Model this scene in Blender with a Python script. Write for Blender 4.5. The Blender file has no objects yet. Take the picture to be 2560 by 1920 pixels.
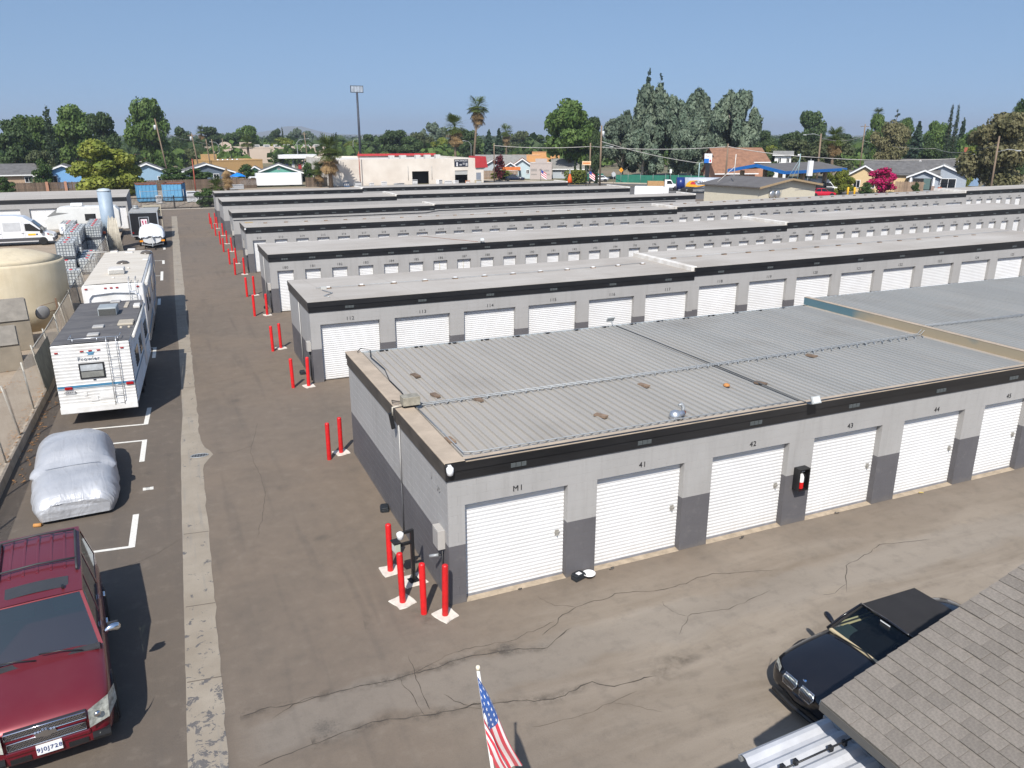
import bpy, math, random
import numpy as np
from mathutils import Vector, Matrix
random.seed(7); rng = np.random.default_rng(7)
R = math.radians; PI = math.pi
SC = bpy.context.scene
COL = SC.collection

# ---------------------------------------------------------------- camera
cam_d = bpy.data.cameras.new('camera'); cam = bpy.data.objects.new('camera', cam_d); COL.objects.link(cam)
cam_d.sensor_fit = 'HORIZONTAL'; cam_d.sensor_width = 36; cam_d.lens = 27.566; cam_d.clip_start = 0.1; cam_d.clip_end = 60000
cam.location = (0, 0, 9.0)
_p, _y = 0.3067126, 0.4109687
_f = Vector((math.sin(_y)*math.cos(_p), math.cos(_y)*math.cos(_p), -math.sin(_p)))
_r = Vector((math.cos(_y), -math.sin(_y), 0)); _u = _r.cross(_f)
cam.rotation_euler = Matrix((_r, _u, -_f)).transposed().to_euler()
SC.camera = cam
# ---------------------------------------------------------------- sky, sun, exposure
SUN = Vector((-0.474, -0.80, 1.0)).normalized()
w = bpy.data.worlds.new('World'); SC.world = w; w.use_nodes = True
nt = w.node_tree; bg = nt.nodes['Background']
sky = nt.nodes.new('ShaderNodeTexSky'); sky.sky_type = 'NISHITA'; sky.sun_disc = False
sky.sun_elevation = math.asin(SUN.z); sky.sun_rotation = math.atan2(SUN.x, SUN.y)
sky.altitude = 0; sky.air_density = 1.3; sky.dust_density = 1.0; sky.ozone_density = 4.0
# look the sky up a little above the true horizon: the valley air is clear of the brown band
tc = nt.nodes.new('ShaderNodeTexCoord'); va = nt.nodes.new('ShaderNodeVectorMath'); va.operation = 'MULTIPLY_ADD'
va.inputs[1].default_value = (1, 1, .9); va.inputs[2].default_value = (0, 0, .23)
vn = nt.nodes.new('ShaderNodeVectorMath'); vn.operation = 'NORMALIZE'
nt.links.new(tc.outputs['Generated'], va.inputs[0]); nt.links.new(va.outputs[0], vn.inputs[0]); nt.links.new(vn.outputs[0], sky.inputs[0])
nt.links.new(sky.outputs[0], bg.inputs[0]); bg.inputs[1].default_value = 0.125
sd = bpy.data.lights.new('sun', 'SUN'); so = bpy.data.objects.new('sun', sd); COL.objects.link(so)
sd.energy = 5.0; sd.angle = R(0.53); sd.color = (1.0, 0.955, 0.89)
so.rotation_euler = SUN.to_track_quat('Z', 'Y').to_euler(); so.location = (-30, -60, 80)
SC.view_settings.view_transform = 'Standard'; SC.view_settings.look = 'None'
SC.view_settings.exposure = 0.20; SC.view_settings.gamma = 1.0; SC.view_settings.use_curve_mapping = False
SC.cycles.max_bounces = 4; SC.cycles.diffuse_bounces = 2; SC.cycles.caustics_reflective = False; SC.cycles.caustics_refractive = False; SC.cycles.transparent_max_bounces = 16

# ---------------------------------------------------------------- materials
def lin(c):
    return tuple(((x/255)/12.92 if x/255 <= .04045 else ((x/255+.055)/1.055)**2.4) for x in c)
MATS = {}
class NT:
    def __init__(s, name):
        s.m = bpy.data.materials.new(name); s.m.use_nodes = True; s.t = s.m.node_tree
        s.b = s.t.nodes['Principled BSDF']; s.out = s.t.nodes['Material Output']
    def n(s, t, **k):
        o = s.t.nodes.new('ShaderNode'+t)
        for a, b in k.items(): setattr(o, a, b)
        return o
    def l(s, a, b): s.t.links.new(a, b)
    def val(s, i, v):
        if hasattr(v, 'links') or isinstance(v, bpy.types.NodeSocket): s.l(v, i)
        else: i.default_value = v
    def math(s, op, a, b=0.0, c=None, clamp=False):
        o = s.n('Math', operation=op, use_clamp=clamp); s.val(o.inputs[0], a); s.val(o.inputs[1], b)
        if c is not None: s.val(o.inputs[2], c)
        return o.outputs[0]
    def noise(s, vec, sc, det=4, rough=.55, dist=0.0):
        o = s.n('TexNoise'); o.inputs['Scale'].default_value = sc; o.inputs['Detail'].default_value = det
        o.inputs['Roughness'].default_value = rough; o.inputs['Distortion'].default_value = dist
        if vec is not None: s.l(vec, o.inputs['Vector'])
        return o.outputs[0]
    def ramp(s, v, a, b):
        o = s.n('MapRange', clamp=True); s.val(o.inputs[0], v); o.inputs[1].default_value = a; o.inputs[2].default_value = b
        return o.outputs[0]
    def mix(s, f, a, b, mode='MIX'):
        o = s.n('Mix', data_type='RGBA', blend_type=mode); s.val(o.inputs[0], f)
        for i, v in ((6, a), (7, b)):
            if isinstance(v, (tuple, list)): o.inputs[i].default_value = (*v[:3], 1)
            else: s.l(v, o.inputs[i])
        return o.outputs[2]
    def pos(s): return s.n('NewGeometry').outputs['Position']
    def obj(s): return s.n('TexCoord').outputs['Object']
    def scale(s, v, sc):
        o = s.n('Mapping'); s.l(v, o.inputs[0]); o.inputs[3].default_value = sc; return o.outputs[0]
    def xyz(s, v):
        o = s.n('SeparateXYZ'); s.l(v, o.inputs[0]); return o.outputs
    def bump(s, h, st, d=.01):
        o = s.n('Bump'); o.inputs[0].default_value = st; o.inputs[1].default_value = d; s.l(h, o.inputs['Height'])
        s.l(o.outputs[0], s.b.inputs['Normal'])
    def col(s, c):
        if isinstance(c, (tuple, list)): s.b.inputs['Base Color'].default_value = (*c[:3], 1)
        else: s.l(c, s.b.inputs['Base Color'])
    def rough(s, r, metal=0.0, spec=None, coat=0.0):
        s.val(s.b.inputs['Roughness'], r); s.b.inputs['Metallic'].default_value = metal
        if spec is not None: s.b.inputs['Specular IOR Level'].default_value = spec
        if coat: s.b.inputs['Coat Weight'].default_value = coat; s.b.inputs['Coat Roughness'].default_value = .04
def mat(name, c, rough=.6, metal=0., var=.12, sc=3., bump=0., bsc=60., rnd=0., world=False, coat=0., spec=None, stretch=None, tint=None):
    """plain surface: base colour with uneven tone, fine relief and a little wear"""
    if name in MATS: return MATS[name]
    n = NT(name); v = n.pos() if world else n.obj()
    if stretch: v2 = n.scale(v, stretch)
    else: v2 = v
    f = n.noise(v2, sc, 5, .6)
    lo = tuple(x*(1-var) for x in c); hi = tuple(min(1, x*(1+var)) for x in c)
    if tint: lo = tint
    o = n.mix(n.ramp(f, .3, .7), lo, hi)
    if rnd:
        oi = n.n('ObjectInfo').outputs['Random']
        k = n.math('MULTIPLY_ADD', oi, 2*rnd, 1-rnd)
        cb = n.n('CombineColor'); [n.l(k, cb.inputs[i]) for i in range(3)]
        o = n.mix(1.0, o, cb.outputs[0], 'MULTIPLY')
    n.col(o); n.rough(rough, metal, spec, coat)
    if bump: n.bump(n.noise(v, bsc, 3), bump, .02)
    MATS[name] = n.m; return n.m
def glass(name, tint, gloss=.04, refl=.10, solid=.35, scol=(.01, .014, .016)):
    """tinted pane that shows what is behind it"""
    if name in MATS: return MATS[name]
    n = NT(name); t = n.n('BsdfTransparent'); t.inputs[0].default_value = (*tint, 1)
    g = n.n('BsdfGlossy'); g.inputs[1].default_value = gloss; g.inputs[0].default_value = (.9, .95, 1, 1)
    d = n.n('BsdfDiffuse'); d.inputs[0].default_value = (*scol, 1)
    m1 = n.n('MixShader'); m1.inputs[0].default_value = solid; n.l(t.outputs[0], m1.inputs[1]); n.l(d.outputs[0], m1.inputs[2])
    fr = n.n('Fresnel'); fr.inputs[0].default_value = 1.5
    k = n.math('ADD', fr.outputs[0], refl-.04, clamp=True)
    m2 = n.n('MixShader'); n.l(k, m2.inputs[0]); n.l(m1.outputs[0], m2.inputs[1]); n.l(g.outputs[0], m2.inputs[2])
    n.l(m2.outputs[0], n.out.inputs[0]); MATS[name] = n.m; return n.m

# ---------------------------------------------------------------- mesh builder
class M:
    def __init__(s): s.v = []; s.f = []; s.k = []; s.sm = []
    def add(s, v, f, k=0, sm=False):
        o = len(s.v); s.v += [tuple(p) for p in v]; s.f += [tuple(i+o for i in q) for q in f]
        s.k += [k]*len(f); s.sm += [sm]*len(f); return s
    def box(s, x0, x1, y0, y1, z0, z1, k=0):
        return s.add([(x0,y0,z0),(x1,y0,z0),(x1,y1,z0),(x0,y1,z0),(x0,y0,z1),(x1,y0,z1),(x1,y1,z1),(x0,y1,z1)],
            [(0,3,2,1),(4,5,6,7),(0,1,5,4),(1,2,6,5),(2,3,7,6),(3,0,4,7)], k)
    def cbox(s, c, d, k=0): return s.box(c[0]-d[0]/2, c[0]+d[0]/2, c[1]-d[1]/2, c[1]+d[1]/2, c[2]-d[2]/2, c[2]+d[2]/2, k)
    def bar(s, a, b, w, h, k=0):
        """box beam from a to b, w wide, h high"""
        a = Vector(a); b = Vector(b); d = (b-a).normalized(); up = Vector((0,0,1)) if abs(d.z) < .95 else Vector((0,1,0))
        x = d.cross(up).normalized(); z = x.cross(d); v = []
        for p in (a, b):
            for i, j in ((-1,-1),(1,-1),(1,1),(-1,1)): v.append(p + x*i*w/2 + z*j*h/2)
        return s.add(v, [(0,1,2,3),(7,6,5,4),(0,4,5,1),(1,5,6,2),(2,6,7,3),(3,7,4,0)], k)
    def tube(s, pts, r, n=8, k=0, caps=True, sm=True):
        pts = [Vector(p) for p in pts]; rs = r if isinstance(r, (list, tuple)) else [r]*len(pts); v = []; f = []
        prev = None
        for i, p in enumerate(pts):
            d = (pts[min(i+1, len(pts)-1)] - pts[max(i-1, 0)]).normalized()
            if prev is None:
                up = Vector((0,0,1)) if abs(d.z) < .9 else Vector((1,0,0)); x = d.cross(up).normalized()
            else: x = (prev - d*prev.dot(d)).normalized()
            prev = x; y = d.cross(x)
            for j in range(n):
                a = 2*PI*j/n; v.append(p + (x*math.cos(a)+y*math.sin(a))*rs[i])
        for i in range(len(pts)-1):
            for j in range(n): f.append((i*n+j, i*n+(j+1)%n, (i+1)*n+(j+1)%n, (i+1)*n+j))
        s.add(v, f, k, sm)
        if caps:
            s.add(v[:n], [tuple(range(n-1,-1,-1))], k); s.add(v[-n:], [tuple(range(n))], k)
        return s
    def lathe(s, prof, n=16, c=(0,0,0), k=0, sm=True, caps=True):
        v = []; f = []
        for r, z in prof:
            for j in range(n): a = 2*PI*j/n; v.append((c[0]+r*math.cos(a), c[1]+r*math.sin(a), c[2]+z))
        for i in range(len(prof)-1):
            for j in range(n): f.append((i*n+j, i*n+(j+1)%n, (i+1)*n+(j+1)%n, (i+1)*n+j))
        s.add(v, f, k, sm)
        if caps and prof[0][0] > 1e-4: s.add(v[:n], [tuple(range(n-1,-1,-1))], k)
        if caps and prof[-1][0] > 1e-4: s.add(v[-n:], [tuple(range(n))], k)
        return s
    def loft(s, rings, k=0, caps=True, closed=True, sm=True):
        n = len(rings[0]); v = [p for r in rings for p in r]; f = []
        for i in range(len(rings)-1):
            for j in range(n if closed else n-1): f.append((i*n+j, i*n+(j+1)%n, (i+1)*n+(j+1)%n, (i+1)*n+j))
        s.add(v, f, k, sm)
        if caps: s.add(v[:n], [tuple(range(n-1,-1,-1))], k); s.add(v[-n:], [tuple(range(n))], k)
        return s
    def prism(s, poly, a, b, ax='y', k=0):
        """polygon (u,w) extruded along an axis; ax y: (x,z), ax x: (y,z), ax z: (x,y)"""
        g = {'y': lambda p, t: (p[0], t, p[1]), 'x': lambda p, t: (t, p[0], p[1]), 'z': lambda p, t: (p[0], p[1], t)}[ax]
        n = len(poly); v = [g(p, a) for p in poly]+[g(p, b) for p in poly]
        f = [tuple(range(n-1,-1,-1)), tuple(range(n, 2*n))]+[(i, (i+1)%n, n+(i+1)%n, n+i) for i in range(n)]
        return s.add(v, f, k)
    def quad(s, a, b, c, d, k=0): return s.add([a,b,c,d], [(0,1,2,3)], k)
    def slab(s, q, t, k=0):
        """quad with thickness t along its normal (outer face = given quad pushed out)"""
        q = [Vector(p) for p in q]; nn = (q[1]-q[0]).cross(q[3]-q[0]).normalized()*t
        v = q+[p+nn for p in q]
        return s.add(v, [(3,2,1,0),(4,5,6,7),(0,1,5,4),(1,2,6,5),(2,3,7,6),(3,0,4,7)], k)
    def grid(s, P, k=0, sm=True):
        h = len(P); w_ = len(P[0]); v = [p for r in P for p in r]
        return s.add(v, [(i*w_+j, i*w_+j+1, (i+1)*w_+j+1, (i+1)*w_+j) for i in range(h-1) for j in range(w_-1)], k, sm)
    def mesh(s, name, mats):
        me = bpy.data.meshes.new(name); me.from_pydata(s.v, [], s.f)
        for m in (mats if isinstance(mats, (list, tuple)) else [mats]):
            if m: me.materials.append(m)
        if len(me.polygons) == len(s.k):
            me.polygons.foreach_set('material_index', s.k); me.polygons.foreach_set('use_smooth', s.sm)
        me.update(); return me
    def build(s, name, mats, parent=None, loc=None, rz=0., bevel=0., sub=0, fix=True):
        return link(name, s.mesh(name, mats), parent, loc, rz, bevel, sub, fix)
def link(name, me, parent=None, loc=None, rz=0., bevel=0., sub=0, fix=False):
    if fix:
        import bmesh
        bm = bmesh.new(); bm.from_mesh(me); bmesh.ops.remove_doubles(bm, verts=bm.verts, dist=1e-5)
        bmesh.ops.recalc_face_normals(bm, faces=bm.faces); bm.to_mesh(me); bm.free()
    o = bpy.data.objects.new(name, me); COL.objects.link(o); o.parent = parent
    if loc is not None: o.location = loc
    o.rotation_euler[2] = rz
    if bevel:
        b = o.modifiers.new('bevel', 'BEVEL'); b.width = bevel; b.segments = 2; b.limit_method = 'ANGLE'; b.angle_limit = R(40)
    if sub:
        b = o.modifiers.new('sub', 'SUBSURF'); b.levels = sub; b.render_levels = sub
    return o
def tag(o, label=None, cat=None, group=None, kind=None):
    for k, v in (('label', label), ('category', cat), ('group', group), ('kind', kind)):
        if v: o[k] = v
    return o
def thing(name, label, cat, loc=(0,0,0), rz=0., group=None):
    o = bpy.data.objects.new(name, None); COL.objects.link(o); o.location = loc; o.rotation_euler[2] = rz; o.empty_display_size = .2
    return tag(o, label, cat, group)
def copy_tree(o, parent=None, loc=None, rz=None, label=None):
    c = o.copy(); COL.objects.link(c); c.parent = parent
    if loc is not None: c.location = loc
    if rz is not None: c.rotation_euler[2] = rz
    if label: c['label'] = label
    for ch in list(o.children): copy_tree(ch, c)
    return c
_TX = {}
def text_mesh(s, size, m, depth=.004):
    k = (s, size, m.name)
    if k not in _TX:
        cu = bpy.data.curves.new('txt', 'FONT'); cu.body = s; cu.size = size; cu.extrude = depth; cu.align_x = 'CENTER'; cu.align_y = 'CENTER'; cu.resolution_u = 3
        cu.space_character = 1.15
        ob = bpy.data.objects.new('txt', cu); COL.objects.link(ob)
        me = bpy.data.meshes.new_from_object(ob.evaluated_get(bpy.context.evaluated_depsgraph_get()))
        me.materials.clear(); me.materials.append(m); bpy.data.objects.remove(ob); bpy.data.curves.remove(cu); _TX[k] = me
    return _TX[k]
def text(s, size, m, loc, rot, parent=None, name='lettering', depth=.004):
    o = link(name, text_mesh(s, size, m, depth), parent, loc); o.rotation_euler = rot; return o

# shared materials
WHITE = mat('white_paint', (.78,.78,.77), .45, var=.04, sc=2)
def door_mat():
    n = NT('door_white'); p = n.pos(); x, y, z = n.xyz(p); a = n.noise(p, 1.3, 3, .6); r = n.n('ObjectInfo').outputs['Random']
    c = n.mix(n.ramp(a, .3, .7), (.66,.655,.645), (.72,.72,.715)); g = n.noise(n.scale(p, (6,6,1)), 2.5, 3, .65)
    c = n.mix(n.math('MULTIPLY', n.ramp(n.math('ADD', z, n.math('MULTIPLY', g, .7)), .75, .3), .35), c, (.50,.45,.38)); c = n.mix(n.math('MULTIPLY', n.ramp(g, .62, .78), .12), c, (.48,.45,.41))
    k = n.math('MULTIPLY_ADD', r, .07, .93); cb = n.n('CombineColor'); [n.l(k, cb.inputs[i]) for i in range(3)]
    n.col(n.mix(1., c, cb.outputs[0], 'MULTIPLY')); n.rough(.42); n.bump(a, .15, .03); return n.m
DOORW = door_mat()
BLACK = mat('black_trim', (.012,.012,.013), .42, var=.3, sc=2, world=True)
BLACKM = mat('black_metal', (.015,.015,.016), .45, var=.2)
RUBBER = mat('rubber', (.012,.012,.012), .8, var=.2)
GALV = mat('galvanised', (.34,.355,.36), .55, metal=.35, var=.15, sc=8)
CHROME = mat('chrome', (.75,.76,.78), .12, metal=1., var=.05)
ALU = mat('aluminium', (.62,.63,.64), .35, metal=.8, var=.1, sc=6)
RED = mat('bollard_red', (.58,.014,.016), .42, var=.16, sc=9, rnd=.12, bump=.15, bsc=30)
CONC = mat('concrete', (.50,.46,.40), .85, var=.16, sc=6, bump=.3, bsc=40)
WOOD = mat('weathered_wood', (.18,.125,.085), .8, var=.35, sc=5, stretch=(1,1,.2), rnd=.25)
DKGLASS = mat('dark_glass', (.012,.016,.02), .06, var=.1, spec=.8)
TAILRED = mat('lamp_red', (.32,.008,.01), .2, var=.1)
AMBER = mat('lamp_amber', (.75,.28,.02), .25, var=.1)
RUST = mat('rusty_steel', (.19,.065,.03), .8, var=.4, sc=5)
# ================================================================ ground
def asphalt_mat():
    n = NT('asphalt'); p = n.pos(); x, y, z = n.xyz(p)
    big = n.noise(p, .11, 3, .6, .6); mid = n.noise(p, .55, 4, .65, .4); fine = n.noise(p, 26, 2, .7); grit = n.noise(p, 150, 1, .6)
    brown = (.182,.142,.106); grey = (.152,.125,.100); c = n.mix(n.ramp(big, .35, .68), brown, grey)
    c = n.mix(n.math('MULTIPLY', n.ramp(mid, .47, .72), .42), c, (.105,.089,.073))
    # parking lane: newer, darker asphalt left of the concrete gutter
    lane = n.ramp(x, .05, -.25); c = n.mix(n.math('MULTIPLY', lane, .60), c, (.100,.083,.068))
    # dusty wheel-worn aisle in front of the first row
    w1 = n.math('ADD', y, n.math('MULTIPLY', n.noise(p, .35, 2), 3.2)); aisle = n.math('MULTIPLY', n.ramp(w1, 15.6, 12.6), n.ramp(x, 2.2, 7.5))
    streak = n.noise(n.scale(p, (.25, 1.3, 1)), .9, 4, .65, .5)
    c = n.mix(n.math('MULTIPLY', aisle, .85), c, n.mix(n.ramp(streak, .3, .7), (.205,.168,.127), (.33,.282,.225)))
    # pale resurfaced band crossing the aisle
    d = n.math('ADD', n.math('ADD', n.math('MULTIPLY', x, .005), y), n.math('MULTIPLY', n.math('SUBTRACT', n.noise(p, .7, 3), .5), 1.3))
    band = n.math('MULTIPLY', n.ramp(n.math('ABSOLUTE', n.math('SUBTRACT', d, 10.85)), .62, .40), n.ramp(x, .0, .5))
    c = n.mix(n.math('MULTIPLY', band, .42), c, (.245,.218,.185))
    mott = n.noise(p, 2.6, 4, .7); c = n.mix(n.math('MULTIPLY', n.ramp(mott, .50, .72), .30), c, (.095,.083,.070)); c = n.mix(n.math('MULTIPLY', n.ramp(mott, .46, .28), .22), c, (.26,.222,.178))
    # oil drips and tyre scuffs
    v = n.n('TexVoronoi'); v.inputs['Scale'].default_value = .55; n.l(p, v.inputs['Vector'])
    oil = n.math('MULTIPLY', n.ramp(n.math('ADD', v.outputs['Distance'], n.math('MULTIPLY', fine, .22)), .24, .13), n.ramp(mid, .45, .6))
    c = n.mix(n.math('MULTIPLY', oil, .55), c, (.05,.046,.042))
    tyre = n.noise(n.scale(p, (1.6, .12, 1)), 1.4, 2, .6, .3)
    c = n.mix(n.math('MULTIPLY', n.math('MULTIPLY', n.ramp(tyre, .56, .72), n.ramp(x, 4.2, 3.0)), .28), c, (.07,.063,.057))
    c = n.mix(n.math('MULTIPLY', n.ramp(grit, .6, .74), .45), c, (.26,.24,.21))
    c = n.mix(n.math('MULTIPLY', n.ramp(fine, .4, .15), .4), c, (.06,.055,.05))
    n.col(c); n.rough(.9, 0, .3); n.bump(n.math('ADD', grit, fine), .35, .012); return n.m
ASPH = asphalt_mat()
def ground_mat():
    n = NT('dry_ground'); p = n.pos(); a = n.noise(p, .03, 6, .6); b = n.noise(p, .6, 5)
    c = n.mix(n.ramp(a, .38, .6), (.20,.155,.10), (.10,.11,.05)); c = n.mix(n.math('MULTIPLY', n.ramp(b, .4, .7), .5), c, (.26,.21,.15))
    n.col(c); n.rough(.95); return n.m
def dirt_mat():
    n = NT('tan_yard'); p = n.pos(); a = n.noise(p, .5, 6, .65); b = n.noise(p, 5, 4)
    c = n.mix(n.ramp(a, .35, .7), (.27,.21,.15), (.36,.30,.23)); c = n.mix(n.math('MULTIPLY', n.ramp(b, .55, .75), .5), c, (.16,.11,.07))
    n.col(c); n.rough(.95); n.bump(b, .3, .02); return n.m
TAN = dirt_mat(); ROADM = mat('road_asphalt', (.085,.083,.082), .9, var=.18, sc=.4, world=True)
def struct(name, m, mats, **k): return tag(m.build(name, mats, **k), kind='structure')
S = 12000
struct('ground', M().quad((-S,-S,-.06),(S,-S,-.06),(S,S,-.06),(-S,S,-.06)), ground_mat(), fix=False)
yard = struct('asphalt_yard', M().add([(-6,-12,0),(104,-12,0),(104,58,0),(74,98,0),(56,112.6,0),(-6,112.6,0)], [(0,1,2,3,4,5)]), ASPH, fix=False)
# raised neighbouring yard on the left with its concrete kerb
CURB = [(-4.9,-6),(-4.86,18),(-4.78,25),(-4.66,30),(-4.52,35),(-4.4,48),(-4.1,62),(-3.75,72)]
LZ = .28
m = M(); pts = CURB
m.add([(-60,-6,LZ-.004)]+[(x-.1,y,LZ-.004) for x, y in pts]+[(-3.85,88,LZ-.004),(-60,88,LZ-.004)], [tuple(range(len(pts)+3))])
struct('neighbour_yard', m, TAN, fix=False)
m = M()
for (a, b), (c_, d_) in zip(pts[:-1], pts[1:]):
    m.add([(a-.16,b,LZ),(a,b,LZ),(c_,d_,LZ),(c_-.16,d_,LZ),(a+.02,b,-.02),(c_+.02,d_,-.02)], [(0,1,2,3),(1,4,5,2)])
struct('yard_kerb', m, mat('kerb_concrete', (.36,.30,.23), .9, var=.25, sc=3, bump=.3, world=True), fix=False)
# public road that crosses behind the rows, with pavement
def ribbon(a, b, w0, w1, z): # strip along a->b between offsets w0,w1 to the left
    a = Vector((*a,0)); b = Vector((*b,0)); d = (b-a).normalized(); nrm = Vector((-d.y,d.x,0))
    return [(*(a+nrm*w0)[:2],z),(*(b+nrm*w0)[:2],z),(*(b+nrm*w1)[:2],z),(*(a+nrm*w1)[:2],z)]
RA, RB = (30,184), (160,46)
struct('street', M().quad(*ribbon(RA,RB,-5.5,7,-.03)), ROADM, fix=False)
m = M(); q = ribbon(RA,RB,7,9.2,.10); m.quad(*q); q2 = ribbon(RA,RB,7,7,-.03); m.quad((*q2[0][:2],-.03),(*q2[1][:2],-.03),(*q2[1][:2],.10),(*q2[0][:2],.10))
struct('pavement', m, mat('pavement_concrete', (.42,.36,.28), .9, var=.15, sc=.6, world=True), fix=False)
m = M(); m.quad(*ribbon(RA,RB,.55,.70,-.024)); m.quad(*ribbon(RA,RB,.85,1.0,-.024))
struct('street_centre_line', m, mat('road_yellow', (.55,.36,.04), .7, var=.2, world=True), fix=False)
struct('forecourt', M().add([(52,112.7,-.02),(74.1,98.1,-.02),(104.1,58.1,-.02),(118,84,-.02),(80,126,-.02),(60,141,-.02)], [(0,1,2,3,4,5)]), mat('forecourt_asphalt', (.11,.105,.10), .9, var=.2, sc=.3, world=True), fix=False)
struct('dirt_lot', M().quad((-24,112.7,-.03),(51.9,112.7,-.03),(57,151.8,-.03),(-24,151.8,-.03)), TAN, fix=False)

# concrete valley gutter down the drive
def gutter_mat():
    n = NT('gutter_concrete'); p = n.pos(); x, y, z = n.xyz(p); a = n.noise(p, 1.3, 5, .6); b = n.noise(p, 4.5, 6, .72, .5); g = n.noise(p, 40, 3)
    c = n.mix(n.ramp(a, .3, .7), (.25,.212,.163), (.32,.278,.22))
    c = n.mix(n.math('MULTIPLY', n.ramp(g, .5, .8), .3), c, (.22,.19,.15))
    near = n.ramp(y, 15, 10.5); th = n.math('MULTIPLY_ADD', near, -.10, .63)
    sp = n.math('GREATER_THAN', b, th)
    c = n.mix(n.math('MULTIPLY', sp, .85), c, (.085,.083,.088))
    wet = n.noise(n.scale(p, (5, .22, 1)), 1.6, 3); c = n.mix(n.math('MULTIPLY', n.ramp(wet, .55, .66), .35), c, (.20,.19,.175))
    n.col(c); n.rough(.85); n.bump(n.math('SUBTRACT', g, n.math('MULTIPLY', sp, .8)), .35, .01); return n.m
GUT = [(4,-.80,-.22),(10.5,-.66,-.09),(15.4,-.54,.01),(20,-.45,.10),(22.3,-.41,.13),(22.9,-.39,.30),(23.3,-.385,.53),(23.8,-.38,.30),(24.6,-.365,.17),(27,-.24,.24),(31,-.17,.30),(39,-.10,.42),(49.5,0,.56),(62,.18,.74),(80,.45,1.02),(102.5,.80,1.37)]
m = M(); ys = np.concatenate([np.arange(4, 40, .35), np.arange(40, 103, 1.5)])
L_ = np.interp(ys, [g[0] for g in GUT], [g[1] for g in GUT]); R_ = np.interp(ys, [g[0] for g in GUT], [g[2] for g in GUT])
jl = np.cumsum(rng.normal(0,.012,len(ys))); jl -= np.linspace(0, jl[-1], len(ys)); jr = rng.normal(0,.016,len(ys))
m.grid([[(l+j*.3,y,.004),((l+r)/2+.02,y,.005),(r+k,y,.004)] for y,l,r,j,k in zip(ys,L_,R_,jl,jr)], sm=False)
gut = struct('concrete_gutter', m, gutter_mat(), fix=False)
m = M()
for y in (12.6,15.05,18.3,30.5,36,44,66.8,71.3,83):
    l, r = np.interp(y,[g[0] for g in GUT],[g[1] for g in GUT]), np.interp(y,[g[0] for g in GUT],[g[2] for g in GUT])
    m.bar((l,y+.04,.006),(r,y-.03,.006),.022,.004)
m.build('joint', mat('joint_dirt', (.12,.10,.08), .9), gut)
m = M(); gc = (.10,23.3)
for i in range(11):
    xx = -.21+i*.042; h = .14*math.sqrt(max(0,1-(xx/.24)**2)); m.bar((gc[0]+xx,gc[1]-h,.014),(gc[0]+xx,gc[1]+h,.014),.012,.008)
m.tube([(gc[0]+.25*math.cos(a),gc[1]+.15*math.sin(a),.012) for a in np.linspace(0,2*PI,17)], .012, 6)
g = m.build('drain_grate', GALV); tag(g, 'oval steel drain grate set in the concrete gutter', 'drain grate')
m = M(); m.add([(gc[0]+.24*math.cos(a),gc[1]+.14*math.sin(a),.0075) for a in np.linspace(0,2*PI,16,endpoint=False)], [tuple(range(16))]); m.build('pit', mat('pit_dark', (.015,.015,.017), .9), g)

# white parking lines
PW = mat('line_paint', (.66,.64,.58), .7, var=.14, sc=14, world=True)
def line(name, a, b, w=.1, part=None):
    a = Vector((*a,.0045)); b = Vector((*b,.0045)); d = (b-a).normalized(); n_ = Vector((-d.y,d.x,0))*w/2
    o = M().quad(a-n_, b-n_, b+n_, a+n_).build(name, PW, part, fix=False)
    return o
for sg in ([((-3.28,27.09),(-1.37,26.84)),((-1.37,26.80),(-1.27,28.57),.14)], [((-3.3,25.5),(-1.39,25.29)),((-1.39,25.34),(-1.45,23.49),.14)],
           [((-3.35,18.38),(-1.60,18.19)),((-1.54,19.92),(-1.60,18.14),.14)], [((-3.1,37.5),(-1.08,37.32)),((-1.08,37.37),(-1.13,35.47),.14)],
           [((-2.9,47.5),(-.86,47.35)),((-.83,49.2),(-.86,47.3),.16)], [((-2.6,57.8),(-.62,57.7)),((-.60,59.5),(-.65,55.66),.17)],
           [((-2.5,65.1),(-.46,64.95)),((-.46,65.0),(-.47,63.1),.17)], [((-2.4,73.2),(-.3,73.0)),((-.3,73.05),(-.32,71.4),.18)]):
    mm = M()
    for s_ in sg:
        a, b = s_[0], s_[1]; ww = s_[2] if len(s_) > 2 else .1
        z_ = .0045 if ww == .1 else .0065
        a = Vector((*a,z_)); b = Vector((*b,z_)); d = (b-a).normalized(); n_ = Vector((-d.y,d.x,0))*ww/2
        mm.quad(a-n_, b-n_, b+n_, a+n_)
    mm.build('bay_marking', PW, yard, fix=False)
o = M().quad((-1.40,21.35,.0045),(-1.14,21.33,.0045),(-1.14,21.52,.0045),(-1.40,21.54,.0045)).build('bay_number_plate', PW, yard, fix=False)
text('118', .15, BLACK, (-1.27,21.44,.006), (0,0,R(92)), o, 'bay_number', .0005)

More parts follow.
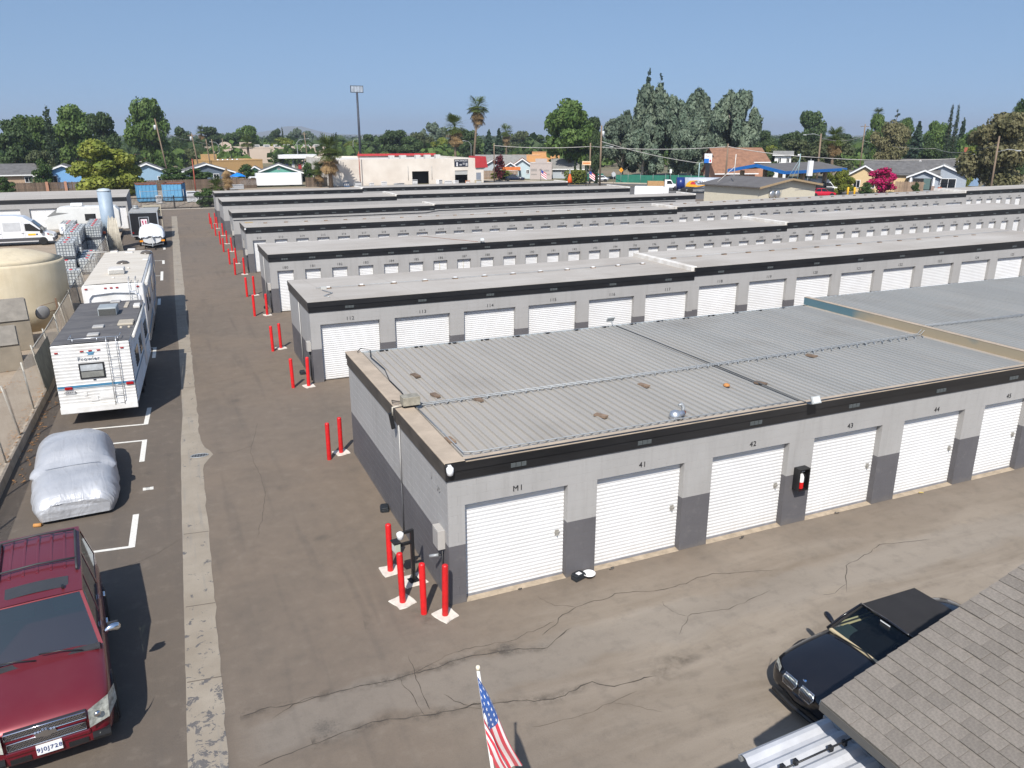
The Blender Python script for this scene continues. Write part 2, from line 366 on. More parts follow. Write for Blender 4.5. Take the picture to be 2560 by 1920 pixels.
# cracks: thin sunken-looking seams laid on the asphalt
CRK = mat('crack_dark', (.062,.051,.041), .95, var=.3, sc=8, world=True)
def crack(pts, w=.02, jit=.05, seed=1, n=10, br=0):
    rg = np.random.default_rng(seed); P = []
    for (a, b) in zip(pts[:-1], pts[1:]):
        a = np.array(a); b = np.array(b); d = np.linalg.norm(b-a); k = max(2, int(d*n))
        for t in np.linspace(0, 1, k, endpoint=False): P.append(a+(b-a)*t+rg.normal(0, jit, 2)*(.45 if 0 < t else .2))
    P.append(np.array(pts[-1])); P = np.array(P)
    for _ in range(1): P[1:-1] = (P[:-2]+2*P[1:-1]+P[2:])/4+rg.normal(0,.012,P[1:-1].shape)
    mm = M(); V_ = []
    for i, p in enumerate(P):
        d = P[min(i+1,len(P)-1)]-P[max(i-1,0)]; d = d/(np.linalg.norm(d)+1e-9); nn = np.array((-d[1],d[0])); e = w*(.35+.9*rg.random())*(0.15 if i in (0,len(P)-1) else 1)/2
        V_.append([(*(p-nn*e*.75),.0035),(*(p+nn*e*.75),.0035)])
    mm.grid(V_, sm=False); mm.build('crack', CRK, yard, fix=False)
    for b_ in range(br):
        i = rg.integers(2, len(P)-3); a = P[i]; an = rg.uniform(0, 2*PI); q = [a]
        for _ in range(4): an += rg.normal(0,.5); q.append(q[-1]+np.array((math.cos(an),math.sin(an)))*rg.uniform(.12,.3))
        crack([tuple(x) for x in q], w*.6, .02, seed*31+b_, 12)
crack([(.15,11.42),(1.1,11.36),(1.97,11.36),(2.8,11.29),(4.16,11.36),(4.89,11.23),(5.53,11.02),(5.89,11.25),(6.22,11.39)], .030, .05, 3, 9, 2)
crack([(.3,10.2),(1.12,10.32),(2.22,10.42),(2.84,10.25),(3.83,10.12),(5.12,9.72),(5.83,9.91),(5.98,9.62),(6.91,9.56)], .032, .05, 5, 9, 2)
crack([(3.09,11.82),(3.04,10.9),(3.03,10.32)], .018, .04, 6)
crack([(4.4,9.3),(5.2,9.2),(6.4,9.35)], .012, .05, 7, 8, 1)
crack([(3.0,11.3),(4.0,11.6),(5.0,11.5),(6.0,11.7)], .016, .05, 8)
crack([(5.6,11.4),(6.5,11.9),(7.6,12.1),(8.5,11.8),(9.9,11.9),(11.2,11.5)], .022, .06, 9, 8, 1)
crack([(8.0,10.4),(8.6,10.9),(9.4,10.7),(10.6,10.9)], .02, .06, 10, 8, 1)
crack([(1.1,17.5),(1.6,20),(1.5,23),(2.0,25.5)], .012, .05, 11, 5)
crack([(.6,23.3),(1.1,23.2),(1.6,23.5)], .014, .03, 12)
crack([(.5,30.6),(1.6,31.0),(2.7,31.6),(3.6,31.5)], .014, .06, 13, 5, 2)
crack([(.7,38.9),(1.8,39.6),(3.2,40.6),(3.9,40.9)], .016, .06, 14, 5)
crack([(12.0,10.2),(12.8,11.0),(14.2,11.4),(15.5,11.1)], .02, .06, 15, 7, 1)
crack([(-3.9,17.0),(-2.9,16.9),(-1.2,17.5),(-.5,18.2)], .010, .04, 16, 6)

def stain(pts, w, seed):
    n = MATS.get('crack_stain')
    if n is None:
        q = NT('crack_stain'); a = q.noise(q.pos(), 5, 4, .65); b = q.noise(q.pos(), 1.1, 2); tr = q.n('BsdfTransparent'); mx = q.n('MixShader'); q.col((.088,.074,.060)); q.rough(.95)
        u = q.xyz(q.n('TexCoord').outputs['UV'])[1]; edge = q.math('SUBTRACT', 1.0, q.math('ABSOLUTE', q.math('MULTIPLY_ADD', u, 2, -1)))
        f = q.math('MULTIPLY', q.math('MULTIPLY', q.ramp(a, .42, .62), q.ramp(b, .4, .6)), q.math('MULTIPLY', edge, .50), clamp=True)
        q.l(f, mx.inputs[0]); q.l(tr.outputs[0], mx.inputs[1]); q.l(q.b.outputs[0], mx.inputs[2]); q.l(mx.outputs[0], q.out.inputs[0]); MATS['crack_stain'] = n = q.m
    P = np.array(pts); d = np.gradient(P, axis=0); d /= np.linalg.norm(d, axis=1)[:,None]; nn = np.stack([-d[:,1], d[:,0]], 1)*w/2
    m = M(); m.grid([[(*(a-b),.0028),(*(a+b),.0028)] for a, b in zip(P, nn)], sm=False); me = m.mesh('crack_stain', n); uv = me.uv_layers.new(name='uv')
    for lp in me.loops: uv.data[lp.index].uv = (0, lp.vertex_index % 2)
    link('crack_stain', me, yard)
stain([(.15,11.42),(1.1,11.36),(1.97,11.36),(2.8,11.29),(4.16,11.36),(4.89,11.23),(5.53,11.02)], .35, 1); stain([(1.12,10.32),(2.22,10.42),(2.84,10.25),(3.83,10.12),(5.12,9.72),(5.83,9.91)], .35, 2); stain([(6.2,9.6),(7.2,9.65),(8.3,9.75)], .7, 3); stain([(2.6,13.2),(3.4,13.1),(4.2,12.6)], .7, 4)
# ================================================================ storage rows
def wall_mat(name, thr, fine):
    n = NT(name); p = n.pos(); x, y, z = n.xyz(p); a = n.noise(p, .9, 5, .6); s = n.noise(n.scale(p, (3, 3, .25)), 1.5, 5, .65)
    up = n.mix(n.ramp(a, .3, .7), (.335,.325,.312), (.375,.365,.352)); dn = n.mix(n.ramp(a, .3, .7), (.098,.094,.100), (.124,.119,.124))
    up = n.mix(n.math('MULTIPLY', n.ramp(s, .5, .75), .38), up, (.25,.24,.225)); scf = n.noise(p, 4.5, 4, .7); dn = n.mix(n.math('MULTIPLY', n.ramp(scf, .58, .72), .35), dn, (.19,.18,.175))
    c = n.mix(n.math('GREATER_THAN', z, n.math('MULTIPLY_ADD', n.noise(p, 6, 2), .008, thr-.004)), dn, up)
    low = n.ramp(n.math('ADD', z, n.math('MULTIPLY', n.noise(p, 3, 4), .35)), .34, .12); c = n.mix(n.math('MULTIPLY', low, .4), c, (.20,.175,.145))
    n.col(c); n.rough(.75, 0, .35); g = n.noise(p, 55, 4, .7)
    if fine:
        h = n.n('TexBrick'); h.offset = .5; h.inputs['Scale'].default_value = 1; h.inputs['Mortar Size'].default_value = .006
        h.inputs['Brick Width'].default_value = .4; h.inputs['Row Height'].default_value = .196
        cb = n.n('CombineXYZ'); n.l(n.math('ADD', x, y), cb.inputs[0]); n.l(z, cb.inputs[1]); n.l(cb.outputs[0], h.inputs['Vector'])
        g = n.math('MULTIPLY_ADD', h.outputs['Fac'], -1.0, n.math('MULTIPLY', g, .5))
    n.bump(g, .35, .008); return n.m
WALLB = wall_mat('block_paint', 1.31, False); WALL = wall_mat('wall_paint', 1.31, True); WALLH = wall_mat('wall_paint_raised', 1.36, True)
def membrane():
    n = NT('roof_membrane'); p = n.pos(); a = n.noise(p, .22, 6, .6, .5); b = n.noise(n.scale(p, (.22, 1.1, 1)), .8, 5, .65, .4); g = n.noise(p, 14, 4)
    c = n.mix(n.ramp(a, .32, .68), (.335,.302,.262), (.425,.395,.355)); c = n.mix(n.math('MULTIPLY', n.ramp(b, .5, .75), .5), c, (.52,.495,.455))
    c = n.mix(n.math('MULTIPLY', n.ramp(b, .42, .25), .45), c, (.31,.265,.22)); c = n.mix(n.math('MULTIPLY', n.ramp(g, .55, .8), .25), c, (.25,.22,.19))
    x, y, z = n.xyz(p); fx = n.math('FRACT', n.math('DIVIDE', n.math('ADD', x, n.math('MULTIPLY', y, .12)), 3.05)); seam = n.math('LESS_THAN', fx, .012)
    c = n.mix(n.math('MULTIPLY', seam, .35), c, (.24,.21,.18)); n.col(c); n.rough(.8); n.bump(n.math('ADD', g, seam), .2, .01); return n.m
ROOF = membrane(); COPING = mat('coping_tan', (.40,.325,.245), .7, var=.15, sc=2.5, world=True); FASC = mat('fascia_black', (.016,.0155,.016), .38, var=.35, sc=1.2, world=True, stretch=(.4,1,2))
FASCG = mat('fascia_weathered', (.065,.056,.047), .6, var=.35, sc=2, world=True)
VENTM = mat('vent_mesh', (.085,.095,.095), .7, var=.3, sc=60); NUM = mat('stencil_black', (.02,.02,.022), .7, var=.3, sc=20)
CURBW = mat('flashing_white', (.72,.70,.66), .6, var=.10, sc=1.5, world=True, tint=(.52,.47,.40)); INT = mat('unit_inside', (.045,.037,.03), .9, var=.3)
THRESH = mat('threshold', (.36,.29,.21), .9, var=.25, sc=5, world=True, bump=.3)
def panel_mat():
    n = NT('roof_panel_metal'); p = n.pos(); x, y, z = n.xyz(p); a = n.noise(p, .35, 5, .6); b = n.noise(n.scale(p, (2.5, .18, 1)), 1.3, 5, .65); r = n.n('ObjectInfo').outputs['Random']
    c = n.mix(n.ramp(n.math('ADD', x, n.math('MULTIPLY', a, 6)), 6, 19), (.40,.365,.315), (.345,.345,.33))
    c = n.mix(n.math('MULTIPLY', n.ramp(b, .45, .75), .4), c, (.45,.42,.38)); c = n.mix(n.math('MULTIPLY', n.ramp(a, .55, .75), .35), c, (.24,.21,.175))
    k = n.math('MULTIPLY_ADD', r, .10, .95); cb = n.n('CombineColor'); [n.l(k, cb.inputs[i]) for i in range(3)]
    c = n.mix(1., c, cb.outputs[0], 'MULTIPLY'); n.col(c); n.rough(.48, .15, .5); n.bump(n.noise(p, 8, 3), .12, .01); return n.m
PANEL = panel_mat()
TEAL = NT('step_board'); _p = TEAL.pos(); _a = TEAL.noise(TEAL.scale(_p, (1,.35,.6)), .9, 3, .5)
TEAL.col(TEAL.mix(TEAL.ramp(_a, .46, .54), (.10,.185,.215), (.36,.30,.205))); TEAL.rough(.7); TEAL = TEAL.m
HB, HT, DT = 2.72, 3.11, 2.17
_D = {}
def door_mesh(w, h):
    k = (round(w,2), round(h,2))
    if k not in _D:
        m = M(); n = max(2, int(round(h/.083))); P = []; dz = h/n
        for i in range(n):
            z = i*dz
            for t, d in ((0,.012),(.18,.0),(.62,-.004),(.9,.006)): P.append([(0,d,z+t*dz),(w,d,z+t*dz)])
        P.append([(0,.012,h),(w,.012,h)]); m.grid(P, sm=False)
        me = m.mesh('roller_door', DOORW); _D[k] = me
    return _D[k]
_V = M()
for i in (-.115,0,.115):
    _V.box(i-.05,i+.05,-.012,.002,-.045,.045)
    for j in range(4): _V.bar((i-.045,-.014,-.035+j*.023),(i+.045,-.014,-.035+j*.023),.006,.01)
VENT = _V.mesh('fascia_vent', VENTM)
_L = M(); _L.box(-.045,.045,-.02,0,-.055,.055); _L.box(-.05,.07,-.03,-.02,-.012,.012); _L.tube([(.0,-.035,-.01),(.0,-.04,-.07)],.016,8)
LATCH = _L.mesh('latch', mat('latch_steel', (.42,.40,.36), .45, metal=.4, var=.3, sc=30))
def storage(label, y0, dep, secs, doors, nums, blocks=False, openat=(), latch=False, leftdoor=False, vents=True, back=True, DT=2.23):
    """secs: (x0,x1,dz0,dz1); doors: (x_left,width) list"""
    x00 = secs[0][0]; t = thing('storage_building', label, 'storage building', (x00, y0, 0), 0, 'rows of storage units')
    P = lambda x, y, z: (x-x00, y-y0, z)
    for si, (x0, x1, a, b) in enumerate(secs):
        sh = lambda x: a+(b-a)*(x-x0)/(x1-x0)
        def shear(mm):
            mm.v = [(v[0]-x00, v[1]-y0, v[2]+(sh(v[0]) if v[2] > .5 else 0)) for v in mm.v]; return mm
        ds = [d for d in doors if d[0] >= x0-.2 and d[0]+d[1] <= x1+.2]
        st = .03 if blocks else 0
        wm = M(); yy = y0+st
        xs = x0+st if si == 0 else x0
        cur = xs
        for dx, dw in ds:
            wm.box(cur, dx, yy, yy+.2, 0, DT); cur = dx+dw
        wm.box(cur, x1, yy, yy+.2, 0, DT); wm.box(xs, x1, yy, yy+.2, DT, HT-.06)
        if si == 0:
            if leftdoor:
                wm.box(xs, xs+.2, yy+.2, y0+leftdoor[0], 0, HT-.06); wm.box(xs, xs+.2, y0+leftdoor[0], y0+leftdoor[0]+leftdoor[1], 2.1, HT-.06); wm.box(xs, xs+.2, y0+leftdoor[0]+leftdoor[1], y0+dep, 0, HT-.06)
            else: wm.box(xs, xs+.2, yy+.2, y0+dep, 0, HT-.06)
        wm.box(x1-.2, x1-.002, yy+.2, y0+dep, 0, HT-.06); wm.box(xs+.2, x1-.2, y0+dep-.2, y0+dep, 0, HT-.06)
        shear(wm).build('wall', WALLB if blocks else (WALL if si == 0 else WALLH), t)
        # fascia in two boards
        fm = M(); e = .03
        fm.box(x0-(e if si == 0 else 0), x1, y0-e, y0+.02, HB, HB+.2); fm.box(x0-(e+.02 if si == 0 else 0), x1, y0-e-.022, y0+.02, HB+.2, HT)
        shear(fm).build('fascia', FASC, t)
        if si == 0:
            fm = M(); fm.box(x0-e, x0+.02, y0+.021, y0+dep, HB, HB+.2); fm.box(x0-e-.02, x0+.02, y0+.021, y0+dep+.03, HB+.2, HT-.003)
            shear(fm).build('fascia', FASCG, t)
        if not blocks:
            rm = M(); rm.box(x0-.04 if si == 0 else x0, x1, y0-.045, y0+dep+.05, HT, HT+.012); shear(rm).build('roof', ROOF, t)
            if si < len(secs)-1:
                n0 = secs[si+1][2]; cm = M(); cm.box(x1-.16, x1+.14, y0+.02, y0+dep+.02, HT+b, HT+n0+.05); cm.v = [P(*v) for v in cm.v]; cm.build('step_flashing', CURBW, t, bevel=.02)
            elif not back:
                cm = M(); cm.box(x1-.2, x1+.05, y0+.02, y0+dep+.02, HT+b+.0125, HT+b+.16); cm.v = [P(*v) for v in cm.v]; cm.build('end_flashing', CURBW, t, bevel=.02)
        for i, (dx, dw) in enumerate(ds):
            z = sh(dx+dw/2); gi = doors.index((dx, dw)); nm = nums[gi] if gi < len(nums) else None
            hh = DT-.02+(z if si else 0)
            yd = y0+.155
            if nm in openat:
                hh2 = openat[nm]
                im = M(); im.box(dx-.2, dx+dw+.2, y0+.22, y0+2.6, .01, DT+z)
                im.v = [P(*v) for v in im.v]; im.f = [im.f[j] for j in (0,1,3,4,5)]; im.k = im.k[:5]; im.sm = im.sm[:5]
                im.build('unit_inside', INT, t, fix=False)
                M().tube([P(dx+dw*.5,y0+.14,1.2),P(dx+dw*.48,y0+.15,DT+z)], .012, 6).build('pull_rope', mat('rope', (.5,.45,.3), .8), t)
            else: hh2 = 0
            if hh-hh2 > .1:
                o = link('roller_door', door_mesh(dw-.01, round(hh-hh2,2)), t, P(dx+.005, yd, .03+hh2))
                if latch:
                    link('latch', LATCH, o, (dw-.17, -.004, 1.02))
                    M().box(.01, dw-.02, -.018, .018, -.02, .045).build('bottom_bar', mat('door_bar', (.22,.22,.235), .5, var=.2), o)
            if blocks: M().add([P(dx,y0-.02,.004),P(dx+dw,y0-.02,.004),P(dx+dw,y0+.18,.03),P(dx,y0+.18,.03)], [(0,1,2,3)]).build('threshold', THRESH, t, fix=False)
            if nm: text(nm, .17 if blocks else .19, NUM, P(dx+dw*.5, y0-(.008 if blocks else .003), DT+z+.15), (PI/2,0,0), t, 'unit_number')
            if vents: link('fascia_vent', VENT, t, P(dx+dw/2, y0-.031, HB+.115+z))
    return t
D1 = [(4.68,2.25)]+[(7.62+i*2.945,2.19) for i in range(4)]+[(19.41,1.75),(21.6,2.19),(24.6,2.19)]
row1 = storage('nearest grey storage row with ribbed metal roof, door M1 and red bollards', 13.03, 8.7, [(4.33,21.2,0,0),(21.2,40,.22,.26)], D1, ['M1','41','42','43','44','45','46'], True, latch=True, DT=2.16)
D2 = [(4.87+i*2.865,2.27) for i in range(14)]
row2 = storage('grey storage row with wide white doors 112 to 125, second from the camera', 29.17, 4.95, [(4.50,21.74,.01,.03),(21.74,48,.19,.30)], D2, [str(112+i) for i in range(14)])
D3 = [(5.09+i*1.431,.84) for i in range(24)]+[(39.44+i*1.4375,.82) for i in range(18)]
row3 = storage('grey storage row with narrow doors 180 to 203, two of them open', 42.52, 4.6, [(4.72,39.14,0,.03),(39.14,66,.20,.34)], D3, [str(180+i) for i in range(42)], openat={'186':1.62,'187':0.0})
D4 = [(5.32+i*1.4475,.86) for i in range(24)]+[(40.06+i*1.4365,.83) for i in range(22)]+[(72.06,2.3)]+[(74.95+i*1.49,.89) for i in range(9)]
n4 = ['212','213','214','215','216','217','218','A218','A219','A220','221','222','A223','A224','A226']+[str(227+i) for i in range(60)]
row4 = storage('long grey storage row with narrow doors 212 onward, third gap from the camera', 56.36, 3.7, [(4.93,39.77,-.03,-.01),(39.77,74.75,.14,.36),(74.75,92,.56,.66)], D4, n4, leftdoor=(1.9,1.3))
D5 = [(5.6+i*1.45,.86) for i in range(30)]
row5 = storage('grey storage row with a pipe along its wall, fifth from the camera', 68.41, 3.2, [(5.08,22.26,-.08,-.06),(22.26,50.45,.03,.06)], D5, [], leftdoor=(1.5,1.3), back=False)
D6 = [(5.7+i*1.45,.86) for i in range(29)]
row6 = storage('grey storage row, sixth from the camera, ending beside the white trailer box', 79.95, 5.0, [(5.16,22.0,-.02,.0),(22.0,49.7,.15,.12)], D6, [], back=False)
row7 = storage('farthest grey storage row in front of the tan warehouse', 91.3, 3.6, [(5.25,21.15,.05,.08),(21.15,47.5,.2,.22)], [(6+i*1.5,.9) for i in range(26)], [], back=False)
# the neighbour's storage building across the left yard
rowL = storage('grey storage building with wide white doors behind the parked white van', 89.2, 12.6, [(-34.7,-3.25,.0,.05)], [(-31.2+i*3.87,3.1) for i in range(7)]+[(-4.7,1.28)], [], vents=False)
rowL['group'] = 'storage beyond the totes'

# concrete blocks of the nearest row, one by one
_b = M(); c_ = .0014
_b.add([(0,0.03,0),(1,.03,0),(1,.03,1),(0,.03,1),(0,c_,0),(1,c_,0),(1,c_,1),(0,c_,1),(.008,0,.015),(.992,0,.015),(.992,0,.985),(.008,0,.985)],
       [(0,1,5,4),(1,2,6,5),(2,3,7,6),(3,0,4,7),(4,5,9,8),(5,6,10,9),(6,7,11,10),(7,4,8,11),(8,9,10,11)])
BLK = _b.mesh('block', WALLB); blk = []
ch = .1963; x00, y00 = 4.33, 13.03
for r in range(14):
    z0 = r*ch; z1 = min(z0+ch, 2.76); off = .2*(r % 2)
    if z0 < DT-.05:
        segs = []; cur = 4.33
        for dx, dw in D1: segs.append((cur, dx)); cur = dx+dw
        segs.append((cur, 26))
    else: segs = [(4.33, 26)]
    for a, b in segs:
        e = a
        k = math.floor((a-4.33-off)/.4)*.4+4.33+off
        while e < b-.01:
            k += .4; f = min(max(k, e+.001), b)
            if f-e < .02: e = f; continue
            blk.append((e, 13.03, z0, f-e, z1-z0, 0)); e = f
    e = 13.06; k = 13.03-off
    while e < 21.7:
        k += .4; f = min(k, 21.7)
        if f-e > .02: blk.append((4.33, f, z0, f-e, z1-z0, 1))
        e = max(e, f)
def _d(b): return (b[0]-0)**2+(b[1])**2+(9-b[2])**2
blk.sort(key=lambda b: _d(b)*(1.0 if b[5] == 0 else 1.9))
rest = M(); wallp = row1
for i, (x, y, z, w_, h_, side) in enumerate(blk):
    if i < 300:
        o = link('block', BLK, wallp, (x-x00+(.002 if side == 0 else 0), y-y00-(0 if side == 0 else .002), z+.001)); o.scale = (w_-.0015, 1, h_-.0015)
        if side: o.rotation_euler[2] = -PI/2
    elif x < 24:
        vv = [(v.co.x*(w_-.0015)+.001, v.co.y, v.co.z*(h_-.0015)+.001) for v in BLK.vertices]
        if side: vv = [(b, -a, c) for a, b, c in vv]
        rest.add([(a+x-x00, b+y-y00, c+z) for a, b, c in vv], [tuple(p.vertices) for p in BLK.polygons])
tag(rest.build('block_courses', WALLB, wallp, fix=False), kind='stuff')

# ribbed roof sheets of the nearest row
pm = M(); sp = .205; prof = []
for i in range(4):
    o = i*sp; prof += [(o,0),(o+.07,0),(o+.078,.045),(o+.108,.045),(o+.116,0)]
prof.append((.82,0)); pm.grid([[(a,0,b),(a,8.42,b)] for a, b in prof], sm=False)
PM = pm.mesh('roof_panel', PANEL)
x = 4.66
while x < 20.9: link('roof_panel', PM, row1, (x-x00, .14, 3.05+rng.normal(0,.0015))); x += .82
link('roof_panel', PM, row1, (20.36-x00, .14, 3.046))
x = 21.5
while x < 39: link('roof_panel', PM, row1, (x-x00, .14, 3.29+rng.normal(0,.0015))); x += .82
m = M(); m.box(-.06,.36,-.05,8.74,3.085,3.118); m.build('coping', COPING, row1, bevel=.01)
m = M(); m.box(.361,21.2-x00,-.055,.15,3.075,3.108); m.build('coping', COPING, row1, bevel=.01)
m = M(); m.box(21.2-x00-.18,21.2-x00-.016,.151,8.7,3.06,3.082); m.build('coping', COPING, row1, bevel=.008)
m = M(); m.box(21.2-x00+.26,40-x00,-.055,.15,3.305,3.338); m.box(21.2-x00-.02,21.2-x00+.15,-.055,8.74,3.34,3.362); m.build('coping', COPING, row1, bevel=.01)
m = M(); m.box(21.2-x00-.015,21.2-x00+.01,-.03,8.72,3.083,3.338); m.build('step_board', TEAL, row1)
m = M(); m.box(.36,21.2-x00-.02,8.565,8.62,3.02,3.09); m.box(21.2-x00+.26,40-x00,8.565,8.62,3.25,3.32)
m.build('rear_gutter', mat('gutter_metal', (.40,.43,.43), .5, metal=.3, var=.2, sc=2, world=True), row1)
m = M()
for i in range(16): m.box(.9+i*1.05,1.15+i*1.05,8.52,8.563,3.055,3.095)
m.build('panel_closure', BLACKM, row1)
# wires, boxes and fittings on the first roof
def pipe_thing(name, label, cat, pts, r, mt, n=8):
    m = M(); b = Vector(pts[0]); m.tube([Vector(p)-b for p in pts], r, n); o = m.build(name, mt, loc=b); return tag(o, label, cat)
t = thing('conduit_run', 'grey conduit pair with stand-offs running across the first ribbed roof', 'conduit', (4.85,16.38,3.05))
for dy in (0,.10): M().tube([(0,dy,.075),(8.4,dy+.03,.075),(16.2,dy+.23,.075),(16.5,dy+.23,.33),(22,dy+.0,.33)], .014, 6).build('pipe', GALV, t)
m = M()
for i in range(48): m.bar((.3+i*.335,-.02,.055),(.42+i*.335,.16,.055),.03,.03)
m.build('stand_off', GALV, t)
t = thing('junction_box', 'rusty galvanised junction box on bracket at the roof edge', 'junction box', (4.62,16.40,3.12))
M().box(-.20,.20,-.14,.14,.06,.26).build('case', mat('old_galv', (.36,.33,.26), .55, metal=.3, var=.3, sc=6), t, bevel=.008)
M().box(-.19,.19,-.05,.05,0,.06).build('foot', BLACKM, t)
M().tube([(-.2,0,.05),(-.42,.0,.03),(-.42,.0,-.16)], .02, 8).build('elbow', mat('pale_pipe', (.5,.46,.38), .6), t)
m = M(); m.tube([(-.2,.06,.08),(-.34,.30,.05),(-.30,.5,.03),(-.12,.35,.02)], .012, 6); m.build('cable', mat('cable_grey', (.14,.12,.10), .7), t)
m = M(); m.bar((-.46,.06,-.12),(-.40,.06,-.50),.09,.06); m.build('bracket', BLACKM, t)
pipe_thing('edge_conduit', 'thin metal conduit along the left rake of the ribbed roof', 'conduit', [(4.73,16.2,3.13),(4.76,14.6,3.13),(4.78,13.35,3.13),(5.0,13.28,3.13),(9.0,13.26,3.13),(12.8,13.2,3.13)], .012, GALV)
pipe_thing('loose_cable', 'black cable looping along the roof edge behind the junction box', 'cable', [(4.68,16.9,3.13),(4.74,17.6,3.10),(4.72,18.6,3.11),(4.86,19.6,3.11),(4.80,20.9,3.12),(4.95,21.5,3.14),(4.7,21.62,3.2),(4.55,21.4,3.16)], .013, BLACKM)
def block_set(lst, lab):
    mm = M(); mm.box(-.07,.07,-.15,.15,0,.045); me = mm.mesh('wood_block', WOOD)
    for i, (x, y, rz, lb) in enumerate(lst):
        o = link('wood_block', me, None, (x, y, 3.079), rz); tag(o, lb, 'wood block', lab)
block_set([(5.45,18.75,.25,'small brown wood block lying on the ribbed roof near its rear left corner'),(5.41,17.0,.12,'thin brown wood block on the ribbed roof just behind the conduit'),(6.23,16.3,.15,'brown wood block on the ribbed roof under the conduit'),(4.78,14.12,.1,'brown wood block beside the left rake of the ribbed roof'),
   (8.32,14.17,.5,'brown wood block near the front edge above door 41'),(10.4,15.68,.3,'brown wood block in the middle of the ribbed roof above door 42'),(13.17,14.66,.5,'long brown wood block on the ribbed roof above door 43'),(16.22,16.13,.45,'brown wood block near the conduit above door 44')], 'wood blocks on the ribbed roof')
t = thing('roof_fan', 'shiny turbine vent lying by the front edge of the ribbed roof', 'roof vent', (9.75,13.42,3.09), R(20)); t.scale = (.72,.72,.72)
M().lathe([(.16,-.02),(.19,.05),(.15,.19),(.06,.24)], 14).build('cap', ALU, t)
M().tube([(.05,0,.09),(.34,-.06,.08)], .095, 12).build('motor', mat('fan_grey', (.35,.38,.45), .35, metal=.6), t)
M().tube([(.34,-.06,.08),(.5,.0,.06)], .06, 8).build('bracket', RUST, t)
M().tube([(.42,.02,.08),(.52,.06,.2),(.47,.12,.30),(.36,.14,.29)], [.05,.06,.06,.03], 8).build('elbow', GALV, t)
tag(M().lathe([(.05,0),(.09,.03),(.07,.07),(.02,.09)], 9).build('rusty_cap', mat('rust_cap', (.45,.20,.06), .7, var=.4, sc=20), loc=(12.22,14.79,3.09)), 'small rusty orange cap sitting on the ribbed roof', 'cap')
def flood(label, loc, rz, tilt=-.5):
    t = thing('floodlight', label, 'floodlight', loc, rz, 'floodlights on the roof edges')
    o = M().box(-.13,.13,-.09,-.04,-.09,.09).build('housing', mat('flood_grey', (.36,.37,.36), .5), t, bevel=.01); o.rotation_euler[0] = tilt; o.location = (0,-.06,.13)
    q = M().box(-.10,.10,-.094,-.0905,-.065,.065).build('lens', mat('flood_lens', (.55,.57,.56), .15, spec=.6), o)
    m = M(); m.tube([(0,.12,.0),(0,.02,.02),(0,-.06,.12)], .02, 6); m.build('arm', GALV, t)
flood('floodlight on the front roof edge above door 43', (13.1,12.86,3.10), 0); flood('floodlight on the rear edge of the ribbed roof below door 116', (12.95,21.55,3.12), PI, -.6)
flood('small floodlight on the front roof edge of the row with doors 180 to 203', (16.6,42.5,3.14), 0)
pipe_thing('cross_conduit', 'dark conduit crossing the ribbed roof between its two floodlights', 'conduit', [(13.0,21.4,3.12),(13.05,19,3.12),(13.1,16,3.12),(13.1,13.05,3.12)], .016, mat('conduit_dark', (.10,.105,.11), .5, metal=.4))
pipe_thing('roof_cable', 'brown cable crossing the membrane roof behind door 186', 'cable', [(14.2,46.9,3.14),(15.3,44.8,3.14),(16.5,42.8,3.14)], .012, RUST)
# second row: conduit carried on white-topped blocks
t = thing('conduit_run', 'thin conduit carried on small blocks along the roof above doors 112 to 117', 'conduit', (5.2,31.6,3.122))
M().tube([(0,0,.07),(5.7,0,.07),(11,.1,.07),(15.6,.35,.07)], .012, 6).build('pipe', GALV, t)
mm = M(); mm.box(-.12,.12,-.07,.07,0,.06); bb = mm.mesh('support', WOOD); mm = M(); mm.box(-.07,.07,-.05,.05,.06,.10); cc = mm.mesh('pad', WHITE)
for i in range(12): o = link('support', bb, t, (.5+i*1.36, .02*i, 0)); link('pad', cc, o)
t = thing('conduit_run', 'thin conduit on brown blocks along the raised roof above doors 118 to 125', 'conduit', (22.0,31.8,3.315))
M().tube([(0,0,.07),(12,.05,.12),(25,.4,.18)], .012, 6).build('pipe', GALV, t)
for i in range(15): link('support', bb, t, (.4+i*1.52, .015*i, .004*i))
t = thing('conduit_run', 'conduit on dark blocks along the roof of the fourth row', 'conduit', (6,58.6,3.1))
M().tube([(0,0,.06),(20,0,.06),(33,0,.08)], .012, 6).build('pipe', GALV, t)
for i in range(23): link('support', bb, t, (.5+i*1.42, 0, .0))
t = thing('conduit_run', 'conduit on dark blocks along the raised roof of the fourth row', 'conduit', (40.2,58.6,3.275))
M().tube([(0,0,.08),(34,0,.30)], .012, 6).build('pipe', GALV, t)
for i in range(23): link('support', bb, t, (.5+i*1.42, 0, .009*i))
t = thing('roof_bracket', 'angled wire bracket on the corner of the roof above door 112', 'bracket', (5.2,29.5,3.122))
m = M(); m.tube([(.2,1.75,.03),(.45,1.0,.03),(.05,.55,.03),(.2,.25,.03)], .022, 6); m.build('arm', GALV, t); M().box(.2,.42,2.0,2.2,0,.1).build('base', mat('pale_box', (.45,.45,.42), .6), t)
tag(M().box(0,.5,0,.35,0,.04).build('plywood_scrap', mat('plywood', (.42,.31,.16), .8), loc=(5.25,59.2,3.095), rz=.2), 'loose plywood scrap on the corner of the roof above door 212', 'plywood')
pipe_thing('wall_pipe', 'thin dark pipe along the wall of the fifth row', 'pipe', [(5.1,68.37,2.45),(21.5,68.37,2.47),(22.6,68.37,2.62),(38,68.37,2.64),(48,68.37,2.66)], .02, BLACKM)
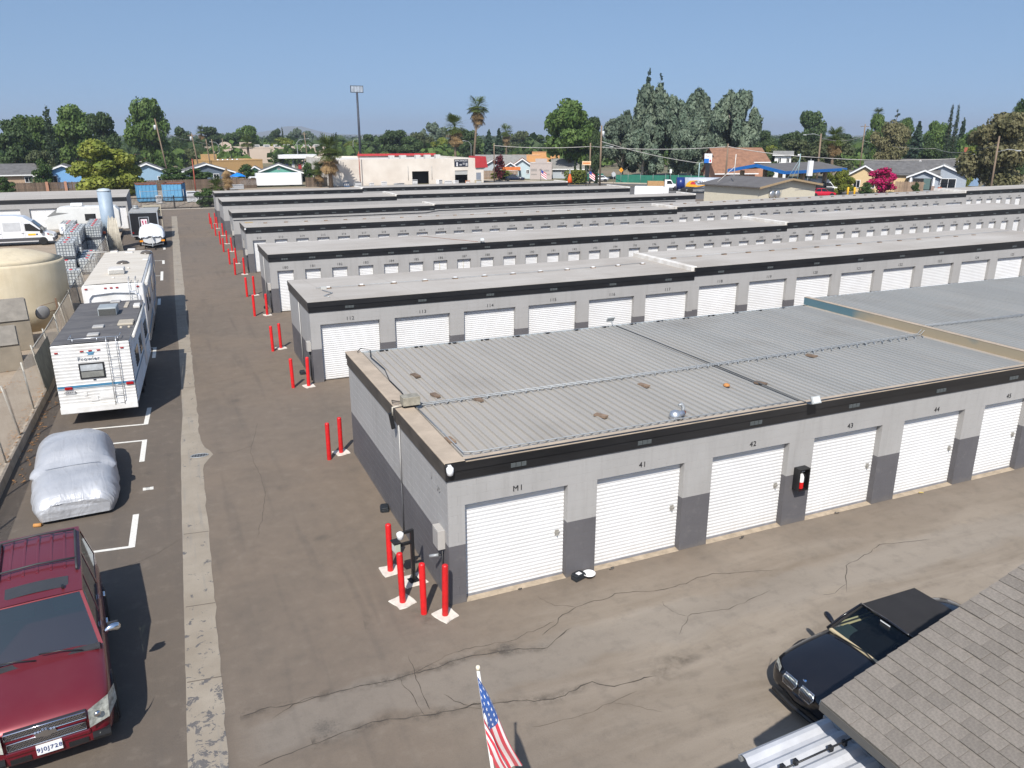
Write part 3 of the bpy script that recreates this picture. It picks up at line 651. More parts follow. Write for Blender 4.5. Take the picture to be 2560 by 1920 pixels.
# ================================================================ bollards, fittings and small things round the first row
_m = M(); _m.lathe([(.064,0),(.064,1.10),(.058,1.125),(.03,1.14),(0,1.145)], 14); BOL = _m.mesh('post', RED)
def pad_mesh(w, d, seed):
    r = np.random.default_rng(seed); m = M(); P = []
    for (a, b, c, e) in ((-w,-d,w,-d),(w,-d,w,d),(w,d,-w,d),(-w,d,-w,-d)):
        for t in (0,.34,.67): P.append((a+(c-a)*t+r.normal(0,.018), b+(e-b)*t+r.normal(0,.018)))
    v = [(x,y,.0) for x, y in P]+[(x*.96,y*.96,.022) for x, y in P]; n = len(P)
    m.add(v, [tuple(range(n,2*n))]+[(i,(i+1)%n,n+(i+1)%n,n+i) for i in range(n)]); return m.mesh('concrete_pad', mat('pad_concrete', (.62,.57,.50), .85, var=.15, sc=9))
PADS = [pad_mesh(.21,.21,i) for i in range(4)]
BOLS = [ # x, y, rz, pad, label
 (3.57,14.78,.1,1,'red bollard on a white pad behind the black keypad post'), (3.48,13.51,.3,1,'red bollard on a white pad in front of the black keypad post'),
 (3.76,12.98,0,0,'red bollard without a pad beside door M1 corner'), (4.12,12.74,.35,1,'red bollard on a white pad at the corner of door M1')]
pairs = [((3.56,21.5),(3.98,21.85),'the rear left corner of the ribbed-roof row'), ((3.66,28.9),(4.22,28.85),'front corner of the second row'), ((3.66,34.6),(4.05,34.95),'rear corner of the second row'),
  ((3.72,42.2),(4.35,42.2),'front corner of the third row'), ((3.9,47.8),(4.35,48.1),'rear corner of the third row'), ((3.95,56.0),(4.55,56.0),'front corner of the fourth row'),
  ((4.0,61.0),(4.5,61.2),'rear corner of the fourth row'), ((4.1,68.0),(4.75,68.0),'the front left corner of the fifth row'), ((4.2,73.0),(4.75,73.2),'the rear left corner of the fifth row'),
  ((4.25,79.6),(4.9,79.6),'the front left corner of the sixth row'), ((4.3,86.0),(4.85,86.2),'the rear left corner of the sixth row'), ((4.4,90.9),(4.95,90.9),'the front left corner of the farthest row')]
for a, b, who in pairs:
    BOLS.append((*a, 0, 0, 'padless outer red bollard at '+who)); BOLS.append((*b, .2, 1, 'inner red bollard on white pad at '+who))
for i, (x, y, rz, pad, lb) in enumerate(BOLS):
    t = thing('bollard', lb, 'bollard', (x, y, 0), rz, 'red bollards along the drive'); o = link('post', BOL, t, (0,0,0)); o.rotation_euler = (rng.normal(0,.012), rng.normal(0,.012), 0)
    if pad: link('concrete_pad', PADS[i % 4], t, (.02,.02,.002))
# keypad post
t = thing('keypad_post', 'black post with gate keypad and white dome camera beside the bollards', 'keypad post', (3.92,14.21,0), R(8))
m = M(); m.box(-.035,.035,-.035,.035,0,1.22); m.box(-.035,-.30,-.03,.03,.90,.96); m.box(-.035,-.20,-.025,.025,1.16,1.22); m.box(-.11,.11,-.11,.11,.012,.03); m.build('post', BLACKM, t, bevel=.004)
m = M(); m.box(-.42,-.30,-.10,.10,.80,1.02); o = m.build('keypad', mat('keypad_green', (.42,.45,.36), .5), t, bevel=.012)
M().box(-.44,-.29,-.11,.11,1.02,1.045).build('hood', BLACKM, o); M().box(-.423,-.42,-.06,.06,.84,.96).build('keys', mat('keys', (.6,.6,.58), .5), o)
m = M(); m.lathe([(.0,-.13),(.06,-.10),(.075,-.02),(.075,.03),(.03,.06),(0,.06)], 14, (-.26,0,1.17)); m.build('dome_camera', WHITE, t)
link('concrete_pad', pad_mesh(.24,.22,9), t, (0,0,.002))
# corner camera and fittings on the first row
t = thing('dome_camera', 'white dome camera under the front left roof corner above door M1', 'camera', (4.36,12.93,2.98))
M().lathe([(.0,-.11),(.055,-.09),(.07,-.02),(.07,.05),(.04,.08),(0,.085)], 16).build('shell', WHITE, t); M().lathe([(0,-.125),(.028,-.118),(.04,-.09)], 12).build('lens', DKGLASS, t); M().box(-.03,.03,.0,.1,.05,.1).build('bracket', WHITE, t)
t = thing('wall_cabinet', 'small grey electrical cabinet on the left end wall by door M1', 'cabinet', (4.33,13.42,1.16))
M().box(-.15,0,-.17,.17,0,.42).build('case', mat('cabinet_grey', (.42,.40,.37), .6, var=.08), t, bevel=.006); M().box(-.153,-.1505,-.15,.15,.02,.39).build('door', mat('cabinet_door', (.36,.345,.32), .6), t)
m = M(); m.tube([(-.05,-.12,0),(-.05,-.12,-1.1)], .014, 6); m.build('conduit', BLACKM, t)
t = thing('spot_camera', 'small grey bullet camera on the left end wall under the cabinet', 'camera', (4.33,13.38,.92))
M().tube([(-.26,.1,.02),(-.10,.0,.07)], .035, 8).build('barrel', GALV, t); M().tube([(-.12,0,.06),(0,0,.08)], .015, 6).build('arm', BLACKM, t)
t = thing('downspout', 'thin downspout pipe down the middle of the left end wall', 'pipe', (4.30,16.28,0))
M().tube([(0,0,1.315),(0,0,2.75)], .016, 8).build('pipe', mat('pipe_light', (.42,.41,.39), .6), t); M().tube([(0,0,.0),(0,0,1.315)], .0155, 8).build('lower_pipe', mat('pipe_dark', (.07,.07,.075), .6), t)
text('1', .13, mat('faded_number', (.22,.22,.22), .7), (4.318,14.0,2.42), (PI/2,0,-PI/2), row1, 'faded_number'); text('75', .15, MATS['faded_number'], (4.318,13.55,2.33), (PI/2,0,-PI/2), row1, 'faded_number')
for o in (row1.children):
    if o.name.startswith('faded_number'): o.location -= Vector(row1.location)
def bait(label, x, y, rz, sticker):
    t = thing('bait_station', label, 'bait station', (x,y,0), rz, 'black bait boxes at wall bases')
    m = M(); m.prism([(-.15,-.10),(.15,-.10),(.15,.07),(.10,.11),(-.10,.11),(-.15,.07)], .0, .085, 'z'); m.build('base', mat('bait_black', (.02,.024,.028), .45), t, bevel=.01)
    m = M(); m.prism([(-.14,-.095),(.14,-.095),(.14,.06),(.09,.10),(-.09,.10),(-.14,.06)], .087, .125, 'z'); o = m.build('lid', MATS['bait_black'], t, bevel=.015)
    if sticker: M().box(-.05,.06,-.06,.04,.1255,.127).build('sticker', WHITE, o)
bait('black bait box with a white sticker at the pier between doors M1 and 41', 7.16, 12.9, .3, True); bait('black bait box at the foot of the left end wall', 4.20, 17.68, PI/2-.2, False)
bait('black bait box at the foot of the end wall of the second row', 4.28, 30.6, PI/2, False); bait('black bait box at the end wall of the third row', 4.5, 44.0, PI/2, False)
t = thing('bowl', 'white and black bowl beside the bait box under door 41', 'bowl', (7.40,12.86,0))
M().lathe([(.07,0),(.10,.02),(.135,.09),(.135,.095)], 20, caps=False).build('outer', mat('bowl_black', (.02,.02,.022), .4), t); M().lathe([(.138,.085),(.14,.10),(.125,.096),(.085,.045),(0,.04)], 20, caps=False).build('inner', WHITE, t)
# fire extinguisher cabinet between doors 42 and 43
t = thing('extinguisher_cabinet', 'black open cabinet with red fire extinguisher between doors 42 and 43', 'fire extinguisher', (13.13,13.02,.95))
m = M(); m.box(-.16,.16,-.01,-.004,0,.56); m.box(-.16,-.135,-.20,-.01,0,.56); m.box(.135,.16,-.20,-.01,0,.56); m.box(-.135,.135,-.20,-.01,.535,.56); m.box(-.135,.135,-.20,-.01,0,.02); m.build('cabinet', BLACK, t)
M().lathe([(.0,.02),(.06,.025),(.065,.05),(.065,.19),(.065,.2)], 14, (0,-.1,0)).build('cylinder', mat('ext_red', (.6,.01,.012), .3), t)
M().lathe([(.0645,.2),(.065,.21),(.064,.33),(.04,.385),(.02,.41)], 14, (0,-.1,0)).build('label_band', WHITE, t)
m = M(); m.tube([(0,-.1,.40),(.0,-.1,.46),(.06,-.13,.47)], .014, 6); m.tube([(.02,-.12,.42),(.09,-.14,.36),(.09,-.13,.2)], .012, 6, 1); m.build('valve', [ALU, BLACKM], t)
# stray bits
for i, (x, y, lb) in enumerate([(8.05,12.92,'short frayed rope end right of the bait box and bowl'),(11.55,12.9,'frayed rope end left of the extinguisher cabinet'),(14.5,12.95,'frayed rope end right of the extinguisher cabinet'),(17.4,12.95,'yellow frayed strap at the foot of a white door'),(5.85,12.95,'dark rope scrap at the foot of the corner door')]):
    r = np.random.default_rng(50+i); p = [(0,.06,.03)]; 
    for k in range(6): p.append((p[-1][0]+r.normal(0,.05), p[-1][1]-.02*r.random(), .02+.01*r.random()))
    tag(M().tube(p, .013, 6).build('rope_scrap', mat('rope_yellow', (.55,.42,.12), .8) if i == 3 else mat('rope_grey', (.10,.09,.08), .9), loc=(x,y,0)), lb, 'rope', 'rope ends at the doors')
# ------------------------------------------------ pipes and boxes on the ends of the other rows
for k, (x, y, who) in enumerate([(4.50,29.17,'the second row'),(4.72,42.52,'the third row'),(4.93,56.36,'the fourth row'),(5.08,68.41,'the fifth row')]):
    t = thing('wall_pipe', 'thin black conduit with a pale box on the end wall corner of '+who, 'conduit', (x,y,0))
    M().tube([(-.04,.35,.02),(-.04,.35,1.2)], .025, 6).build('pipe', BLACKM, t); M().box(-.14,-.0,.2,.5,1.2,1.55).build('box', MATS['cabinet_grey'], t)
    if k < 2: M().tube([(-.03,2.3,.05),(-.03,2.3,2.7)], .018, 6).build('downpipe', mat('pipe_light', (.42,.41,.39), .6), t)
tag(M().lathe([(.0,-.08),(.05,-.06),(.065,0),(.03,.04),(0,.045)], 12).build('dome_camera', WHITE, loc=(4.9,56.25,3.0)), 'white dome camera at the roof corner by door 212', 'camera')

# ================================================================ flag on a pole
fl = thing('flag_pole', 'american flag hanging limp on a white pole in the foreground', 'flag', (2.71,5.97,0))
m = M(); top = Vector((-.24,.60,3.60)); m.tube([(0,0,0), tuple(top)], [.022,.018], 12); m.build('pole', mat('pole_white', (.70,.69,.65), .4), fl)
M().lathe([(.0,-.005),(.022,0),(.024,.03),(.02,.05),(0,.056)], 12, tuple(top)).build('finial', mat('finial_cream', (.75,.68,.52), .5), fl)
def flag_mat():
    n = NT('flag_cloth'); uv = n.n('TexCoord').outputs['UV']; u, v, _ = n.xyz(uv)
    st = n.math('LESS_THAN', n.math('FRACT', n.math('MULTIPLY', v, 6.5)), .5)
    c = n.mix(st, (.72,.70,.68), (.60,.035,.055))
    can = n.math('MULTIPLY', n.math('LESS_THAN', u, .40), n.math('LESS_THAN', v, .5385))
    def stars(ou, ov):
        a = n.math('SUBTRACT', n.math('FRACT', n.math('ADD', n.math('MULTIPLY', u, 6/.40), ou)), .5); b = n.math('SUBTRACT', n.math('FRACT', n.math('ADD', n.math('MULTIPLY', v, 5/.5385), ov)), .5)
        b = n.math('MULTIPLY', b, 1.45)
        r = n.math('SQRT', n.math('ADD', n.math('MULTIPLY', a, a), n.math('MULTIPLY', b, b))); th = n.math('ARCTAN2', a, n.math('MULTIPLY', b, -1))
        k = n.math('MULTIPLY_ADD', n.math('COSINE', n.math('MULTIPLY', th, 5)), .10, .20); return n.math('LESS_THAN', r, k)
    s_ = stars(0, 0)
    c = n.mix(can, c, n.mix(s_, (.022,.085,.30), (.78,.78,.78))); w_ = n.noise(n.obj(), 900, 1); n.col(n.mix(n.math('MULTIPLY', w_, .12), c, (.2,.2,.2)))
    n.rough(.75, 0, .3); n.b.inputs['Sheen Weight'].default_value = .2; return n.m
NU, NV = 60, 40; pd = (Vector((0,0,0))-top).normalized(); H_, L_f = .80, 1.30; G = []; uvs = []
for i in range(NU+1):
    u = i/NU; row = []
    for j in range(NV+1):
        v = j/NV; b = top+pd*(.03+v*H_*(1-.15*u))
        ph = v*9.0+1.0; amp = .035*min(1, u*5)*(1+.6*u); swing = .32*u*L_f*(1-.35*v); drop = L_f*u*.90*(1-.25*v)
        row.append((b.x-.03+swing*.95+amp*math.sin(ph)*.7+.02*math.sin(u*7+v*3)*u, b.y-.05-.10*u+amp*1.4*math.cos(ph*1.1+u*2), b.z-drop))
    G.append(row)
m = M(); m.grid(G); me = m.mesh('flag_cloth', flag_mat()); uvl = me.uv_layers.new(name='uv')
for lp in me.loops: vi = lp.vertex_index; uvl.data[lp.index].uv = ((vi//(NV+1))/NU, (vi % (NV+1))/NV)
link('flag_cloth', me, fl)

# ================================================================ office roof, bottom right
of = thing('office_building', 'office with grey shingle roof and corrugated awning in the lower right corner', 'office', (6.06,5.28,0))
SH = mat('shingle', (.225,.198,.168), .92, var=.20, sc=30, rnd=.11, bump=.6, bsc=160)
m = M(); m.box(.40,9,-7,-.35,0,2.90); m.build('wall', mat('office_wall', (.10,.10,.10), .8, var=.2, sc=3, bump=.5, bsc=12), of)
sl = 1/3.05; th = math.atan(sl)
m = M(); m.prism([(.0,2.985),(5,2.985+5*sl),(5,2.88+5*sl),(.0,2.90)], -7.2, -.012, 'y'); m.build('roof_deck', mat('roof_edge', (.09,.08,.07), .8, var=.3, sc=10), of)
m = M(); m.box(-.025,.0,-7.2,-.005,2.89,2.992); m.build('drip_edge', mat('drip', (.10,.095,.085), .6), of)
sm = M(); sm.add([(0,0,0),(.26,0,0),(.26,.325,0),(0,.325,0),(0,0,.018),(.26,0,.004),(.26,.325,.004),(0,.325,.018)], [(4,5,6,7),(0,4,7,3),(0,1,5,4),(3,7,6,2)]); SHM = sm.mesh('shingle', SH)
cells = []
for r in range(24):
    off = (r*.087 % .21)
    y = 0-.0
    k = 0
    while True:
        y1 = -off-k*.21 if k else -0.0; y0 = -off-(k+1)*.21; 
        if k == 0: y0 = -off-.21
        cells.append((r*.165, y0, y1-y0)); k += 1
        if y0 < -4.2: break
cells.sort(key=lambda c: (6.06+c[0]-0)**2+(5.28+c[1])**2+(9-3-c[0]*sl)**2 if c[1] > -1.9 else 1e6+abs(c[1]))
rest = M()
for i, (a, y0, w_) in enumerate(cells):
    x_, z_ = a*math.cos(th), 2.992+a*math.sin(th)+(i*7 % 5)*.0012
    if i < 300 and w_ > .03:
        o = link('shingle', SHM, of, (x_-.01, y0, z_)); o.rotation_euler[1] = -th; o.scale = (.80, (w_-.004)/.325, 1+.6*rng.random())
    elif w_ > .03:
        c0, s0 = math.cos(th), math.sin(th); rest.add([(x_-.01+v.co.x*.7*c0, y0+v.co.y*(w_-.004)/.325, z_+v.co.x*.7*s0+v.co.z) for v in SHM.vertices], [tuple(p.vertices) for p in SHM.polygons])
tag(rest.build('shingle_field', SH, of, fix=False), kind='stuff')
m = M(); P = []
for i in range(49):
    t_ = i/48; y = .22-t_*2.6; ph = (i % 4); z = (.0,.045,.045,.0)[ph]; P.append([(-.90,y,2.40+z),(.34,y,2.47+z)])
m.grid(P, sm=False); m.build('awning_sheet', mat('awning_white', (.42,.43,.45), .55, metal=.0, var=.12, sc=4), of, fix=False)
m = M(); m.box(.34,.52,-2.4,.24,2.46,2.50); m.bar((-.9,.20,2.37),(.34,.20,2.44),.05,.06); m.bar((-.9,-2.3,2.37),(.34,-2.3,2.44),.05,.06); m.build('awning_frame', mat('awning_grey', (.30,.31,.31), .5, metal=.4), of)
m = M(); m.tube([(-.75,-.20,2.47),(-.2,-.22,2.53),(.35,-.26,2.62),(.55,-.28,2.72)], .011, 6)
for q in (-.68,-.5,.0,.2): m.box(q-.02,q+.02,-.24,-.19,2.50,2.56)
m.tube([(-.78+.05*math.cos(a),-.20+.05*math.sin(a),2.47) for a in np.linspace(0,2*PI,11)], .012, 6); m.build('stay_cable', BLACKM, of)
# ================================================================ vehicles
def paint(name, c, flake=.0, rough=.28, dust=.25, dustc=(.35,.29,.23)):
    if name in MATS: return MATS[name]
    n = NT(name); p = n.obj(); a = n.noise(p, 2.5, 3, .6); nz = n.xyz(n.n('NewGeometry').outputs['Normal'])[2]
    k = n.math('MULTIPLY', n.math('MULTIPLY', n.math('MULTIPLY_ADD', n.ramp(a, .3, .75), .5, .5), dust), n.ramp(nz, .2, .95)); n.col(n.mix(k, c, dustc))
    n.rough(n.math('MULTIPLY_ADD', k, .8, rough), flake, .5, .5); MATS[name] = n.m; return n.m
CARGLASS = glass('car_glass', (.45,.55,.52), .03, .06, .45, (.006,.011,.013)); CLEARG = glass('windscreen_glass', (.85,.92,.88), .02, .04, .03, (.01,.02,.02))
_W = {}
def wheel(t, x, y, r, w_, rim=ALU):
    k = (round(r,3), round(w_,3), rim.name)
    if k not in _W:
        a = M(); a.lathe([(r*.62,-w_/2),(r*.93,-w_/2),(r,-w_*.36),(r,w_*.36),(r*.93,w_/2),(r*.62,w_/2)], 22)
        b = M(); b.lathe([(0,w_*.30),(r*.16,w_*.34),(r*.2,w_*.2),(r*.56,w_*.18),(r*.63,w_*.46),(r*.66,w_*.47)], 22)
        for i in range(5): an = 2*PI*i/5; b.bar((r*.1*math.cos(an),r*.1*math.sin(an),w_*.3),(r*.6*math.cos(an),r*.6*math.sin(an),w_*.38),r*.16,w_*.12)
        _W[k] = (a.mesh('tyre', RUBBER), b.mesh('rim', rim))
    e = link('wheel', _W[k][0], t, (x, y, r)); e.rotation_euler = (-PI/2 if y > 0 else PI/2, 0, 0); link('rim', _W[k][1], e); return e
def ring(x, hw, zb, zt, cr=.03, flat=.93):
    h = [(hw*.88,zb),(hw*.98,zb+(zt-zb)*.14),(hw,zb+(zt-zb)*.45),(hw*.985,zt-(zt-zb)*.16),(hw*flat,zt-(zt-zb)*.02),(hw*.6,zt+cr*.7),(hw*.25,zt+cr)]
    return [(x,a,b) for a, b in h]+[(x,-a,b) for a, b in reversed(h)]
def panel(f, g, q, ins, k=0, th=.025, bulge=0., nn=None):
    """frame with an opening (body mesh f) and the pane that fills it (mesh g)"""
    A, B, C, D_ = [Vector(p) for p in q]
    bl = lambda u, v: (A*(1-u)+B*u)*(1-v)+(D_*(1-u)+C*u)*v
    l, r, b, t = ins; o = [bl(0,0),bl(1,0),bl(1,1),bl(0,1)]; i = [bl(l,b),bl(1-r,b),bl(1-r,1-t),bl(l,1-t)]
    N = (B-A).cross(D_-A).normalized()*th
    f.add([*o,*i,*[p-N for p in i]], [(0,1,5,4),(1,2,6,5),(2,3,7,6),(3,0,4,7),(4,5,9,8),(5,6,10,9),(6,7,11,10),(7,4,8,11)], k)
    n = 6; ins_ = lambda u, v: (i[0]*(1-u)+i[1]*u)*(1-v)+(i[3]*(1-u)+i[2]*u)*v
    bz = N.normalized()*bulge
    g.grid([[ins_(u/n,v/n)-N*.35+bz*(4*(u/n)*(1-u/n)) for u in range(n+1)] for v in range(n+1)])
def car(name, label, cat, loc, rz, S, gb, gr, pm, sides, wheels, wr, ww, group=None, gl=None, rear=True, roofm=None, cr=.05, sub=1):
    """S body stations; gb/gr = greenhouse base / roof (x_front, x_rear, half_width, z)"""
    t = thing(name, label, cat, loc, rz, group); gl = gl or CARGLASS
    m = M(); m.loft([ring(*s) for s in S]); m.build('body', pm, t, sub=sub)
    f = M(); bf, br, bh, bz = gb; rf, rr, rh, rz_ = gr
    g = M(); panel(f, g, [(bf,-bh,bz),(bf,bh,bz),(rf,rh,rz_),(rf,-rh,rz_)], (.035,.035,.03,.04), bulge=-.0); g.build('windscreen', gl, t, fix=False)
    g = M(); panel(f, g, [(br,bh,bz),(br,-bh,bz),(rr,-rh,rz_),(rr,rh,rz_)], (.08,.08,.1,.1))
    if rear: g.build('rear_window', gl, t, fix=False)
    for sg in (1, -1):
        for a, b in sides:
            q = [(bf+(br-bf)*a,sg*bh,bz),(bf+(br-bf)*b,sg*bh,bz),(rf+(rr-rf)*b,sg*rh,rz_),(rf+(rr-rf)*a,sg*rh,rz_)]
            if sg < 0: q = [q[1],q[0],q[3],q[2]]
            g = M(); panel(f, g, q, (.05,.05,.06,.10)); g.build('side_window', CARGLASS, t, fix=False)
    f.build('pillars', pm, t)
    m = M(); n = 8; P = []
    for i in range(n+1):
        u = i/n*2-1; row = []
        for j in range(n+1):
            v = j/n*2-1; e = (1-.10*max(0,abs(v)-.6)/.4); row.append((rr+(rf-rr)*(i/n)+(.03*(1 if u > 0 else -1)*(abs(u)**6)), v*rh*1.01, rz_+cr*(1-v*v)*(1-u*u*.8)-.0))
        P.append(row)
    m.grid(P); m.build('roof', roofm or pm, t, fix=False)
    for x, y in wheels: wheel(t, x, y, wr, ww)
    for x, y in wheels:
        s_ = 1 if y > 0 else -1; m = M(); k = [(x+wr*1.18*math.cos(a), wr+wr*1.18*math.sin(a)) for a in np.linspace(0,PI,13)]
        m.prism(k+[(x-wr*1.18,.2),(x+wr*1.18,.2)], y-s_*.05, y+s_*(ww*.42), 'y'); m.v = [(a, b, c) for a, b, c in m.v]; m.build('wheel_arch', BLACKM, t)
    return t
# ---------------------------------------------------------------- maroon sport utility vehicle
MAROON = paint('maroon_paint', (.165,.010,.020), .30, .25, .10, (.30,.18,.16))
S_suv = [(2.42,.62,.34,.74,.02),(2.38,.80,.30,.86,.02),(2.22,.87,.27,.97,.03),(1.9,.895,.26,1.01,.04),(1.4,.90,.25,1.045,.045),(.95,.90,.25,1.07,.04),(.2,.905,.25,1.08,.02),(-1.2,.905,.25,1.08,.02),(-2.1,.895,.27,1.08,.02),(-2.34,.87,.32,1.06,.02),(-2.40,.80,.40,1.0,.02)]
suv = car('sport_utility_vehicle', 'dusty maroon sport utility vehicle with roof rack parked nose towards the camera', 'car', (-2.70,13.66,0), R(-84.5), S_suv, (.98,-2.33,.845,1.06), (.30,-2.18,.655,1.765), MAROON, [(0,.30),(.30,.62),(.62,1)], [(1.52,.80),(1.52,-.80),(-1.42,.80),(-1.42,-.80)], .37, .26, gl=glass('suv_screen_sky_tint', (.50,.66,.64), .02, .12, .25, (.015,.04,.042)), sub=2)  # teal in the windscreen colour stands in for reflected sky
DKGREY = mat('dark_plastic', (.035,.035,.038), .6, var=.2)
m = M()
for y in (-.42,-.21,0,.21,.42): m.box(-2.05,-.52,y-.022,y+.022,1.775,1.822)
m.v = [(a, b, c-.05*(b/.68)**2) for a, b, c in m.v]; m.build('roof_rib', MAROON, suv, bevel=.008)
m = M(); P = [[(-.20,-.46+i*.92/8,1.772+.05*(1-((-.46+i*.92/8)/.68)**2)) for i in range(9)],[(.13,-.46+i*.92/8,1.745+.05*(1-((-.46+i*.92/8)/.68)**2)) for i in range(9)]]; m.grid([P[0],P[1]]); m.build('sunroof', mat('sunroof_glass', (.045,.045,.045), .15, var=.1, spec=.6), suv, fix=False)
for s_ in (1,-1):
    m = M(); m.tube([(-2.0,s_*.60,1.78),(-1.9,s_*.60,1.835),(-.55,s_*.60,1.845),(-.38,s_*.60,1.80)], .022, 8); m.build('roof_rail', DKGREY, suv)
for x in (-1.92,-.72):
    m = M(); m.tube([(x,-.60,1.85),(x,0,1.885),(x,.60,1.85)], .02, 8); m.build('cross_bar', DKGREY, suv)
M().box(.12,.20,.36,.40,1.79,1.83).build('antenna', BLACKM, suv)
# nose
m = M(); m.box(2.36,2.435,-.52,.52,.80,.90); m.box(2.36,2.445,-.50,.50,.62,.74); gr = m.build('grille', mat('grille_dark', (.03,.03,.032), .4), suv)
m = M()
for z0, z1, hw in ((.80,.90,.52),(.62,.74,.50)):
    xx = 2.44 if z0 > .7 else 2.45
    for i in range(27):
        y = -hw+i*2*hw/26
        for s_ in (1,-1):
            y2 = y+s_*(z1-z0)
            if -hw <= y2 <= hw: m.bar((xx,y,z0),(xx,y2,z1),.012,.008)
    m.tube([(xx,-hw,z0),(xx,hw,z0),(xx,hw,z1),(xx,-hw,z1),(xx,-hw,z0)], .012, 6)
m.build('grille_mesh', CHROME, gr)
m = M(); m.prism([(-.13,.735),(-.04,.735),(-.04,.715),(.05,.715),(.05,.735),(.14,.735),(.12,.805),(.03,.805),(.03,.825),(-.06,.825),(-.06,.805),(-.15,.805)], 2.45, 2.475, 'x'); m.build('emblem', CHROME, gr)
M().box(2.33,2.44,-.51,.51,.745,.795).build('grille_bar', MAROON, gr, bevel=.01)
HL = mat('headlamp', (.36,.37,.33), .12, var=.5, sc=14, spec=.7)
for s_ in (1,-1):
    m = M(); m.add([(2.47,s_*.53,.64),(2.36,s_*.80,.66),(2.10,s_*.925,.74),(2.02,s_*.915,.97),(2.26,s_*.82,.975),(2.43,s_*.54,.92)], [(0,1,4,5),(1,2,3,4)]); o = m.build('headlight', HL, suv); o.location = (.03,s_*.015,.01)
    q = M(); q.lathe([(.055,0),(.04,.02),(0,.03)], 12); o = q.build('lamp', CHROME, suv, loc=(2.455,s_*.67,.82)); o.rotation_euler = (0, PI/2, s_*.35)
    m = M(); m.prism([(2.43,.36),(2.45,.42),(2.43,.5),(2.30,.5),(2.30,.36)], s_*.56, s_*.80, 'y'); m.build('fog_recess', BLACKM, suv); q = M(); q.lathe([(.05,0),(.045,.03),(0,.04)], 12); o = q.build('fog_lamp', HL, suv, loc=(2.40,s_*.68,.44)); o.rotation_euler = (0,PI/2,s_*.3)
    # mirror
    t2 = M(); t2.loft([[(x,s_*(y),z) for x, y, z in r] for r in ([(.78,.86,1.10),(.84,.86,1.12),(.84,.86,1.18),(.78,.86,1.18)],[(.74,.95,1.08),(.86,.95,1.10),(.86,.95,1.26),(.74,.95,1.27)],[(.72,1.08,1.08),(.85,1.08,1.10),(.84,1.08,1.27),(.72,1.08,1.28)],[(.74,1.14,1.12),(.79,1.14,1.13),(.79,1.14,1.22),(.74,1.14,1.22)])]); o = t2.build('mirror', CHROME, suv, sub=1)
    b = M(); b.box(.70,.735,min(s_*.94,s_*1.10),max(s_*.94,s_*1.10),1.10,1.25); b.build('mirror_glass', DKGREY, o)
    m = M()
    for x in (.15,-.80): m.box(x-.10,x+.06,min(s_*.905,s_*.945),max(s_*.905,s_*.945),.93,.965)
    m.build('door_handle', CHROME, suv, bevel=.01)
    m = M(); m.tube([(2.0,s_*.91,.42),(1.95,s_*.915,.30)], .01, 6); m.build('mud_trim', DKGREY, suv)
m = M(); m.box(2.30,2.44,-.55,.55,.50,.60); m.build('bumper_insert', MAROON, suv, bevel=.03); [M().box(2.25,2.43,a_,a_+.26,.37,.45).build('tow_recess', BLACKM, suv) for a_ in (-.50,.24)]
o = M().box(2.425,2.455,-.165,.165,.42,.58).build('number_plate', WHITE, suv); text('9J0J728', .095, mat('plate_blue', (.02,.04,.16), .6), (2.457,0,.50), (PI/2,0,PI/2), o, 'plate_text')
m = M(); m.box(.98,1.12,-.80,.80,1.065,1.095); m.v = [(a+.13*(1-(b/.8)**2), b, c) for a, b, c in m.v]; m.build('cowl', DKGREY, suv)
for a, b in (((1.08,-.1,1.12),(.98,-.70,1.16)),((1.13,.55,1.12),(1.02,-.05,1.18))): M().tube([a, ((a[0]+b[0])/2-.02,(a[1]+b[1])/2,(a[2]+b[2])/2+.02), b], .012, 6).build('wiper', BLACKM, suv)
m = M(); m.box(.25,.95,-.78,.78,.80,1.0); m.box(-.5,-.35,-.65,-.15,.7,1.45); m.box(-.5,-.35,.15,.65,.7,1.45); m.box(-1.5,-1.35,-.65,.65,.7,1.4); m.build('interior', mat('suv_interior', (.10,.09,.075), .8), suv)
m = M(); m.slab([(.62,-.30,1.02),(.70,-.12,1.02),(.50,-.16,1.06)]+[(.5,-.16,1.06)], .004) if False else m.box(.55,.72,-.35,-.2,1.0,1.008); m.build('paper', WHITE, suv)
for s_ in (1,-1):
    m = M(); m.tube([(.50,s_*.76,1.14),(.36,s_*.70,1.45),(.26,s_*.66,1.68)], .03, 6); m.build('pillar_trim', mat('beige_trim', (.42,.38,.26), .7), suv)

# ---------------------------------------------------------------- black convertible
BLK = paint('black_paint', (.004,.0055,.010), .1, .12, .03)
S_b = [(2.12,.50,.24,.50,.02),(2.06,.66,.20,.58,.03),(1.85,.76,.18,.66,.05),(1.4,.81,.17,.75,.06),(.85,.82,.16,.82,.05),(.5,.82,.16,.84,.03),(-.4,.82,.16,.85,.02),(-1.2,.815,.18,.86,.04),(-1.75,.78,.22,.84,.05),(-2.02,.70,.28,.78,.04),(-2.10,.60,.34,.70,.02)]
SOFT = mat('soft_top', (.018,.017,.018), .9, var=.2, bump=.3, bsc=220)
bmw = car('convertible', 'shiny black convertible with soft top parked beside the shingle roof', 'car', (10.55,7.83,0), PI, S_b, (.86,-1.35,.72,.84), (.28,-.95,.56,1.27), BLK, [(0,.52),(.52,1)], [(1.28,.73),(1.28,-.73),(-1.25,.73),(-1.25,-.73)], .31, .22, gl=CLEARG, roofm=SOFT, rear=False, cr=.03, sub=2)
for o in bmw.children:
    if o.name.startswith('pillars'): o.data.materials[0] = SOFT
m = M()
for s_ in (1,-1): m.tube([(.86,s_*.715,.85),(.60,s_*.66,1.05),(.28,s_*.56,1.275)], .022, 6)
m.tube([(.30,-.56,1.275),(.31,0,1.30),(.30,.56,1.275)], .018, 6); m.build('screen_frame', BLK, bmw)
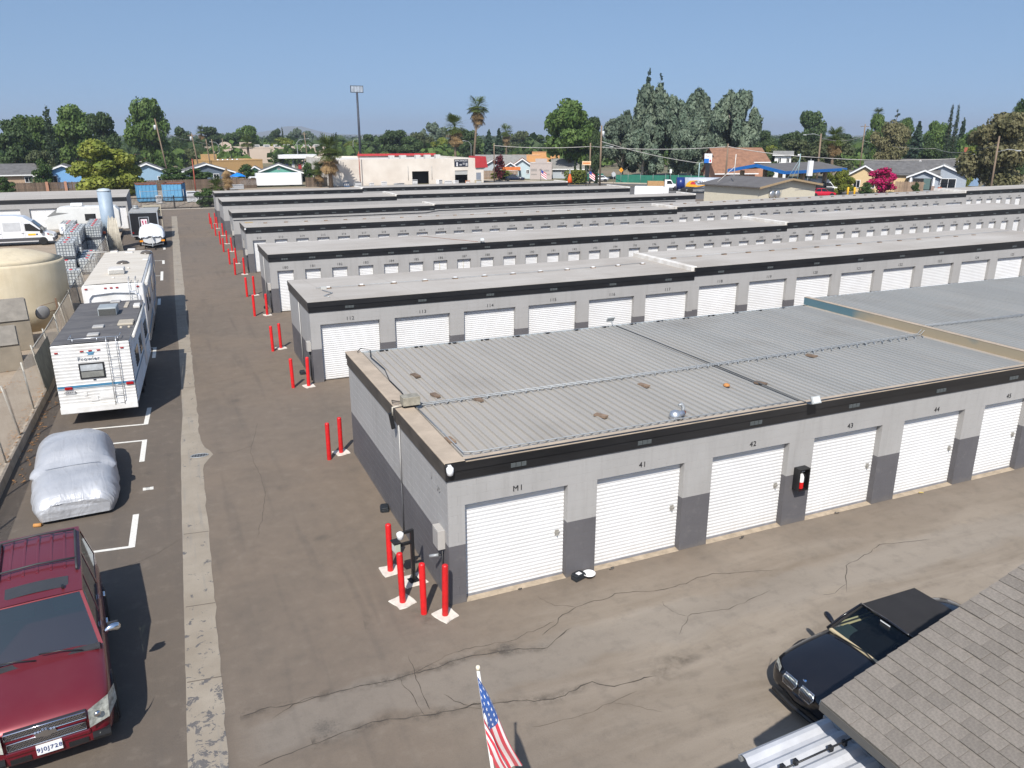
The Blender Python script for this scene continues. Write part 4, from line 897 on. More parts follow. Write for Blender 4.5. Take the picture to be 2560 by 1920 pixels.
M().grid([[(-.95,-.55+.11*i,1.272) for i in range(11)],[(-1.2,-.62+.124*i,1.07) for i in range(11)],[(-1.42,-.70+.14*i,.86) for i in range(11)]]).build('soft_top_back', SOFT, bmw, fix=False)
for s_ in (1,-1):
    m = M(); c0 = s_*.185; pts = [(2.13,c0-.11,.44),(2.13,c0+.11,.44),(2.10,c0+.15,.52),(2.06,c0+.12,.60),(2.06,c0-.12,.60),(2.10,c0-.15,.52)]
    m.add(pts, [tuple(range(6))]); gk = m.build('kidney_grille', mat('grille_black', (.008,.008,.009), .4), bmw)
    gk.location = (.025,0,.01); m = M(); m.tube(pts+[pts[0]], .008, 6)
    for i in range(1,11): y = c0-.145+i*.0264; m.tube([(2.14,y,.43),(2.07,y,.62)], .005, 4)
    m.build('grille_chrome', CHROME, gk)
    m = M(); m.add([(2.06,s_*.40,.50),(1.96,s_*.60,.52),(1.72,s_*.755,.58),(1.70,s_*.745,.67),(1.93,s_*.585,.625),(2.03,s_*.40,.59)], [(0,1,4,5),(1,2,3,4)]); o = m.build('headlight', HL, bmw); o.location = (.05,s_*.035,.03)
    q = M(); q.loft([[(.66,s_*.70,.86),(.76,s_*.70,.86),(.74,s_*.70,.92),(.68,s_*.70,.92)],[(.60,s_*.88,.88),(.76,s_*.88,.88),(.73,s_*.88,1.02),(.62,s_*.88,1.02)],[(.62,s_*.99,.90),(.72,s_*.99,.90),(.71,s_*.99,1.0),(.63,s_*.99,1.0)]]); q.build('mirror', BLK, bmw, sub=1)
o = M().lathe([(0,.012),(.05,.010),(.058,0)], 16).build('emblem', CHROME, bmw, loc=(1.96,0,.635)); o.rotation_euler[1] = .25
m = M(); m.prism([(0,0),(.034,0),(.024,.024),(0,.034)], .013, .0135, 'z'); m.prism([(0,0),(-.034,0),(-.024,-.024),(0,-.034)], .013, .0135, 'z'); m.build('emblem_quarter', mat('emblem_blue', (.03,.18,.55), .3), o)
m = M(); m.loft([[(x,y,z) for y in (-.62,-.3,0,.3,.62)] for x, z in ((2.08,.22),(2.15,.26),(2.16,.34),(2.12,.40))], closed=False, caps=False); m.v = [(x-.35*(abs(y)/.62)**2*.55, y, z) for x, y, z in m.v]; m.build('bumper', BLK, bmw, fix=False)
BEIGE = mat('cream_leather', (.52,.43,.27), .6, var=.1)
m = M(); m.box(.42,.84,-.66,.66,.70,.86); m.v = [(a+(.10*(1-(b/.66)**2) if a > .6 else 0), b, c) for a, b, c in m.v]; m.build('dashboard', mat('dash_dark', (.03,.045,.05), .6), bmw, bevel=.02)
m = M(); m.box(.80,.86,-.66,.66,.84,.872); m.v = [(a+.08*(1-(b/.66)**2), b, c) for a, b, c in m.v]; m.build('dash_trim', BEIGE, bmw)
for s_ in (1,-1):
    m = M(); m.box(-.30,.25,s_*.35-.24,s_*.35+.24,.42,.58); m.box(-.45,-.25,s_*.35-.24,s_*.35+.24,.42,1.02); m.box(-.42,-.32,s_*.35-.12,s_*.35+.12,1.03,1.18); m.build('seat', BEIGE, bmw, bevel=.06)
    m = M(); m.box(-.5,.55,min(s_*.66,s_*.71),max(s_*.66,s_*.71),.45,.84); m.build('door_panel', BEIGE, bmw)
m = M(); m.tube([(.30+.04*math.cos(a),.34+.17*math.cos(a),.86+.16*math.sin(a)) for a in np.linspace(0,2*PI,17)], .018, 6); m.build('steering_wheel', BLACKM, bmw)
M().box(.33,.37,-.09,.09,1.16,1.22).build('rear_mirror', BLACKM, bmw); M().box(.352,.356,-.10,.10,1.24,1.262).build('sticker', WHITE, bmw)
M().tube([(.92,.55,.86),(.84,.1,.90),(.90,-.5,.87)], .01, 6).build('wiper', BLACKM, bmw)
M().tube([(2.14,-.5,.18),(2.17,0,.18),(2.14,.5,.18)], .04, 6).build('air_dam', BLACKM, bmw)

# ---------------------------------------------------------------- car under a silver cover
def cover_mat():
    n = NT('silver_cover'); p = n.obj(); x, y, z = n.xyz(p); a = n.noise(n.scale(p, (5,1.2,1.0)), 1.6, 3, .55, .6); b = n.noise(n.scale(p, (1.2,4.5,1)), 1.5, 2, .5, 1.0); d = n.noise(p, 1.2, 3)
    side = n.ramp(n.math('ABSOLUTE', n.xyz(n.n('NewGeometry').outputs['Normal'])[2]), .75, .3)
    c = n.mix(n.ramp(d, .35, .7), (.40,.41,.43), (.50,.51,.53)); c = n.mix(n.math('MULTIPLY', n.ramp(b, .6, .75), .25), c, (.25,.24,.23)); n.col(c); n.rough(.42, .28, .5)
    n.bump(n.math('ADD', n.math('MULTIPLY', a, n.math('MULTIPLY_ADD', side, 1.6, .25)), n.math('MULTIPLY', b, .35)), .6, .07); return n.m
cc = thing('covered_car', 'car under a creased silver fabric cover parked behind the maroon vehicle', 'covered car', (-2.98,22.3,0), R(-86))
St = [(2.12,.70,.50),(2.05,.80,.66),(1.75,.86,.78),(1.2,.90,.87),(.75,.91,.92),(.25,.88,1.20),(-.15,.86,1.30),(-.75,.86,1.31),(-1.3,.87,1.20),(-1.75,.86,.98),(-2.0,.82,.86),(-2.12,.72,.62)]
xs = np.linspace(2.14, -2.14, 64); SX = [s[0] for s in St][::-1]; hwv = np.interp(xs, SX, [s[1] for s in St][::-1]); zt = np.interp(xs, SX, [s[2] for s in St][::-1])
for _ in range(3): hwv[1:-1] = (hwv[:-2]+2*hwv[1:-1]+hwv[2:])/4; zt[1:-1] = (zt[:-2]+2*zt[1:-1]+zt[2:])/4
rg = np.random.default_rng(4); ph = rg.uniform(0,6,12); P = []
for i, x in enumerate(xs):
    row = []
    for j in range(41):
        a = PI*j/40; c_, s_ = math.cos(a), math.sin(a); e = .50 if zt[i] < 1.0 else .62
        y = hwv[i]*1.10*math.copysign(abs(c_)**e, c_); z = .10+(zt[i]-.10)*abs(s_)**.62
        k = 1-abs(s_)**.6 # sides
        pl = abs(math.sin(x*6.5+ph[0]+.8*math.sin(x*2.3)))**.6; y += math.copysign(1, c_)*k*(.075*pl+.025*math.sin(x*17+ph[1]+z*2)-.05)*(1-.3*z); y *= 1-.09*max(0,(.30-z)/.2)
        z += .010*math.sin(x*11+y*4+ph[2])*(1-k)+.008*math.sin(y*14+x*3)*(1-k)
        if abs(x-.62) < .16 and abs(abs(y)-.95) < .25 and .7 < z < 1.0: y += math.copysign(.10, y)
        row.append((x+.02*math.sin(y*13)*(abs(x) > 1.9), y, z+(.03*math.sin(x*13+ph[4]) if j in (0,40) else 0)))
    P.append(row)
m = M(); m.grid(P); m.add([P[0][j] for j in range(41)], [tuple(range(41))]); m.add([P[-1][j] for j in range(41)], [tuple(range(40,-1,-1))]); m.build('cover', cover_mat(), cc)
m = M(); m.tube([(.80,P[0][0][1]*0+y,.935+.012*math.cos(y*3)) for y in np.linspace(-.62,.62,14)], .008, 5); m.build('seam', mat('seam_grey', (.25,.27,.30), .7), cc)
m = M(); m.tube([(2.05,-.95,.035),(2.1,-.78,.035)], .05, 8); m.build('wheel_chock', mat('chock_orange', (.50,.24,.07), .7), cc)
for x, y in ((1.35,.72),(1.35,-.72),(-1.35,.72),(-1.35,-.72)): wheel(cc, x, y, .30, .2)

# ---------------------------------------------------------------- travel trailers
def siding(w_, h, pitch=.105, dep=.018):
    n = int(h/pitch); P = []
    for i in range(n):
        for t_, d in ((0,0),(.55,dep*.6),(.85,dep),(.98,0)): P.append([(0,d,(i+t_)*h/n),(w_,d,(i+t_)*h/n)])
    P.append([(0,0,h),(w_,0,h)]); return P
TRW = mat('trailer_white', (.74,.74,.73), .4, var=.06, sc=2, tint=(.62,.60,.56)); TRROOF = NT('trailer_roof'); _p = TRROOF.obj(); _a = TRROOF.noise(TRROOF.scale(_p, (1,.35,1)), 2.2, 5, .7, .8); _c = TRROOF.mix(TRROOF.ramp(_a, .35, .6), (.075,.073,.076), (.125,.12,.118))
TRROOF.col(TRROOF.mix(TRROOF.ramp(_a, .66, .72), _c, (.30,.27,.22))); TRROOF.rough(.85); TRROOF.bump(_a, .4, .04); TRROOF = TRROOF.m
BSTRIPE = mat('blue_stripe', (.06,.20,.33), .4, var=.15); DKBL = mat('graphic_navy', (.03,.05,.10), .4); MIDBL = mat('graphic_blue', (.10,.26,.40), .4)
pr = thing('travel_trailer', 'older white travel trailer with dark roof, blue stripe and rear ladder', 'travel trailer', (-2.66,27.5,0), R(87))
W2, zb, zt_ = 1.14, .50, 2.70; LL = 7.3
m = M(); m.prism([(0.02,zb),(LL,zb),(LL,1.6),(LL-.35,zt_),(0.02,zt_)], -W2+.02, W2-.02, 'y'); m.build('body', TRW, pr, bevel=.03)
rs = siding(2*W2-.04, zt_-zb-.06); m = M(); m.grid([[(-.005-d, W2-.02-x, zb+.04+z) for x, d, z in r] for r in rs], sm=False); m.build('rear_siding', TRW, pr, fix=False)
rs = siding(LL-.5, zt_-zb-.10); m = M(); m.grid([[(.05+x, -W2+.015-d, zb+.05+z) for x, d, z in r] for r in rs], sm=False); m.build('side_siding', TRW, pr, fix=False)
m = M(); m.grid([[(x, y, zt_+.01+.03*(1-(y/W2)**2)) for y in np.linspace(-W2+.01,W2-.01,9)] for x in np.linspace(.02,LL-.36,14)]); m.build('roof', TRROOF, pr, fix=False)
m = M(); m.box(-.10,.0,-W2+.01,W2-.01,.46,.68); m.build('bumper', TRW, pr, bevel=.02)
wd = M(); wd.box(-.045,-.02,-.32,.42,1.56,2.08); o = wd.build('window', mat('window_rubber', (.015,.015,.016), .5), pr, bevel=.02)
M().box(-.05,-.046,-.27,.37,1.83,2.03).build('pane', mat('pane_light', (.36,.38,.39), .1, var=.3, sc=4, spec=.7), o); M().box(-.05,-.046,-.27,.37,1.61,1.80).build('pane', mat('pane_blind', (.20,.20,.18), .15, var=.3, sc=6, spec=.7), o)
text('Prowler', .17, mat('prowler_ink', (.10,.13,.17), .5), (-.028,.10,2.22), (PI/2,0,-PI/2), pr, 'lettering')
m = M(); m.prism([(-.08,2.34),(.12,2.34),(.08,2.37),(-.04,2.37)], -.03, -.024, 'x'); m.prism([(-.06,2.38),(.10,2.38),(.14,2.44),(-.10,2.44)], -.03, -.024, 'x'); m.build('logo', MIDBL, pr)
m = M(); m.box(-.03,-.024,-W2+.03,W2-.03,1.30,1.37); m.box(-.03,-.024,-W2+.03,W2-.03,1.26,1.275); m.build('stripe', BSTRIPE, pr)
for y, z in ((.98,2.47),(.26,2.47),(.02,2.475),(-.22,2.48),(-.90,2.49)): M().box(-.045,-.015,y-.05,y+.05,z-.02,z+.02).build('marker_light', TAILRED, pr, bevel=.006)
for y in (.80,-.98): M().box(-.06,-.01,y-.11,y+.11,1.25,1.34).build('tail_light', TAILRED, pr, bevel=.01)
o = M().box(-.04,-.02,.63,.93,1.10,1.20).build('number_plate', mat('plate_grey', (.5,.5,.5), .5), pr); text('1DE4713', .085, BLACK, (-.042,.78,1.15), (PI/2,0,-PI/2), o, 'plate_text')
m = M(); m.box(-.035,-.02,-.50,-.06,.84,1.08); m.box(-.04,-.034,-.46,-.10,.88,1.04); m.build('hatch', TRW, pr, bevel=.006); m = M(); m.box(-.035,-.02,0,.22,.80,.98); m.box(-.035,-.02,.30,.40,1.0,1.12); m.build('hatch', TRW, pr, bevel=.005); M().box(-.04,-.02,-.02,.06,1.50,1.525).build('vent', BLACKM, pr)
m = M()
for y in (-.48,-.76):
    m.tube([(.12,y,zt_+.10),(.02,y,zt_+.16),(-.08,y,zt_+.08),(-.10,y,zt_-.2),(-.10,y,.62)], .013, 6)
for i in range(6): m.tube([(-.10,-.48,.68+i*.31),(-.10,-.76,.68+i*.31)], .011, 6)
for z in (2.35,1.45,.72):
    for y in (-.48,-.76): m.tube([(-.10,y,z),(-.02,y,z-.02)], .010, 5)
m.build('ladder', mat('ladder_alu', (.55,.56,.57), .35, metal=.6), pr)
m = M(); m.tube([(.75,.62,zt_+.14),(.16,.62,zt_+.14),(.14,-.85,zt_+.14),(.60,-.85,zt_+.14)], .016, 6)
for x, y in ((.7,.62),(.15,.5),(.15,-.2),(.15,-.8)): m.tube([(x,y,zt_+.14),(x,y,zt_+.02)], .014, 6)
m.build('roof_rack', ALU, pr)
def roofbox(t, x, y, z, lx, ly, h, mt, nm='roof_vent', bev=.03): return M().box(x-lx/2,x+lx/2,y-ly/2,y+ly/2,z,z+h).build(nm, mt, t, bevel=bev)
LGREY = mat('vent_grey', (.36,.35,.33), .6, var=.15)
ac = roofbox(pr, 4.5,-.12,zt_+.03,.8,.62,.30, mat('ac_grey', (.30,.33,.34), .5), 'air_conditioner'); M().box(4.09,4.098,-.40,.16,zt_+.05,zt_+.28).build('grille', mat('ac_grille', (.07,.07,.065), .7, var=.4, sc=60), ac)
for x, y in ((2.2,-.02),(1.0,0),(6.7,-.15)): roofbox(pr, x, y, zt_+.03, .36,.36,.07, LGREY)
roofbox(pr, 2.6,-.85,zt_+.01,.7,.5,.09, mat('vent_cream', (.42,.37,.29), .6)); roofbox(pr, 5.5,-1.0,zt_+.02,.5,.24,.12, mat('vent_white', (.60,.57,.52), .5)); o = roofbox(pr, 6.0,-.60,zt_+.03,1.1,.14,.03, MATS['vent_cream'], 'antenna_arm'); o.rotation_euler[2] = 0
for x, y in ((1.9,-.75),(1.9,-1.0)): M().lathe([(.05,0),(.05,.06),(.02,.08),(0,.085)], 10, (x,y,zt_)).build('pipe_cap', MATS['vent_cream'], pr)
m = M(); m.tube([(.8,-W2-.05,zt_-.05),(3.2,-W2-.07,zt_-.03),(6.2,-W2-.05,zt_-.02)], .05, 8); m.build('awning_roll', mat('awning_cream', (.62,.60,.55), .6), pr)
for x0, x1, z0, z1 in ((1.2,2.1,1.5,2.1),(3.0,3.7,1.5,2.1),(5.4,6.3,1.5,2.1)): M().box(x0,x1,-W2-.02,-W2+.01,z0,z1).build('window', DKGLASS, pr)
M().box(4.2,4.85,-W2-.02,-W2+.01,.72,2.35).build('door', TRW, pr); M().box(.1,LL-.4,-W2-.012,-W2+.01,1.28,1.37).build('side_stripe', BSTRIPE, pr)
for s_ in (1,-1):
    for x in (3.2,3.95): wheel(pr, x, s_*.95, .33, .2)
m = M(); m.bar((.1,-.6,.42),(LL,-.6,.42),.06,.14); m.bar((.1,.6,.42),(LL,.6,.42),.06,.14); m.bar((LL,-.5,.42),(LL+.9,0,.42),.06,.1); m.bar((LL,.5,.42),(LL+.9,0,.42),.06,.1); m.tube([(LL+.8,0,.0),(LL+.8,0,.7)],.03,8); m.build('chassis', BLACKM, pr)

r2 = thing('fifth_wheel_trailer', 'long newer white trailer with cream roof and rear ladder ahead of the older trailer', 'travel trailer', (-2.33,36.4,0), R(88.2))
CREAM = NT('cream_roof'); _p = CREAM.obj(); _a = CREAM.noise(CREAM.scale(_p, (2.2,.4,1)), 1.6, 4, .6); CREAM.col(CREAM.mix(CREAM.ramp(_a, .35, .7), (.50,.455,.385), (.60,.56,.49))); CREAM.rough(.8); CREAM = CREAM.m
L2, h2 = 11.6, 3.08
def sec(x, zb_, zt2, w_): 
    r_ = .10; return [(x,-w_,zb_),(x,-w_,zt2-r_),(x,-w_+.03,zt2-.03),(x,-w_+r_,zt2),(x,w_-r_,zt2),(x,w_-.03,zt2-.03),(x,w_,zt2-r_),(x,w_,zb_)]
m = M(); m.loft([sec(.0,.6,h2-.05,1.12),sec(.08,.55,h2,1.17),sec(8.6,.55,h2,1.17),sec(8.7,.55,h2,1.17)]); m.loft([sec(8.7,1.35,h2,1.17),sec(10.6,1.35,h2-.02,1.17),sec(11.3,1.5,h2-.22,1.10),sec(11.6,1.9,h2-.65,.95)]); m.build('body', TRW, r2)
m = M(); m.grid([[(x,y,h2+.012+.03*(1-(y/1.17)**2)-(.0 if x < 10.6 else (x-10.6)*.22)) for y in np.linspace(-1.10,1.10,9)] for x in np.linspace(.10,11.1,20)]); m.build('roof', CREAM, r2, fix=False)
m = M(); m.tube([(-.02,-.95,2.05),(-.03,-.95,2.55),(-.03,-.80,2.72),(-.03,0,2.78),(-.03,.80,2.72),(-.03,.95,2.55),(-.02,.95,2.05)], .06, 8); m.build('rear_cap', mat('cap_white', (.80,.80,.80), .35), r2)
o = M().box(-.035,.0,-.80,.72,1.75,2.32).build('rear_window', DKGLASS, r2, bevel=.02)
for y in (1.0,.28,.06,-.16,-.95): M().box(-.03,.02,y-.05,y+.05,h2-.16,h2-.11).build('marker_light', TAILRED, r2)
m = M()
for y in (-.62,-.88):
    m.tube([(.55,y,h2+.05),(.5,y,h2+.22),(.0,y,h2+.20),(-.12,y,h2+.02),(-.12,y,.9)], .013, 6)
for i in range(7): m.tube([(-.12,-.62,1.0+i*.30),(-.12,-.88,1.0+i*.30)], .011, 6)
m.build('ladder', MATS['ladder_alu'], r2)
ac = roofbox(r2, 2.75,0,h2+.04,.85,.66,.26, MATS['vent_white'], 'air_conditioner', .05); M().box(2.318,2.324,-.28,.28,h2+.09,h2+.24).build('grille', mat('ac_slots', (.25,.25,.24), .7, var=.5, sc=80), ac)
m = M()
for i in range(17): m.box(2.316,2.322,-.27+i*.0335,-.255+i*.0335,h2+.10,h2+.23)
m.build('slot', MATS['vent_white'], ac)
SMOKE = mat('smoke_dome', (.10,.085,.07), .15, var=.2, spec=.6)
for x, y in ((5.8,-.05),(9.2,-.95)): M().lathe([(.30,0),(.29,.05),(.2,.13),(0,.17)], 16, (x,y,h2+.02)).build('skylight', SMOKE, r2)
for x, y in ((10.2,.65),(9.7,-.1),(10.9,-.15)): roofbox(r2, x, y, h2+.0, .40,.38,.10, MATS['vent_white'])
roofbox(r2, 7.0,-1.0,h2+.0,.45,.26,.06, MATS['vent_white']); M().lathe([(.05,0),(.05,.07),(0,.08)], 10, (1.35,.05,h2+.03)).build('pipe_cap', MATS['vent_white'], r2); M().lathe([(.05,0),(.05,.07),(0,.08)], 10, (4.0,-.4,h2+.03)).build('pipe_cap', MATS['vent_white'], r2)
m = M(); m.tube([(.6,-1.24,h2-.15),(3.5,-1.26,h2-.13),(6.4,-1.24,h2-.14)], .07, 8); m.build('awning_roll', MATS['awning_cream'], r2)
for x0, x1, z0, z1 in ((.8,1.5,1.7,2.4),(2.4,3.4,1.7,2.4),(5.6,6.6,1.7,2.4),(9.3,10.2,2.0,2.5)): M().box(x0,x1,-1.19,-1.165,z0,z1).build('window', DKGLASS, r2)
M().box(4.3,5.0,-1.19,-1.165,.75,2.55).build('door', TRW, r2)
m = M(); m.prism([(.2,1.05),(4,1.2),(7.5,1.05),(11.3,2.6),(11.4,2.3),(8,.85),(4,.95),(.2,.85)], -1.178, -1.168, 'y'); m.build('swoosh', MIDBL, r2); m = M(); m.prism([(6.5,1.3),(8.6,1.5),(11.0,2.9),(10.2,2.95),(8.3,1.75)], -1.18, -1.172, 'y'); m.build('swoosh', DKBL, r2)
for s_ in (1,-1):
    for x in (4.6,5.5): wheel(r2, x, s_*.98, .36, .22)
m = M(); m.bar((.2,-.7,.48),(8.6,-.7,.48),.07,.14); m.bar((.2,.7,.48),(8.6,.7,.48),.07,.14); m.tube([(8.4,-.7,0),(8.4,-.7,.6)],.04,8); m.tube([(8.4,.7,0),(8.4,.7,.6)],.04,8); m.build('chassis', BLACKM, r2)
M().tube([(10.4,1.0,h2+.05),(10.6,2.0,h2+.02)], .025, 6).build('antenna', MATS['vent_white'], r2)

# ---------------------------------------------------------------- black cargo trailer and covered boat
ct = thing('cargo_trailer', 'black enclosed cargo trailer with silver trim and a pink poster on its rear door', 'trailer', (-1.72,78.9,0), R(88))
CTB = mat('cargo_black', (.014,.014,.016), .35, var=.2); m = M(); m.box(0,4.6,-1.16,1.16,.40,2.45); m.build('body', CTB, ct)
m = M(); m.box(-.02,4.62,-1.18,1.18,2.45,2.50); m.build('roof', mat('cargo_roof', (.40,.39,.36), .5, metal=.2, var=.15), ct)
m = M(); m.box(-.03,.03,-1.19,-1.10,.36,2.46); m.box(-.03,.03,1.10,1.19,.36,2.46); m.box(-.03,.03,-1.099,1.099,2.38,2.449); m.box(-.03,.03,-1.099,1.099,.32,.44); m.build('trim', ALU, ct)
m = M(); m.box(-.03,0,-.42,-.36,.5,2.05); m.box(-.03,0,.36,.42,.5,2.05); m.box(-.03,0,-.359,.359,2.0,2.05); m.build('door_frame', ALU, ct); M().box(-.022,0,-.355,.355,.45,1.995).build('door', CTB, ct)
o = M().box(-.035,-.024,-.26,.26,1.0,1.85).build('poster', mat('poster_white', (.78,.68,.70), .5), ct, bevel=.0)
m = M()
for y, z in ((.12,1.68),(-.14,1.68)): m.lathe([(.06,0),(.055,.003),(0,.004)], 10, (0,0,0)); m.v[-30:] = [(-.038-c, y+a, z+b*.7) for a, b, c in m.v[-30:]]
m.box(-.039,-.036,-.16,.16,1.32,1.36); m.box(-.039,-.036,-.13,.13,1.25,1.28); m.build('poster_print', mat('poster_pink', (.55,.03,.12), .5), o)
M().lathe([(.26,0),(.26,.16),(.20,.20),(.26,.24),(.26,.30),(0,.33)], 16, (3.4,.75,2.5)).build('roof_fan', GALV, ct); M().box(1.2,1.9,-1.5,-1.16,1.7,1.9).build('side_lamp', BLACKM, ct)
for s_ in (1,-1):
    wheel(ct, 1.9, s_*1.0, .33, .2); wheel(ct, 2.65, s_*1.0, .33, .2); M().box(-.035,-.01,s_*1.0-.06,s_*1.0+.06,.62,.72).build('tail_light', TAILRED, ct)
m = M(); m.bar((4.6,-.6,.4),(5.8,0,.4),.06,.1); m.bar((4.6,.6,.4),(5.8,0,.4),.06,.1); m.build('tongue', BLACKM, ct)
tf = thing('truck_rack', 'tan framed utility rack standing beyond the black cargo trailer', 'rack', (-1.0,87.2,0))
TANP = mat('tan_frame', (.45,.40,.30), .6); m = M()
for x in (-.85,.75):
    for y in (0,1.2): m.bar((x,y,0),(x,y,2.3),.07,.07)
for y in (0,1.2): m.bar((-.9,y,2.32),(.8,y,2.32),.09,.07); m.bar((-.85,y,2.0),(.75,y,2.0),.05,.05)
m.build('frame', TANP, tf); M().quad((-.8,.0,1.6),(.7,.0,1.6),(.7,.02,2.25),(-.8,.02,2.25)).build('screen', CARGLASS, tf, fix=False)
bo = thing('covered_boat', 'small boat on a trailer under a white tarp in front of the black cargo trailer', 'boat', (-1.15,72.2,0), R(90))
m = M(); m.loft([[(x,-w_,z1),(x,-w_*.9,z0+.15),(x,-w_*.4,z0),(x,w_*.4,z0),(x,w_*.9,z0+.15),(x,w_,z1)] for x, w_, z0, z1 in ((0,.72,.45,.95),(1,.86,.40,1.0),(2.6,.95,.40,1.05),(4.2,.95,.42,1.05))]); m.build('hull', mat('hull_white', (.62,.63,.63), .35, var=.1), bo)
P = []
for i in range(17):
    x = -.12+i*.28; hh = np.interp(x,[-.2,.6,1.6,3.2,4.6],[1.0,1.25,1.72,1.78,1.3]); w_ = np.interp(x,[-.2,1,4.6],[.82,.98,1.0])
    P.append([(x,w_*math.cos(PI*j/20)*(1.04 if j in (0,20) else 1),.90+.03*math.sin(x*7+j)+(hh-.90)*math.sin(PI*j/20)**.6+.03*math.sin(j*1.7+x*3)*(0 < j < 20)) for j in range(21)])
m = M(); m.grid(P); m.build('tarp', mat('tarp_white', (.72,.74,.76), .55, var=.08, sc=3, bump=.4, bsc=6), bo, fix=False)
m = M(); m.tube([(-.15,y,1.0+.13*math.sin((y+1)/2*PI)) for y in np.linspace(-.85,.85,9)], .012, 5); m.build('tarp_rope', mat('rope', (.5,.45,.3), .8), bo)
m = M(); m.bar((-1.1,0,.38),(3.5,0,.38),.08,.08); m.bar((0,-.8,.38),(4.0,-.8,.38),.06,.06); m.bar((0,.8,.38),(4.0,.8,.38),.06,.06); m.bar((-1.0,0,.4),(.1,.8,.4),.06,.06); m.bar((-1.0,0,.4),(.1,-.8,.4),.06,.06); m.bar((-.5,0,.4),(-.3,0,1.1),.06,.06); m.build('trailer_frame', GALV, bo)
M().lathe([(0,-.09),(.07,-.06),(.09,0),(.07,.06),(0,.09)], 12, (-.3,0,1.12)).build('winch_ball', WHITE, bo)
for y in (-.82,.82): M().box(.02,.08,y-.13,y+.13,.60,.74).build('lamp', AMBER, bo)
for s_ in (1,-1): wheel(bo, 2.6, s_*.98, .28, .18)

# ---------------------------------------------------------------- white high-roof van and white trailer in the left yard
VW = paint('van_white', (.74,.75,.76), 0, .3, .06)
van = thing('high_roof_van', 'white high roof van with grey lower trim facing right in the left yard', 'van', (-9.2,77.0,LZ))
prof = [(.55,.30),(.62,.55),(.55,.88),(-.15,1.10),(-.95,1.95),(-1.5,2.34),(-2.2,2.45),(-5.0,2.46),(-5.15,2.2),(-5.15,.30)]
m = M(); m.prism(prof, -.9, .9, 'y'); m.build('body', VW, van, bevel=.06)
m = M(); m.add([(-.13,-.80,1.14),(-.13,.80,1.14),(-.93,.74,1.97),(-.93,-.74,1.97)], [(0,1,2,3)]); o = m.build('windscreen', DKGLASS, van, fix=False); o.location = (.02,0,.02)
m = M(); m.prism([(-.28,1.16),(-.85,1.18),(-1.45,1.22),(-1.45,1.80),(-1.05,1.80)], -.915, -.905, 'y'); m.build('cab_window', DKGLASS, van)
m = M(); m.box(-3.0,-1.75,-.912,-.905,1.22,1.92); m.box(-4.6,-3.3,-.912,-.905,1.22,1.92); m.build('blind_window', mat('blind_grey', (.50,.51,.52), .3), van)
m = M(); m.box(-5.0,-.1,-.925,-.905,.42,.66); m.prism([(.45,.34),(.66,.40),(.64,.62),(.42,.62)], -.92, .92, 'y'); m.build('lower_trim', mat('trim_grey', (.06,.06,.065), .6), van)
m = M(); m.prism([(.22,.80),(.50,.74),(.46,.90),(.18,.98)], -.915, -.907, 'y'); m.build('headlight', HL, van); m = M(); m.prism([(.10,.86),(.20,.82),(.17,.98),(.08,1.0)], -.915, -.907, 'y'); m.build('marker', TAILRED, van)
m = M(); m.box(-1.30,-.75,-.917,-.907,.84,.99); m.build('logo_band', mat('logo_yellow', (.80,.45,.03), .5), van); m = M(); m.box(-.72,-.60,-.917,-.907,.86,.97); m.build('logo_mark', DKBL, van)
m = M(); m.box(-.40,-.20,-1.12,-.95,1.02,1.32); m.build('mirror', BLACKM, van, bevel=.03); m = M()
for x in (-1.62,-1.5,-3.15): m.box(x-.005,x+.005,-.909,-.905,.68,2.1)
m.box(-1.75,-1.58,-.93,-.905,1.02,1.06); m.box(-3.4,-3.2,-.93,-.905,1.02,1.06); m.build('door_line', mat('line_grey', (.25,.25,.26), .5), van)
for x in (-.28,-4.1):
    for s_ in (1,-1): wheel(van, x, s_*.82, .34, .22)
wt = thing('travel_trailer', 'low white travel trailer with grey nose graphic behind the tote tanks', 'travel trailer', (-10.0,84.2,LZ))
m = M(); m.prism([(.1,.5),(0,1.5),(.35,1.75),(1.2,2.42),(1.7,2.50),(5.9,2.45),(6.2,2.1),(6.2,.5)], -1.1, 1.1, 'y'); m.build('body', mat('wt_white', (.66,.66,.63), .45, var=.05), wt, bevel=.08)
m = M(); m.prism([(.25,1.70),(1.15,2.38),(1.0,2.05),(2.0,1.98)], -1.115, -1.103, 'y'); m.build('nose_graphic', mat('graphic_grey', (.22,.22,.21), .5), wt); o = M().box(3.3,4.2,-1.12,-1.10,1.25,1.85).build('window', DKGLASS, wt, bevel=.08)
o = M().box(2.2,3.2,-.4,.4,2.5,2.78).build('air_conditioner', TRW, wt, bevel=.08); m = M(); m.bar((.1,-.8,.55),(-1.2,0,.55),.06,.1); m.bar((.1,.8,.55),(-1.2,0,.55),.06,.1); m.tube([(-.9,0,0),(-.9,0,1.2)],.04,8); m.build('tongue', GALV, wt)
for x in (3.3,4.0): wheel(wt, x, -.95, .32, .2)
